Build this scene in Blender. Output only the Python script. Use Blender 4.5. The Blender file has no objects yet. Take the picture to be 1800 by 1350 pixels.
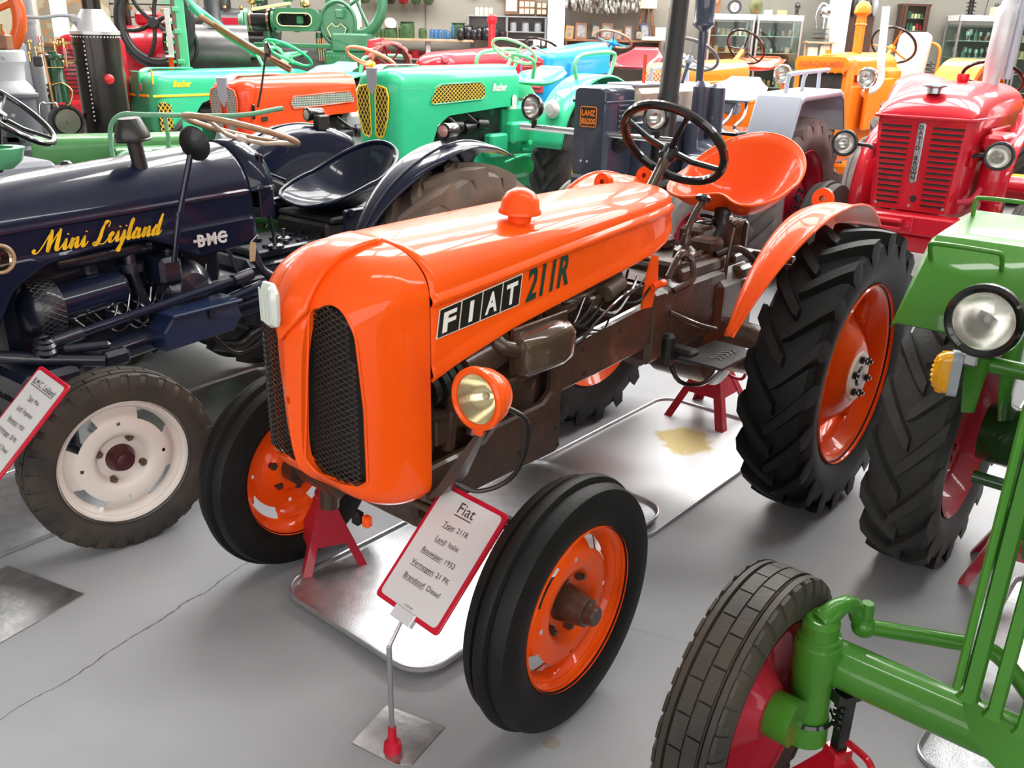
import bpy, bmesh, math, random
import numpy as np
from mathutils import Vector, Matrix
random.seed(7); RNG = np.random.default_rng(7)
SC = bpy.context.scene; COL = SC.collection
PI = math.pi; R_ = math.radians

# ---------------------------------------------------------------- camera
cam = bpy.data.cameras.new('camera'); camo = bpy.data.objects.new('camera', cam); COL.objects.link(camo)
cam.sensor_fit = 'HORIZONTAL'; cam.sensor_width = 36.0; cam.lens = 1550.0 / 1800.0 * 36.0
cam.clip_start = 0.05; cam.clip_end = 200
_p, _r = R_(21.31), R_(1.295)
_fw = Vector((0, math.cos(_p), -math.sin(_p))); _up = Vector((0, math.sin(_p), math.cos(_p))); _rt = Vector((1, 0, 0))
_R = _rt * math.cos(_r) + _up * math.sin(_r); _U = -_rt * math.sin(_r) + _up * math.cos(_r)
camo.matrix_world = Matrix(((_R.x, _U.x, -_fw.x, 0), (_R.y, _U.y, -_fw.y, 0), (_R.z, _U.z, -_fw.z, 1.57), (0, 0, 0, 1)))
SC.camera = camo

# ---------------------------------------------------------------- view, world, light
SC.view_settings.view_transform = 'Standard'; SC.view_settings.look = 'None'
SC.view_settings.gamma = 1.0; SC.view_settings.use_curve_mapping = False
SC.view_settings.exposure = 0.36
world = bpy.data.worlds.new('world'); SC.world = world; world.use_nodes = True
world.node_tree.nodes['Background'].inputs[0].default_value = (0.75, 0.82, 0.9, 1)
world.node_tree.nodes['Background'].inputs[1].default_value = 1.0
SKY_STRENGTH = 14.0      # emission of the translucent roof lights
WIN_STRENGTH = 12.0      # daylight in the high windows of the back wall
FRONT_STRENGTH = 2.8    # glow of the fill panels added behind the camera, out of view

def area(name, loc, rot, sx, sy, power, col=(1, 1, 1)):
    l = bpy.data.lights.new(name, 'AREA'); l.shape = 'RECTANGLE'; l.size = sx; l.size_y = sy; l.energy = power; l.color = col
    o = bpy.data.objects.new(name, l); COL.objects.link(o); o.location = loc; o.rotation_euler = rot
    return o

# ---------------------------------------------------------------- materials
MATS = {}
def _mat(name):
    m = bpy.data.materials.new(name); m.use_nodes = True
    return m, m.node_tree, m.node_tree.nodes['Principled BSDF']
def _noise(nt, scale, detail=4, coord='Object'):
    tc = nt.nodes.new('ShaderNodeTexCoord'); n = nt.nodes.new('ShaderNodeTexNoise')
    n.inputs['Scale'].default_value = scale; n.inputs['Detail'].default_value = detail
    nt.links.new(tc.outputs[coord], n.inputs['Vector'])
    return n
def _ramp(nt, src, a, b, lo=0.35, hi=0.65):
    r = nt.nodes.new('ShaderNodeValToRGB'); r.color_ramp.elements[0].position = lo; r.color_ramp.elements[1].position = hi
    r.color_ramp.elements[0].color = (*a, 1); r.color_ramp.elements[1].color = (*b, 1)
    nt.links.new(src, r.inputs[0]); return r
def mat(name, col, rough=0.4, metal=0.0, coat=0.0, var=0.0, scale=8.0, bump=0.0, bscale=60.0, spec=0.5, col2=None, lo=.35, hi=.65):
    """one principled material with noise colour variation and fine noise relief"""
    if name in MATS: return MATS[name]
    m, nt, b = _mat(name)
    b.inputs['Base Color'].default_value = (*col, 1); b.inputs['Roughness'].default_value = rough
    b.inputs['Metallic'].default_value = metal; b.inputs['Coat Weight'].default_value = coat; b.inputs['Coat Roughness'].default_value = 0.05
    b.inputs['Specular IOR Level'].default_value = spec
    if var > 0 or col2:
        n = _noise(nt, scale)
        c2 = col2 or tuple(max(0, c * (1 - var)) for c in col)
        r = _ramp(nt, n.outputs['Fac'], c2, col, lo, hi); nt.links.new(r.outputs[0], b.inputs['Base Color'])
    if bump > 0:
        n2 = _noise(nt, bscale, 3); bp = nt.nodes.new('ShaderNodeBump'); bp.inputs['Strength'].default_value = bump; bp.inputs['Distance'].default_value = 0.004
        nt.links.new(n2.outputs['Fac'], bp.inputs['Height']); nt.links.new(bp.outputs[0], b.inputs['Normal'])
    MATS[name] = m; return m
def paint(name, col, rough=0.28, coat=0.7): return mat(name, col, rough + .12, 0, coat, 0.08, 3.0, 0.05, 25.0, 0.22)
def glass(name, tint=(1, 1, 1), rough=0.02, alpha=None):
    if name in MATS: return MATS[name]
    m, nt, b = _mat(name); b.inputs['Base Color'].default_value = (*tint, 1); b.inputs['Roughness'].default_value = rough
    b.inputs['Transmission Weight'].default_value = 1.0; b.inputs['IOR'].default_value = 1.3
    MATS[name] = m; return m
def pane(name, tint=(0.8, 0.92, 0.88), fac=0.12):
    """thin flat pane: mostly clear with a glossy film"""
    if name in MATS: return MATS[name]
    m, nt, b = _mat(name); out = nt.nodes['Material Output']
    t = nt.nodes.new('ShaderNodeBsdfTransparent'); t.inputs[0].default_value = (*tint, 1)
    g = nt.nodes.new('ShaderNodeBsdfGlossy'); g.inputs['Roughness'].default_value = 0.03
    mx = nt.nodes.new('ShaderNodeMixShader'); mx.inputs[0].default_value = fac
    nt.links.new(t.outputs[0], mx.inputs[1]); nt.links.new(g.outputs[0], mx.inputs[2]); nt.links.new(mx.outputs[0], out.inputs[0])
    MATS[name] = m; return m
def emit(name, col, s):
    m, nt, b = _mat(name); b.inputs['Base Color'].default_value = (0, 0, 0, 1)
    b.inputs['Emission Color'].default_value = (*col, 1); b.inputs['Emission Strength'].default_value = s
    MATS[name] = m; return m

M_orange = mat('orange_paint', (0.94, 0.098, 0.006), .35, 0, .45, 0.06, 3.0, 0.05, 25.0, 0.10)
M_green = mat('green_paint', (0.060, 0.230, 0.024), .36, 0, .5, 0.08, 3.0, 0.05, 25.0, 0.2)
M_teal = paint('teal_paint', (0.03, 0.50, 0.24), 0.32, 0.5)
M_olive = paint('olive_green_paint', (0.10, 0.30, 0.10), 0.35, 0.4)
M_sage = paint('sage_green_paint', (0.18, 0.40, 0.24), 0.4, 0.3)
M_navy = mat('navy_paint', (0.007, 0.011, 0.030), .3, 0, .55, 0.08, 3.0, 0.05, 25.0, 0.15)
M_navycast = mat('navy_casting', (0.009, 0.012, 0.024), 0.35, 0, 0.5, 0.3, 20, 0.3, 90)
M_red = paint('red_paint', (0.55, 0.008, 0.022))
M_redrim = paint('dark_red_paint', (0.38, 0.012, 0.03), 0.35, 0.4)
M_orange2 = paint('amber_paint', (0.92, 0.22, 0.012), 0.3, 0.5)
M_vermil = mat('vermilion_paint', (0.86, 0.090, 0.010), .38, 0, .30, 0.06, 3.0, 0.05, 25.0, 0.12)
M_redor = paint('red_orange_paint', (0.86, 0.060, 0.010), 0.25, 0.7)
M_blue = paint('sky_blue_paint', (0.015, 0.33, 0.72), 0.3, 0.5)
M_grey = paint('blue_grey_paint', (0.045, 0.055, 0.085), 0.2, 0.8)
M_ltgrey = paint('silver_grey_paint', (0.42, 0.45, 0.52), 0.3, 0.6)
M_steelgrey = paint('machine_grey_paint', (0.33, 0.34, 0.37), 0.4, 0.3)
M_white = paint('cream_white_paint', (0.74, 0.68, 0.62), 0.35, 0.3)
M_yellow = paint('yellow_paint', (0.85, 0.60, 0.03), 0.35, 0.4)
M_black = paint('black_enamel', (0.008, 0.008, 0.008), 0.22, 0.8)
M_blackcast = mat('black_casting', (0.012, 0.011, 0.011), 0.45, 0, 0.2, 0.3, 15, 0.2, 80)
M_brown = mat('brown_cast_iron_paint', (0.070, 0.036, 0.023), 0.34, 0, 0.35, 0.35, 14, 0.35, 70, 0.35)
M_rubber = mat('black_rubber', (0.0075, 0.0075, 0.007), 0.55, 0, 0, 0.35, 9, 0.25, 120, 0.25)
M_rubberold = mat('dusty_brown_rubber', (0.034, 0.031, 0.028), 0.6, 0, 0, 0, 7, 0.3, 90, 0.3, (0.062, 0.050, 0.038))
M_rubbergrey = mat('dusty_grey_rubber', (0.030, 0.029, 0.028), 0.6, 0, 0, 0, 6, 0.3, 90, 0.3, (0.058, 0.055, 0.052))
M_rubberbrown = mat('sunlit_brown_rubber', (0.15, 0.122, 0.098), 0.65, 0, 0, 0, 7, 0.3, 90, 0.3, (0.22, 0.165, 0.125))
M_rubberpale = mat('pale_worn_rubber', (0.19, 0.165, 0.155), 0.7, 0, 0, 0, 7, 0.3, 90, 0.3, (0.12, 0.10, 0.095))
M_chrome = mat('chrome', (0.8, 0.8, 0.82), 0.12, 1)
M_steel = mat('brushed_steel', (0.55, 0.56, 0.58), 0.35, 1, 0, 0.15, 30)
M_galv = mat('galvanised_tray_steel', (0.58, 0.59, 0.61), 0.30, 0.85, 0, 0.18, 25, 0.15, 200)
M_alu = mat('aluminium_plate', (0.50, 0.50, 0.50), 0.32, 0.9, 0, 0.35, 14, 0.2, 60)
M_wood = mat('brown_wood', (0.26, 0.11, 0.045), 0.5, 0, 0.1, 0.4, 10)
M_palewood = mat('pale_wood', (0.52, 0.34, 0.20), 0.55, 0, 0, 0.25, 12)
M_tan = mat('tan_enamel', (0.42, 0.25, 0.14), 0.32, 0, 0.4, 0.2, 12)
M_beige = mat('beige_plastic', (0.62, 0.50, 0.38), 0.4, 0, 0.3, 0.15, 8)
M_brass = mat('brass', (0.80, 0.55, 0.22), 0.22, 1, 0, 0.1, 20)
M_copper = mat('copper', (0.80, 0.38, 0.22), 0.22, 1, 0, 0.1, 20)
M_paper = mat('white_card', (0.66, 0.64, 0.64), 0.45, 0, 0.3)
M_signred = paint('sign_red_plastic', (0.55, 0.008, 0.03), 0.3, 0.3)
M_ink = mat('dark_print', (0.05, 0.03, 0.025), 0.6)
M_badge = mat('badge_black', (0.012, 0.011, 0.009), 0.35, 0, 0.4)
M_badgew = mat('badge_cream', (0.82, 0.78, 0.66), 0.4)
M_dkgreen = mat('dark_green_print', (0.008, 0.055, 0.035), 0.35)
M_gold = mat('golden_yellow_print', (0.85, 0.50, 0.02), 0.35)
M_lens = glass('lamp_glass', (1, 1, 1), 0.05)
M_lensy = glass('aged_lamp_glass', (1, 0.93, 0.72), 0.06)
M_amber = mat('amber_plastic', (0.9, 0.42, 0.01), 0.2, 0, 0.5)
M_refl = mat('lamp_reflector', (0.75, 0.74, 0.70), 0.22, 1)
M_mesh = mat('dark_grille_wire', (0.055, 0.045, 0.038), 0.4, 0.5)
M_meshy = mat('yellow_grille_wire', (0.80, 0.55, 0.04), 0.4)
M_meshw = mat('pale_grille_wire', (0.55, 0.56, 0.50), 0.4, 0.3)
M_core = mat('dark_radiator_core', (0.016, 0.014, 0.013), 0.6)
M_wall = mat('warm_grey_wall', (0.36, 0.34, 0.29), 0.7, 0, 0, 0.08, 1.5)
M_col = mat('white_column_paint', (0.80, 0.79, 0.75), 0.5)
M_shelf = mat('grey_shelf', (0.22, 0.23, 0.23), 0.5)
M_enamel = mat('green_enamel', (0.06, 0.13, 0.05), 0.25, 0, 0.5, 0.3, 20)

# ---------------------------------------------------------------- mesh builder
def nrm(v): v = np.asarray(v, float); return v / (np.linalg.norm(v) + 1e-12)
def basis(d):
    d = nrm(d); a = np.array([0, 0, 1.]) if abs(d[2]) < .9 else np.array([1., 0, 0])
    x = nrm(np.cross(a, d)); y = np.cross(d, x); return x, y, d
class MB:
    def __init__(s): s.V = []; s.F = []
    def add(s, V, F, M=None):
        n = len(s.V); V = np.asarray(V, float)
        if M is not None: V = V @ np.array(M)[:3, :3].T + np.array(M)[:3, 3]
        s.V += [tuple(v) for v in V]; s.F += [tuple(n + i for i in f) for f in F]; return s
    def merge(s, o, M=None): return s.add(o.V, o.F, M)
    def box(s, c, d, bev=0.0, M=None, rz=0.0):
        c = np.asarray(c, float); h = np.asarray(d, float) / 2; bev = min(bev, h.min() * .9)
        V = []; F = []
        if bev <= 0:
            for sx in (-1, 1):
                for sy in (-1, 1):
                    for sz in (-1, 1): V.append((sx * h[0], sy * h[1], sz * h[2]))
            F = [(0, 1, 3, 2), (4, 6, 7, 5), (0, 4, 5, 1), (2, 3, 7, 6), (0, 2, 6, 4), (1, 5, 7, 3)]
        else:
            idx = {}
            for sx in (-1, 1):
                for sy in (-1, 1):
                    for sz in (-1, 1):
                        for a in range(3):
                            p = np.array([sx, sy, sz]) * h
                            for b in range(3):
                                if b != a: p[b] -= np.sign(p[b]) * bev
                            idx[sx, sy, sz, a] = len(V); V.append(p)
            for a in range(3):
                b, c2 = (a + 1) % 3, (a + 2) % 3
                for sa in (-1, 1):
                    q = []
                    for sb, sc in ((-1, -1), (1, -1), (1, 1), (-1, 1)):
                        k = [0, 0, 0]; k[a] = sa; k[b] = sb; k[c2] = sc; q.append(idx[(*k, a)])
                    F.append(tuple(q if sa > 0 else q[::-1]))
                for sb in (-1, 1):           # edges along a
                    for sc in (-1, 1):
                        def k(x, ax):
                            kk = [0, 0, 0]; kk[a] = x; kk[b] = sb; kk[c2] = sc; return idx[(*kk, ax)]
                        q = [k(-1, b), k(1, b), k(1, c2), k(-1, c2)]
                        F.append(tuple(q if sb * sc < 0 else q[::-1]))
            for sx in (-1, 1):
                for sy in (-1, 1):
                    for sz in (-1, 1):
                        q = [idx[sx, sy, sz, 0], idx[sx, sy, sz, 1], idx[sx, sy, sz, 2]]
                        F.append(tuple(q if sx * sy * sz > 0 else q[::-1]))
        V = np.array(V)
        if rz: V = V @ np.array([[math.cos(rz), math.sin(rz), 0], [-math.sin(rz), math.cos(rz), 0], [0, 0, 1]])
        return s.add(V + c, F, M)
    def loft(s, rings, closed=True, cap0=False, cap1=False, loop=False, M=None):
        rings = [np.asarray(r, float) for r in rings]; n = len(rings[0]); m = len(rings); V = np.concatenate(rings); F = []
        for i in range(m if loop else m - 1):
            i2 = (i + 1) % m
            for j in range(n if closed else n - 1):
                j2 = (j + 1) % n; F.append((i * n + j, i * n + j2, i2 * n + j2, i2 * n + j))
        if cap0: F.append(tuple(range(n))[::-1])
        if cap1: F.append(tuple((m - 1) * n + j for j in range(n)))
        return s.add(V, F, M)
    def tube(s, path, r, n=10, caps=True, flat=None, loop=False, M=None):
        P = [np.asarray(p, float) for p in path]; m = len(P); rr = r if hasattr(r, '__len__') else [r] * m
        T = []
        for i in range(m):
            if loop: t = P[(i + 1) % m] - P[i - 1]
            else: t = P[min(i + 1, m - 1)] - P[max(i - 1, 0)]
            T.append(nrm(t))
        x, y, _ = basis(T[0]); rings = []
        for i in range(m):
            x = nrm(x - T[i] * (x @ T[i])); y = np.cross(T[i], x)
            fx, fy = flat if flat else (1, 1)
            rings.append([P[i] + rr[i] * (fx * math.cos(a) * x + fy * math.sin(a) * y) for a in np.linspace(0, 2 * PI, n, endpoint=False)])
        return s.loft(rings, True, caps and not loop, caps and not loop, loop, M)
    def cyl(s, p0, p1, r, n=16, r1=None, M=None): return s.tube([p0, p1], [r, r if r1 is None else r1], n, True, M=M)
    def lathe(s, prof, o=(0, 0, 0), d=(0, 0, 1), n=32, a0=0, a1=2 * PI, M=None, x=None):
        """prof: (radius, distance along d)"""
        X, Y, D = basis(d); o = np.asarray(o, float)
        if x is not None: X = nrm(x); Y = np.cross(D, X)
        full = abs(a1 - a0 - 2 * PI) < 1e-6
        A = np.linspace(a0, a1, n, endpoint=not full)
        rings = [[o + D * h + max(r, 1e-5) * (math.cos(a) * X + math.sin(a) * Y) for r, h in prof] for a in A]
        return s.loft(rings, False, loop=full, M=M)
    def prism(s, poly, t0, t1, o=(0, 0, 0), x=(1, 0, 0), y=(0, 0, 1), n=None, M=None, bev=0.0):
        """polygon in the plane (x, y) at o, extruded from t0 to t1 along n"""
        x = np.asarray(x, float); y = np.asarray(y, float); n = np.cross(x, y) if n is None else np.asarray(n, float); o = np.asarray(o, float)
        p = np.asarray(poly, float); k = len(p)
        def ring(q, t): return [o + x * a + y * b + n * t for a, b in q]
        if bev > 0:
            ar = 0.5 * np.sum(p[:, 0] * np.roll(p[:, 1], -1) - np.roll(p[:, 0], -1) * p[:, 1]); sg = 1 if ar > 0 else -1
            q = []
            for i in range(k):
                e1 = nrm(p[i] - p[i - 1]); e2 = nrm(p[(i + 1) % k] - p[i])
                n1 = np.array([-e1[1], e1[0]]) * sg; n2 = np.array([-e2[1], e2[0]]) * sg
                b = nrm(n1 + n2); q.append(p[i] + b * bev / max(.35, b @ n1))
            sgn = 1 if t1 > t0 else -1
            rings = [ring(q, t0), ring(p, t0 + sgn * bev), ring(p, t1 - sgn * bev), ring(q, t1)]
        else: rings = [ring(p, t0), ring(p, t1)]
        return s.loft(rings, True, True, True, M=M)
    def ball(s, c, r, n=16, m=10, sc=(1, 1, 1), M=None):
        c = np.asarray(c, float); sc = np.asarray(sc, float)
        rings = [[c + sc * r * np.array([math.sin(t) * math.cos(a), math.sin(t) * math.sin(a), math.cos(t)]) for a in np.linspace(0, 2 * PI, n, endpoint=False)] for t in np.linspace(1e-3, PI - 1e-3, m)]
        return s.loft(rings, True, M=M)
    def build(s, name, m, parent=None, sharp=35, loc=None, rot=None, thick=0.0, off=-1, flat=False):
        me = bpy.data.meshes.new(name); me.from_pydata(s.V, [], s.F)
        bm = bmesh.new(); bm.from_mesh(me); bmesh.ops.remove_doubles(bm, verts=bm.verts, dist=1e-5)
        bmesh.ops.recalc_face_normals(bm, faces=bm.faces); bm.to_mesh(me); bm.free()
        if not flat:
            me.polygons.foreach_set('use_smooth', [True] * len(me.polygons)); me.set_sharp_from_angle(angle=R_(sharp))
        if m is not None: me.materials.append(m)
        o = bpy.data.objects.new(name, me); COL.objects.link(o)
        if parent is not None: o.parent = parent
        if loc is not None: o.location = loc
        if rot is not None: o.rotation_euler = rot
        if thick > 0:
            md = o.modifiers.new('solid', 'SOLIDIFY'); md.thickness = thick; md.offset = off
        return o
def realise(o):
    """apply an object's modifiers"""
    dg = bpy.context.evaluated_depsgraph_get(); dg.update()
    me = bpy.data.meshes.new_from_object(o.evaluated_get(dg)); o.modifiers.clear(); o.data = me; return o
def thing(name, label, cat, loc=(0, 0, 0), deg=0.0, group=None):
    o = bpy.data.objects.new(name, None); COL.objects.link(o); o.location = loc; o.rotation_euler = (0, 0, R_(deg)); o.empty_display_size = .1
    return tag(o, label, cat, group)
def tag(o, label, cat=None, group=None, kind=None):
    if label: o['label'] = label
    if cat: o['category'] = cat
    if group: o['group'] = group
    if kind: o['kind'] = kind
    return o
def dup(root, loc=None, rotz=None, label=None, group=None):
    def cp(o, par):
        c = o.copy(); COL.objects.link(c)
        if par is not None: c.parent = par
        for ch in o.children: cp(ch, c)
        return c
    r = cp(root, None)
    if loc is not None: r.location = loc
    if rotz is not None: r.rotation_euler = (0, 0, rotz)
    if label: r['label'] = label
    if group: r['group'] = group
    return r
_TXT = {}
def text(st, size=1.0, shear=0.0, bold=0.0, align='LEFT', sx=1.0):
    """flat lettering as (V 2d, F); built-in font"""
    key = (st, size, shear, bold, align, sx)
    if key in _TXT: return _TXT[key]
    cu = bpy.data.curves.new('lettering', 'FONT'); cu.body = st; cu.size = size; cu.shear = shear; cu.align_x = align; cu.offset = bold; cu.resolution_u = 3
    o = bpy.data.objects.new('lettering', cu); COL.objects.link(o); dg = bpy.context.evaluated_depsgraph_get(); dg.update()
    me = bpy.data.meshes.new_from_object(o.evaluated_get(dg)); V = np.array([v.co[:2] for v in me.vertices]) if len(me.vertices) else np.zeros((0, 2)); F = [tuple(p.vertices) for p in me.polygons]
    bpy.data.objects.remove(o); bpy.data.curves.remove(cu); bpy.data.meshes.remove(me)
    V = V * np.array([sx, 1.0]) if len(V) else V
    _TXT[key] = (V, F); return V, F
def decal(name, st, size, o, x, y, m, parent, lift=0.0012, **k):
    """lettering on a plane"""
    V, F = text(st, size, **k); x = np.asarray(x, float); y = np.asarray(y, float); n = nrm(np.cross(x, y)); o = np.asarray(o, float)
    mb = MB(); mb.add([o + x * a + y * b + n * lift for a, b in V], F); return mb.build(name, m, parent, flat=True)
def arc(c, r, a0, a1, n, ex=(1, 0, 0), ey=(0, 0, 1)):
    c = np.asarray(c, float); ex = np.asarray(ex, float); ey = np.asarray(ey, float)
    return [c + r * (math.cos(a) * ex + math.sin(a) * ey) for a in np.linspace(a0, a1, n)]
def smooth(P, k=6):
    """catmull-rom through points"""
    P = [np.asarray(p, float) for p in P]; Q = [2 * P[0] - P[1]] + P + [2 * P[-1] - P[-2]]; out = []
    for i in range(1, len(Q) - 2):
        for t in np.linspace(0, 1, k, endpoint=False):
            a, b, c, d = Q[i - 1], Q[i], Q[i + 1], Q[i + 2]
            out.append(.5 * ((2 * b) + (c - a) * t + (2 * a - 5 * b + 4 * c - d) * t * t + (3 * b - a - 3 * c + d) * t ** 3))
    return out + [P[-1]]
def rrect(w, h, r, n=5, cx=0, cy=0):
    out = []
    for sx, sy, a in ((1, 1, 0), (-1, 1, PI / 2), (-1, -1, PI), (1, -1, 1.5 * PI)):
        for t in np.linspace(0, PI / 2, n): out.append((cx + sx * (w / 2 - r) + r * math.cos(a + t), cy + sy * (h / 2 - r) + r * math.sin(a + t)))
    return out

# ---------------------------------------------------------------- shared builders: wheels, lamps, steering wheels
def tyre_mb(R, W, rr, style, nl=20, s=1):
    mb = MB(); h = W / 2
    if style == 'rib':
        pr = [(rr * .985, .80), (rr * 1.03, .88), (rr + (R - rr) * .30, 1.03), (rr + (R - rr) * .55, 1.05), (R * .935, .94), (R * .952, .80), (R * .958, .58), (R * .962, .50), (R * .940, .45), (R * .945, .30), (R * .992, .22), (R, .1)]
    elif style == 'lug':
        pr = [(rr * .985, .72), (rr * 1.02, .80), (rr + (R - rr) * .30, .99), (rr + (R - rr) * .50, 1.0), (R * .90, .93), (R * .928, .78), (R * .942, .4), (R * .945, .0)]
    else:
        pr = [(rr * .985, .78), (rr * 1.03, .86), (rr + (R - rr) * .30, 1.0), (rr + (R - rr) * .60, 1.04), (R * .91, 1.0), (R * .955, .88), (R * .965, .80), (R * .990, .78), (R * .995, .60), (R * .960, .57), (R * .960, .53), (R * .978, .52), (R * .980, .12), (R * .98, .02)]
    full = [(r, y * h) for r, y in pr] + [(r, -y * h) for r, y in pr[::-1]]
    mb.lathe(full, d=(0, 1, 0), n=96 if R > .25 else 64, x=(1, 0, 0))
    if style == 'lug':
        Rc = lambda y: R * (.945 - .03 * (abs(y) / h) ** 2.4)
        for sd in (-1, 1):
            for k in range(nl):
                a0 = 2 * PI * (k + (.5 if sd > 0 else 0)) / nl; rings = []
                for t in np.linspace(0, 1, 7):
                    y = sd * h * (-.10 + 1.08 * min(1, t * 1.0)); th = a0 + (.30 * t ** 1.15) * 20 / nl * .95; tw = (.30 + .12 * t) * 2 * PI / nl * .46
                    if t < .15: tw *= .8
                    r0 = Rc(y) - .008; r1 = R - .012 * t ** 3 * (R / .5)
                    if t == 1: pass
                    q = []
                    for (r, w) in ((r0, tw * 1.35), (r1, tw * .85), (r1, -tw * .85), (r0, -tw * 1.35)):
                        q.append((r * math.cos(th + w), y, r * math.sin(th + w)))
                    rings.append(q)
                th = a0 + .30 * 20 / nl * 1.0; tw = .40 * 2 * PI / nl * .46; y = sd * h * 1.0   # the bar runs down the shoulder
                q = []
                for (r, w) in ((R * .80, tw * 1.0), (R * .87, tw * .9), (R * .87, -tw * .9), (R * .80, -tw * 1.0)):
                    q.append((r * math.cos(th + w), y, r * math.sin(th + w)))
                rings.append(q); mb.loft(rings, True, True, True)
    if style == 'block':
        for sd in (-1, 1):
            for k in range(int(nl * .8)):
                n_ = int(nl * .8); a0 = 2 * PI * (k + (.5 if sd > 0 else 0)) / n_; w = PI / n_ * .94
                q = lambda r: [[(R * r * math.cos(a0 + e), y * sd * h, R * r * math.sin(a0 + e)) for e in (-w, -w / 3, w / 3, w)] for y in (.03, .47)]
                o_, i_ = q(1.0), q(.975); mb.loft([i_[0], o_[0], o_[1], i_[1]], False); mb.loft([[i_[0][0], i_[1][0]], [o_[0][0], o_[1][0]]], False); mb.loft([[i_[0][3], i_[1][3]], [o_[0][3], o_[1][3]]], False)
        for sd in (-1, 1):
            for k in range(nl):
                a0 = 2 * PI * (k + (.5 if sd > 0 else 0)) / nl; w = PI / nl * .62; rings = []
                for (y, r) in ((.80, .955), (.82, .995), (.93, .985), (1.07, .90), (1.05, .85)):
                    rings.append([((R * r) * math.cos(a0 + q), sd * h * y, (R * r) * math.sin(a0 + q)) for q in (-w, -w * .4, w * .4, w)])
                mb.loft(rings, False); mb.loft([[(p[0] * .94, p[1] * .97, p[2] * .94) for p in r2] if False else r2 for r2 in [[q[0] for q in rings], [(q[0][0] * .95, q[0][1], q[0][2] * .95) for q in rings]]], False)
                mb.loft([[q[-1] for q in rings], [(q[-1][0] * .95, q[-1][1], q[-1][2] * .95) for q in rings]], False)
    return mb
def disc_mb(prof, n=96, holes=()):
    """disc of revolution about y; prof (r, y); holes: (r0, r1, a_center, half_angle) cut out"""
    mb = MB(); rs = [p[0] for p in prof]; V = []; F = []
    for a in np.linspace(0, 2 * PI, n, endpoint=False):
        for r, y in prof: V.append((r * math.cos(a), y, r * math.sin(a)))
    m = len(prof)
    for i in range(n):
        am = 2 * PI * (i + .5) / n
        for j in range(m - 1):
            rm = (rs[j] + rs[j + 1]) / 2
            if any(r0 < rm < r1 and abs((am - ac + PI) % (2 * PI) - PI) < ha for r0, r1, ac, ha in holes): continue
            i2 = (i + 1) % n; F.append((i * m + j, i * m + j + 1, i2 * m + j + 1, i2 * m + j))
    return mb.add(V, F)
def nut_mb(x, y0, z, r, l, n=6):
    mb = MB(); mb.cyl((x, y0, z), (x, y0 + l, z), r, n); mb.cyl((x, y0 + l, z), (x, y0 + l * 1.5, z), r * .5, 8); return mb
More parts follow.
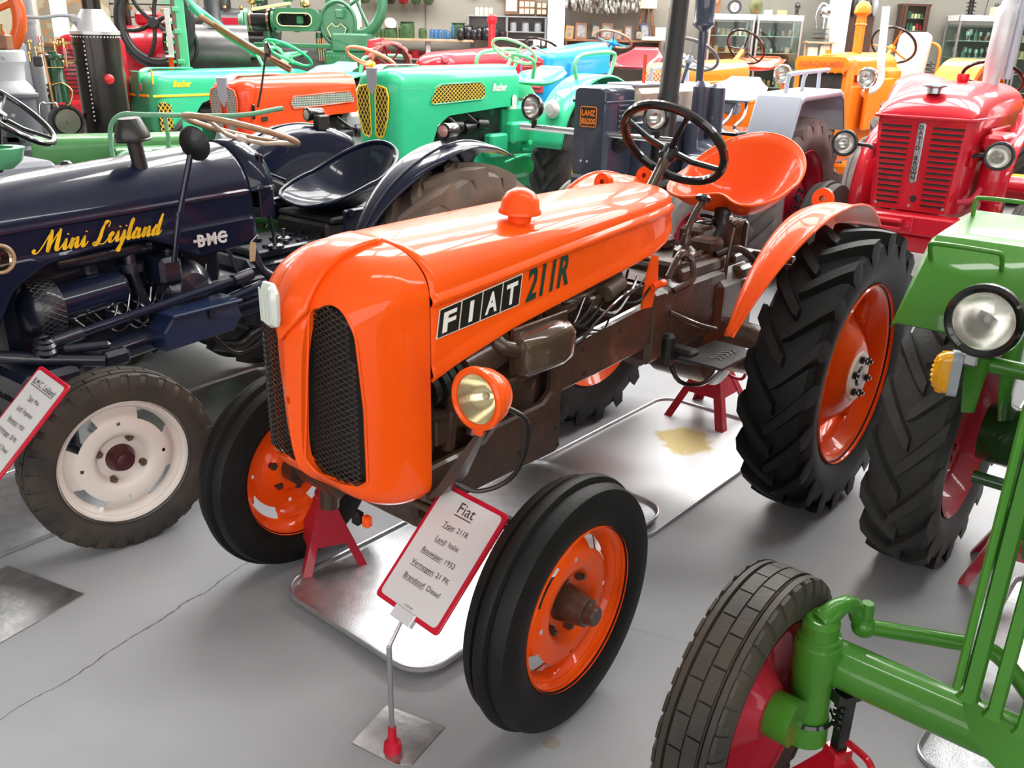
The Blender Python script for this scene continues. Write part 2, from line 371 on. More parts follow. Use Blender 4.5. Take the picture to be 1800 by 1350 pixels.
def wheel(name, parent, loc, s, R, W, rr, style, m_tyre, m_rim, kind='disc', nl=20, deg=0.0, m_hub=None, nuts=6, m_nut=None, mirror_tread=1, lean=0.0, hubk=1.0):
    """a wheel with its axle along y, outer side towards s*y; the rim is the part, tyre / hub / nuts its sub-parts"""
    h = W / 2; m_hub = m_hub or M_blackcast; m_nut = m_nut or M_blackcast
    f = lambda mb: MB().add([(x, y * s, z) for x, y, z in mb.V], mb.F)
    lip = .82 * h
    band = [(rr * 1.0, lip + .006), (rr * 1.012, lip), (rr * 1.0, lip - .010), (rr * .965, lip - .012), (rr * .93, lip - .022), (rr * .91, lip * .55), (rr * .87, lip * .30), (rr * .84, 0), (rr * .87, -lip * .3), (rr * .93, -lip + .02), (rr * 1.0, -lip), (rr * 1.012, -lip - .004)]
    rim = MB(); rim.lathe(band, d=(0, 1, 0), n=72, x=(1, 0, 0))
    if kind == 'disc':
        fr = np.linspace(0, 1, 15); prof = []
        for t in fr:
            r = rr * (.85 - .70 * t)
            y = [.0, .004, .018, .026, .029, .030, .030, .029, .026, .014, .0, -.002, -.002, -.002, -.002][int(round(t * 14))]
            prof.append((r, y * rr / .2))
        holes = [(rr * .72, rr * .86, PI / 4 + k * PI / 2, .36) for k in range(4)] + [(rr * .58, rr * .66, k * PI / 2, .06) for k in range(4)]
        rim.merge(disc_mb(prof, 144, holes))
    elif kind == 'rear':
        y0 = -.10 * h
        prof = [(rr * .76, y0 - .01), (rr * .74, y0), (rr * .68, y0 + .012), (rr * .60, y0 + .03), (rr * .46, y0 + .075), (rr * .34, y0 + .098), (rr * .30, y0 + .100), (rr * .12, y0 + .100)]
        rim.merge(disc_mb(prof, 72))
        for k in range(4):
            a = PI / 4 + k * PI / 2
            for d in (-.11, .11):
                Mx = Matrix.Rotation(-(a + d), 4, 'Y')
                rim.box((rr * .80, .005, 0), (rr * .22, .045, .018), .003, Mx)
            rim.box((rr * .79, .02, 0), (rr * .14, .012, rr * .22), .003, Matrix.Rotation(-a, 4, 'Y'))
    elif kind == 'dish':
        prof = [(rr * .86, -.02), (rr * .80, -.01), (rr * .62, .0), (rr * .45, -.02), (rr * .30, -.05), (rr * .1, -.05)]
        rim.merge(disc_mb(prof, 72))
    o = f(rim).build(name, m_rim, parent, 40, loc, (0, lean, R_(deg)))
    t = tyre_mb(R, W, rr, style, nl)
    tv = MB().add([(x * mirror_tread, y, z) for x, y, z in t.V], t.F) if mirror_tread < 0 else t
    f(tv).build('tyre', m_tyre, o, 30)
    if kind == 'disc':
        hb = MB(); hb.lathe([(0, .095), (.020, .095), (.024, .090), (.025, .072), (.034, .070), (.040, .03), (.046, .0), (.046, -.04), (0, -.04)], d=(0, 1, 0), n=24)
        hb = MB().add([(x * rr / .2, y * rr / .2 * hubk, z * rr / .2) for x, y, z in hb.V], hb.F); f(hb).build('hub', m_hub, o)
        for k in range(nuts):
            a = 2 * PI * (k + .3) / nuts; f(nut_mb(rr * .36 * math.cos(a), -.002, rr * .36 * math.sin(a), .0125 * rr / .2, .016)).build('wheel_nut', m_nut, o)
    elif kind == 'rear':
        y0 = -.10 * h + .100
        rg = MB(); rg.lathe([(rr * .115, y0), (rr * .115, y0 + .010), (rr * .27, y0 + .010), (rr * .275, y0)], d=(0, 1, 0), n=40); f(rg).build('hub_ring', M_badgew if m_hub is M_brown else m_rim, o)
        hb = MB(); hb.lathe([(0, y0 + .016), (rr * .09, y0 + .016), (rr * .115, y0 + .008), (rr * .115, y0 - .10), (0, y0 - .10)], d=(0, 1, 0), n=24); f(hb).build('hub', m_hub, o)
        for k in range(nuts):
            a = 2 * PI * (k + .3) / nuts; f(nut_mb(rr * .205 * math.cos(a), y0 + .008, rr * .205 * math.sin(a), .013, .016)).build('wheel_nut', m_nut, o)
    else:
        hb = MB(); hb.lathe([(0, .05), (rr * .14, .05), (rr * .18, .03), (rr * .2, -.05), (0, -.05)], d=(0, 1, 0), n=24); f(hb).build('hub', m_hub, o)
    return o
def headlight(name, parent, c, d, r, m_shell, m_ring=None, m_lens=None, depth=None):
    """bowl lamp looking along d; ring, lens and reflector are sub-parts"""
    d = nrm(d); c = np.asarray(c, float); dp = depth or r * 1.05
    sh = MB(); sh.lathe([(0, -dp), (r * .35, -dp * .97), (r * .68, -dp * .78), (r * .9, -dp * .45), (r * .98, -dp * .15), (r, 0), (r * .97, .0)], c, d, 32); o = sh.build(name, m_shell, parent)
    rg = MB(); rg.lathe([(r * 1.0, -r * .12), (r * 1.04, -r * .06), (r * 1.03, r * .1), (r * .93, r * .16), (r * .82, r * .12), (r * .80, r * .04)], c, d, 36); rg.build('lamp_ring', m_ring or m_shell, o)
    rf = MB(); rf.lathe([(0, -dp * .75), (r * .4, -dp * .62), (r * .7, -dp * .3), (r * .84, r * .02)], c, d, 28); rf.build('reflector', M_refl, o)
    X, Y, D = basis(d)
    ln = MB(); V = []; F = []; n = 24                                        # fluted front glass
    for i in range(n + 1):
        for j in range(n + 1):
            a, b = (i / n * 2 - 1), (j / n * 2 - 1)
            u_ = a * math.sqrt(1 - b * b / 2); v_ = b * math.sqrt(1 - a * a / 2)
            V.append(c + X * u_ * r * .84 + Y * v_ * r * .84 + D * (r * .05 + r * .13 * (1 - u_ * u_ - v_ * v_) + r * .010 * math.cos(u_ * 42)))
    for i in range(n):
        for j in range(n): F.append((i * (n + 1) + j, (i + 1) * (n + 1) + j, (i + 1) * (n + 1) + j + 1, i * (n + 1) + j + 1))
    ln.add(V, F); ln.build('lens', m_lens or M_lens, o, 60, thick=.003)
    bl = MB(); bl.ball(c - D * dp * .35, r * .13, 10, 8); bl.build('bulb', M_paper, o)
    return o
def tub_seat(parent, c, Ru, Rv, lifts, m, n=2.3, pommel=0.0, pw=2.2, rim=.006, holes=(), thick=.006, name='seat'):
    """pressed pan seat; c: lowest point, lifts: rim height at front, side, back"""
    f0, f1, f2 = lifts
    def pt(ph, rho):
        co, si = math.cos(ph), math.sin(ph); nn = n if co < 0 else n + 1.2; r = (abs(co) ** nn + abs(si) ** nn) ** (-1 / nn)
        w = abs(co) ** 1.3; lf = f1 + ((f2 if co < 0 else f0) - f1) * w; pm = pommel * math.exp(-(ph / (1 / pw)) ** 2) if co > 0 else 0
        return (c[0] + (Ru - pm * 1.5) * r * rho * co, c[1] + Rv * r * rho * si, c[2] + lf * rho ** 2.6 + pm * .8 * rho ** 2)
    P = np.linspace(-PI, PI, 64, endpoint=False); mb = MB(); mb.loft([[pt(p, q) for p in P] for q in np.linspace(.02, 1, 18)], True, True); o = mb.build(name, m, parent, 70, thick=thick)
    r = MB(); r.tube([pt(p, 1) for p in P], rim, 8, loop=True); r.build('seat_rim', m, o, 70)
    for ph, q, hm in holes:
        p = np.array(pt(ph, q)); n_ = nrm(np.cross(np.array(pt(ph, q + .02)) - p, np.array(pt(ph + .02, q)) - p)); n_ = n_ if n_[2] > 0 else -n_
        h = MB(); h.cyl(p - n_ * .001, p + n_ * .0025, .0115, 18); h.build('seat_hole', hm, o)
    return o, pt
def steering_wheel(name, parent, c, ax, r, tr, m_rim, m_spoke=None, ns=3, hub_r=.03, col_to=None, m_col=None, rot=0.0, col_r=.016):
    X, Y, D = basis(ax); c = np.asarray(c, float)
    rm = MB(); rm.tube([c + r * (math.cos(a) * X + math.sin(a) * Y) for a in np.linspace(0, 2 * PI, 48, endpoint=False)], tr, 10, loop=True); o = rm.build(name, m_rim, parent)
    hc = c - D * r * .16
    for k in range(ns):
        a = rot + 2 * PI * k / ns; e = math.cos(a) * X + math.sin(a) * Y; sp = MB()
        sp.tube([hc, hc + e * r * .45 + D * r * .02, c + e * r * .985], [tr * .75, tr * .7, tr * .6], 8); sp.build('spoke', m_spoke or m_rim, o)
    hb = MB(); hb.lathe([(0, .02), (hub_r * .6, .02), (hub_r, .008), (hub_r, -.03), (hub_r * .6, -.045), (0, -.045)], hc, D, 20); hb.build('wheel_hub', m_spoke or m_rim, o)
    if col_to is not None:
        cl = MB(); cl.cyl(hc - D * .02, col_to, col_r, 14); cl.build('steering_column', m_col or m_spoke or m_rim, parent)
    return o
# ================================================================ the hall
def concrete():
    m, nt, b = _mat('painted_concrete_floor'); L = nt.links.new
    n1 = _noise(nt, .55, 6); r1 = _ramp(nt, n1.outputs['Fac'], (0.305, 0.312, 0.324), (0.385, 0.393, 0.405), .3, .7)
    n2 = _noise(nt, 3.2, 8); r2 = _ramp(nt, n2.outputs['Fac'], (0.88, 0.88, 0.88), (1, 1, 1), .25, .75)
    mx = nt.nodes.new('ShaderNodeMix'); mx.data_type = 'RGBA'; mx.blend_type = 'MULTIPLY'; mx.inputs[0].default_value = 1
    L(r1.outputs[0], mx.inputs[6]); L(r2.outputs[0], mx.inputs[7]); last = mx.outputs[2]
    tc = nt.nodes.new('ShaderNodeTexCoord'); sp = nt.nodes.new('ShaderNodeSeparateXYZ'); L(tc.outputs['Object'], sp.inputs[0])
    nn = _noise(nt, 3.5, 5); nf = _noise(nt, 40, 2)
    def mth(op, a, c=None, v=None):
        k = nt.nodes.new('ShaderNodeMath'); k.operation = op
        for i, q in enumerate((a, c)):
            if q is None: continue
            if isinstance(q, (int, float)): k.inputs[i].default_value = q
            else: L(q, k.inputs[i])
        return k.outputs[0]
    def line(x0, y0, x1, y1, w, wob, dark):
        """a thin dark crack or joint along a line, wobbling with the noise"""
        global _last
        dx, dy = x1 - x0, y1 - y0; l = math.hypot(dx, dy); nx, ny = -dy / l, dx / l
        d = mth('ADD', mth('MULTIPLY', sp.outputs[0], nx), mth('MULTIPLY', sp.outputs[1], ny)); d = mth('SUBTRACT', d, x0 * nx + y0 * ny)
        d = mth('ADD', d, mth('MULTIPLY', mth('SUBTRACT', nn.outputs['Fac'], .5), wob)); d = mth('ABSOLUTE', d)
        t = mth('LESS_THAN', d, mth('MULTIPLY', nf.outputs['Fac'], w * 2)); 
        g = mth('ADD', mth('MULTIPLY', sp.outputs[0], dx / l), mth('MULTIPLY', sp.outputs[1], dy / l)); g0 = (x0 * dx + y0 * dy) / l
        t = mth('MULTIPLY', t, mth('MULTIPLY', mth('GREATER_THAN', g, g0), mth('LESS_THAN', g, g0 + l)))
        return mth('MULTIPLY', t, dark)
    t = line(-1.6, 1.05, -.70, 2.62, .0022, .10, .8)
    for a in ((-.1, 2.30, 2.2, 1.35, .0020, .004, .22), (-6, 5.8, 6, 5.8, .003, .004, .3)): t = mth('MAXIMUM', t, line(*a))
    def blob(x0, y0, r, k):
        v = nt.nodes.new('ShaderNodeVectorMath'); v.operation = 'DISTANCE'; L(tc.outputs['Object'], v.inputs[0]); v.inputs[1].default_value = (x0, y0, 0)
        d = mth('ADD', v.outputs['Value'], mth('MULTIPLY', mth('SUBTRACT', _noise(nt, 14, 4).outputs['Fac'], .5), r * 1.2))
        return mth('MULTIPLY', mth('LESS_THAN', d, r), k)
    m2 = nt.nodes.new('ShaderNodeMix'); m2.data_type = 'RGBA'; L(t, m2.inputs[0]); L(last, m2.inputs[6]); m2.inputs[7].default_value = (.05, .045, .04, 1)
    m3 = nt.nodes.new('ShaderNodeMix'); m3.data_type = 'RGBA'; L(blob(0.115, 1.66, .022, .55), m3.inputs[0]); L(m2.outputs[2], m3.inputs[6]); m3.inputs[7].default_value = (.24, .18, .10, 1)
    L(m3.outputs[2], b.inputs['Base Color'])
    rr = _ramp(nt, n2.outputs['Fac'], (.50, .50, .50), (.40, .40, .40), .2, .8); L(rr.outputs[0], b.inputs['Roughness'])
    b.inputs['Specular IOR Level'].default_value = .35
    return m
M_floor = concrete()
X0R, X1R, Y0R, Y1R, ZC = -9.0, 9.5, -4.0, 12.6, 5.2
f = MB(); f.box(((X0R + X1R) / 2, (Y0R + Y1R) / 2, -.05), (X1R - X0R, Y1R - Y0R, .1)); tag(f.build('floor', M_floor, flat=True), None, kind='structure')
M_wallp = mat('pale_wall_paint', (0.27, 0.25, 0.21), 0.7, 0, 0, 0.06, 1.2)
M_wallright = mat('grey_brick_paint', (0.20, 0.195, 0.165), 0.7, 0, 0, 0.10, 2.5)
def wallbox(n, c, d, m): b = MB(); b.box(c, d); return tag(b.build(n, m, flat=True), None, kind='structure')
XS = 2.6    # where the plastered panelling ends and the grey brick begins
wallbox('wall_back', ((X0R + XS) / 2, Y1R + .1, ZC / 2), (XS - X0R, .2, ZC), M_wallp)
wallbox('wall_back', ((X1R + XS) / 2, Y1R + .1, ZC / 2), (X1R - XS, .2, ZC), M_wallright)
wallbox('wall_left', (X0R - .1, (Y0R + Y1R) / 2, ZC / 2), (.2, Y1R - Y0R, ZC), M_wallp)
wallbox('wall_right', (X1R + .1, (Y0R + Y1R) / 2, ZC / 2), (.2, Y1R - Y0R, ZC), mat('dark_brick_wall', (.10, .075, .065), .7, 0, 0, .2, 3))
wallbox('wall_front', ((X0R + X1R) / 2, Y0R - .1, ZC / 2), (X1R - X0R, .2, ZC), M_wallp)
# roof deck between the translucent strips, and the strips themselves with their glazing bars
M_ceil = mat('off_white_roof_sheet', (0.50, 0.50, 0.50), 0.7)
M_sky = emit('translucent_roof_light', (1.0, 0.985, 0.96), SKY_STRENGTH)
STRIPS = [(1.9, .36), (6.6, 1.8), (9.6, 1.7)]  # the narrow foremost strip is added to brighten the near floor
START = {1.9: -.35, 6.6: -2.1, 9.6: -9.0}       # where each roof light begins; solid sheet before it dims the left floor
y = Y0R
for yc, w in STRIPS + [(Y1R + 1, 2)]:
    y1 = min(yc - w / 2, Y1R)
    if y1 > y: wallbox('ceiling', ((X0R + X1R) / 2, (y + y1) / 2, ZC + .06), (X1R - X0R, y1 - y, .12), M_ceil)
    y = yc + w / 2
for yc, w in STRIPS:
    n = 0; x = START[yc]
    if x > X0R: wallbox('ceiling', ((X0R + x) / 2, yc, ZC + .06), (x - X0R, w, .12), M_ceil)
    while x < X1R - .1:
        x2 = min(x + 1.15, X1R); b = MB(); b.box(((x + x2) / 2, yc, ZC + .10), (x2 - x - .14, w, .02)); tag(b.build('window_%d' % (STRIPS.index((yc, w)) + 1), M_sky, flat=True), None, kind='structure')
        c = MB(); c.box((x, yc, ZC + .06), (.14, w, .12)); tag(c.build('trim_1', M_ceil, flat=True), None, kind='structure'); x = x2

# high window band in the back wall, and unseen fill panels added behind the camera to brighten the fronts
M_win = emit('window_daylight', (1.0, 0.985, 0.95), WIN_STRENGTH); M_fill = emit('front_fill_glow', (1.0, 0.98, 0.96), FRONT_STRENGTH)
for n, (yy, z0, z1, m_) in enumerate(((Y1R - .01, 3.55, 4.85, M_win), (Y0R + .01, .9, 4.2, M_fill))):
    x = X0R + .3
    while x < X1R - .4:
        w_ = 1.16; b = MB(); b.box((x + w_ / 2, yy, (z0 + z1) / 2), (w_ - .12, .02, z1 - z0)); tag(b.build('window_%d' % (4 + n), m_, flat=True), None, kind='structure')
        b = MB(); b.box((x, yy, (z0 + z1) / 2), (.12, .06, z1 - z0 + .1)); tag(b.build('trim_4', M_ceil, flat=True), None, kind='structure'); x += w_

# ================================================================ the orange tractor
FIAT = thing('tractor', 'orange tractor with twin mesh grilles, one round headlamp and black tyres, in the foreground centre', 'tractor', (.713, 3.2869, 0), 229.839)
RF, RR = .3196, .5085
WB = 1.5255
for s in (1, -1):
    wheel('front_wheel', FIAT, (WB, s * .530, RF), s, RF, .118, .2061, 'rib', M_rubber, M_orange, 'disc', deg=2 if s > 0 else 2, m_hub=M_brown, nuts=6, m_nut=M_brown)
    wheel('rear_wheel', FIAT, (0, s * .545, RR), s, RR, .225, .318, 'lug', M_rubber, M_orange, 'rear', 20, m_hub=M_brown, nuts=6, m_nut=M_black)
# ---- bonnet (hood): a tapering shell with a pressed rib along each side
HU = np.array([1.640, 1.55, 1.35, 1.15, .95, .80, .68, .60, .53, .475])
HW = np.array([.206, .204, .199, .193, .184, .174, .163, .152, .138, .120])
HT = np.array([1.133, 1.136, 1.140, 1.143, 1.146, 1.147, 1.147, 1.147, 1.146, 1.144])
HC = np.array([1.020, 1.024, 1.038, 1.054, 1.066, 1.073, 1.077, 1.079, 1.080, 1.080])
HB = np.array([.826, .850, .888, .912, .932, .944, .954, .962, .975, 1.000])
def hv(a, u): return np.interp(u, HU[::-1], a[::-1])
def hsec(u):
    w, t, c, b = hv(HW, u), hv(HT, u), hv(HC, u), hv(HB, u); P = []
    side = [(w - .010, b + .002), (w + .002, b), (w + .008, b + .006), (w + .008, b + .018), (w + .002, b + .034), (w, b + .044), (w, c - .030), (w - .001, c - .016), (w + .007, c - .010), (w + .009, c - .001), (w + .006, c + .007), (w - .002, c + .014)]
    top = []
    for k in np.linspace(0, 1, 15)[1:]:
        a = k * PI / 2; top.append(((w - .002) * math.cos(a) ** .74, c + .014 + (t - c - .014) * math.sin(a) ** .86))
    L = side + top
    return [(u, v, z) for v, z in L] + [(u, -v, z) for v, z in L[-2::-1]]
hood = MB(); us = np.concatenate([np.linspace(1.637, .60, 44), np.linspace(.59, .475, 9)])
rings = [hsec(u) for u in us]
# rolled rear edge
def shrink(r, k, du): return [(p[0] + du, p[1] * k, 1.06 + (p[2] - 1.06) * k) for p in r]
rings += [shrink(rings[-1], .985, -.006), shrink(rings[-1], .95, -.010), shrink(rings[-1], .90, -.008)]
hood.loft(rings, False)
hood.build('bonnet', M_orange, FIAT, 32, thick=.004)
bk = MB(); bk.loft([shrink(hsec(.475), .93, .004), shrink(hsec(.475), .02, .004)], False); bk.build('dash_panel', M_brown, FIAT)
# ---- nose cowl
US, UF = 1.640, 1.876
_seam = [(.2045, .83), (.2045, 1.00)] + [(.2045 * math.cos(a) ** .74, 1.02 + (1.134 - 1.02) * math.sin(a) ** .86) for a in np.linspace(.05, PI / 2, 18)]
_seam = np.array([(.2045 - .055 + .055 * math.cos(a), .512 + .055 + .055 * math.sin(a)) for a in np.linspace(-PI / 2, 0, 8)] + _seam)
_seam = np.concatenate([[(0, .512)], _seam]); _sang = np.arctan2(_seam[:, 1] - .80, _seam[:, 0]); _srad = np.hypot(_seam[:, 0], _seam[:, 1] - .80)
def seam_r(th):
    a = math.atan2(math.sin(th), abs(math.cos(th)) + 1e-12)
    i = max(1, min(len(_sang) - 1, int(np.searchsorted(_sang, a)))); (x0, y0), (x1, y1) = _seam[i - 1], _seam[i]; y0 -= .80; y1 -= .80; c, s = math.cos(a), math.sin(a)
    d = c * (y1 - y0) - s * (x1 - x0); return (x0 * (y1 - y0) - y0 * (x1 - x0)) / d if abs(d) > 1e-9 else float(np.interp(a, _sang, _srad))
def cowl_pt(th, p):
    """th: angle round the section, p: 0 front centre .. 1 seam"""
    c, s = math.cos(th), math.sin(th)
    # superellipse section of the seam
    zc = .80; r = seam_r(th); v = r * c; z = zc + r * s
    q = p ** .8
    dep = (1 - q ** 3.6) ** (1 / 2.3)
    sv = q * (1 - .02 * (1 - q)); zz = zc + (z - zc) * q
    u = US + (UF - US) * dep
    if s < 0: u -= .05 * max(0, (.60 - zz) / .10) ** 1.5 * dep * .6      # chin tucks under
    return u, v * sv, zz
def keel(v, z):
    k = max(0.0, 1 - (abs(v) / (.021 + .036 * min(1, max(0, (z - .62) / .4))))) ** .85; f_ = min(1, max(0, (z - .56) / .06)) * min(1, max(0, (1.125 - z) / .10))
    return .016 * k * f_
cowl = MB(); ths = np.linspace(0, 2 * PI, 144, endpoint=False); ps = np.concatenate([np.linspace(.012, .80, 34), np.linspace(.815, 1, 22)])
rings = []
for p in ps:
    rg = []
    for th in ths:
        u, v, z = cowl_pt(th, p); rg.append((u + (keel(v, z) if p < .97 else 0) * (1 - max(0, (p - .8) / .2)), v, z))
    rings.append(rg)
inner = [[(u - .020 * (1 - p ** 8), v * .955, .80 + (z - .80) * .965) for (u, v, z) in rg] for rg, p in zip(rings, ps)]
cowl.loft(rings + inner[::-1], True, False, False, loop=True)
co = cowl.build('nose_cowl', M_orange, FIAT, 38)
# grille openings: tall panels, straight inner edge, arched top outside corner
def gr_outline(s, g=0.0):
    P = []
    zi, zt, zb, v0, v1 = 1.022, 1.034, .622, .019, .163; vt = .052
    P += [(v0 - g, zb + .035), (vt - g, zi - .02)]
    for a in np.linspace(PI, PI / 2, 6): P.append((vt + .018 + (.018 + g) * math.cos(a), zi - .018 + (.018 + g) * math.sin(a)))
    for a in np.linspace(PI / 2, 0, 9): P.append((v1 - .060 + (.060 + g) * math.cos(a), zt - .075 + (.075 + g) * math.sin(a)))
    P += [(v1 + g + .006, .80)]
    for a in np.linspace(0, -PI / 2, 4): P.append((v1 - .006 + (.012 + g) * math.cos(a), zb - .008 + .012 + (.012 + g) * math.sin(a)))
    for a in np.linspace(-PI / 2, -PI, 5): P.append((v0 + .035 + (.035 + g) * math.cos(a), zb + .03 + (.035 + g) * math.sin(a)))
    return [(s * v, z) for v, z in P]
for s in (1, -1):
    c = MB(); o_ = gr_outline(s); c.prism(o_, 1.70, 2.0, x=(0, 1, 0), y=(0, 0, 1), n=(1, 0, 0)); k = c.build('cutter', None, FIAT)
    md = co.modifiers.new('b', 'BOOLEAN'); md.object = k; md.operation = 'DIFFERENCE'; md.solver = 'EXACT'
    bpy.context.view_layer.update(); realise(co); bpy.data.objects.remove(k)
co.data.polygons.foreach_set('use_smooth', [True] * len(co.data.polygons)); co.data.set_sharp_from_angle(angle=R_(38))
def front_u(v, z):
    q = min(1, math.hypot(v, z - .80) / seam_r(math.atan2(z - .80, v)))
    return US + (UF - US) * (1 - q ** 3.6) ** (1 / 2.3)
for s in (1, -1):
    # rolled lip round each opening and the expanded-metal screen behind it
    P = gr_outline(s, .001); lp = MB(); lp.tube([(front_u(v, z) - .002 + (keel(v, z) if abs(v) < .06 else 0) * .5, v, z) for v, z in P], .004, 6, loop=True); lp.build('grille_lip', M_orange, FIAT, 60)
    O = np.array(gr_outline(1)); g = MB()
    def inside(v, z):
        n = len(O); r = False; j = n - 1
        for i in range(n):
            if (O[i, 1] > z) != (O[j, 1] > z) and v < (O[j, 0] - O[i, 0]) * (z - O[i, 1]) / (O[j, 1] - O[i, 1]) + O[i, 0]: r = not r
            j = i
        return r
    W_, H_ = .0125, .0068        # diamond half pitch
    for i in range(-3, 12):
        for j in range(0, 66):
            v0, z0 = .046 + i * W_, .610 + j * H_ * 1.0
            if (i + j) % 2: continue
            for dv, dz in ((W_, H_), (W_, -H_)):
                vm, zm = v0 + dv / 2, z0 + dz / 2
                if not inside(vm, zm): continue
                a = np.array((1.846 - .25 * max(0, v0 - .12), s * v0, z0)); b = np.array((1.846 - .25 * max(0, v0 + dv - .12), s * (v0 + dv), z0 + dz)); t = nrm(b - a); nn_ = np.cross(t, (1, 0, 0)) * .00115
                g.add([a - nn_, b - nn_, b + nn_, a + nn_, a - nn_ - [.004, 0, 0], b - nn_ - [.004, 0, 0], b + nn_ - [.004, 0, 0], a + nn_ - [.004, 0, 0]], [(0, 1, 2, 3), (0, 4, 5, 1), (3, 2, 6, 7)])
    tag(g.build('grille_screen', M_mesh, FIAT, flat=True), None, kind='stuff')
rc = MB(); rc.box((1.78, 0, .80), (.05, .33, .44), .01); rc.build('radiator_core', M_core, FIAT)
# crest panel running back over the nose, with the lens strip at its front
cr = MB(); rings = []
vs = np.linspace(-.058, .058, 17)
def cowl_at_v(v, p):
    lo, hi = .2, PI / 2
    if abs(v) < 1e-6: return cowl_pt(PI / 2, p)
    for _ in range(30):
        m_ = (lo + hi) / 2
        if cowl_pt(m_, p)[1] > abs(v): lo = m_
        else: hi = m_
    u, vv, z = cowl_pt((lo + hi) / 2, p); return u, v, z
def p_of_z(v, z):
    lo, hi = .2, 1.0
    for _ in range(30):
        m_ = (lo + hi) / 2
        if cowl_at_v(v, m_)[2] < z: lo = m_
        else: hi = m_
    return (lo + hi) / 2
cols = []
for v in vs:
    p0 = p_of_z(v, .945 + abs(v) * 1.2); col = []
    for t in np.linspace(0, 1, 40):
        p = p0 + (1 - p0) * (1 - (1 - t) ** 1.7); u, vv, z = cowl_at_v(v * (1 - .05 * t), p); f_ = 1 - t ** 3
        col.append((u + keel(vv, z) * (1 - max(0, (p - .8) / .2)) + .016 * f_ + .001, vv, z + .010 * min(1, t * 1.6)))
    cols.append(col)
cr.loft(cols, False)
cro = cr.build('nose_crest', M_orange, FIAT, 50, thick=.018)
ls = MB(); oc = [(-.024, .986), (-.028, 1.0), (-.028, 1.058), (-.016, 1.078), (.016, 1.078), (.028, 1.058), (.028, 1.0), (.022, .984), (0, .978)]
ls.prism(oc, 1.905, 1.928, x=(0, 1, 0), y=(0, 0, 1), n=(1, 0, 0), bev=.008); lso = ls.build('marker_lens', mat('milky_lens', (.60, .64, .58), .12, 0, .8, 0, 1), FIAT, 30)
for j in range(4):
    r = MB(); r.box((1.929, -.018 + .012 * j, 1.03), (.004, .003, .075), .001); r.build('lens_rib', MATS['milky_lens'], lso)
# filler cap on the bonnet
cp = MB(); cx, cy = 1.215, .105; zc = 1.118
cp.lathe([(0, .100), (.018, .098), (.036, .088), (.048, .070), (.051, .048), (.056, .041), (.056, .035), (.046, .032), (.032, .030), (.030, .012), (.036, .010), (.036, .0), (.026, -.004), (.026, -.03)], (cx, cy, zc), (0, .03, 1), 40); cpo = cp.build('filler_cap', M_vermil, FIAT, 40)
cs = MB(); cs.lathe([(.060, -.014), (.058, .004), (.050, .008), (.036, .004), (.034, -.014)], (cx, cy, zc), (0, .08, 1), 36); cs.build('cap_seat', M_orange, FIAT)
# lettering on the side, laid on the bonnet surface
def side_map(u, z, lift): return (u, hv(HW, u) + lift, z)
def side_decal(name, P2, F, m, lift, parent=FIAT):
    mb = MB(); mb.add([side_map(u, z, lift) for u, z in P2], F); return mb.build(name, m, parent, flat=True)
M_paperw = mat('badge_white', (.86, .85, .80), .4)
BU0, BU1 = 1.612, 1.309     # badge ends (front, rear) along the bonnet
def quad(u0, u1, za0, zb0, za1, zb1, n=8):
    P = []; F = []
    for i in range(n + 1):
        t = i / n
        for j in range(2):
            P.append((u0 + (u1 - u0) * t, (za0, zb0)[j] + ((za1, zb1)[j] - (za0, zb0)[j]) * t))
    for i in range(n): F.append((2 * i, 2 * i + 2, 2 * i + 3, 2 * i + 1))
    return P, F
def bpos(s, t):
    """badge coordinates: s along 0..1 front to rear, t 0..1 bottom to top; sheared"""
    u = BU0 + (BU1 - BU0) * s - .012 * (1 - t) * -1; zb = .928 + .019 * s; zt = .997 + .030 * s
    return (u + .0, zb + (zt - zb) * t)
def blocks(s0, s1, t0, t1, n=6):
    P = []; F = []
    for i in range(n + 1):
        for t in (t0, t1): P.append(bpos(s0 + (s1 - s0) * i / n, t))
    for i in range(n): F.append((2 * i, 2 * i + 2, 2 * i + 3, 2 * i + 1))
    return P, F
bd = side_decal('name_badge', *blocks(0, 1, 0, 1, 12), M_badgew, .0016)
for k, ch in enumerate('FIAT'):
    s0, s1 = .012 + k * .2475, .012 + k * .2475 + .233
    side_decal('badge_tile', *blocks(s0, s1, .035, .965), M_badge, .0024, bd)
    V, F_ = text(ch, 1.0, bold=.032); w = V[:, 0].max() - V[:, 0].min(); hgt = V[:, 1].max()
    fw_ = (.62 if ch != 'I' else .20); P = [bpos(s0 + (s1 - s0) * (.5 - fw_ / 2 + fw_ * (x - V[:, 0].min()) / w), .17 + .66 * yy / hgt) for x, yy in V]
    side_decal('badge_letter', P, F_, M_paperw, .0030, bd)
V, F_ = text('211R', 1.0, shear=.25, bold=.028); w = V[:, 0].max()
P = [(1.296 - .186 * x / w, .950 + .014 * x / w + .083 * yy / V[:, 1].max()) for x, yy in V]
side_decal('model_lettering', P, F_, M_dkgreen, .0020)
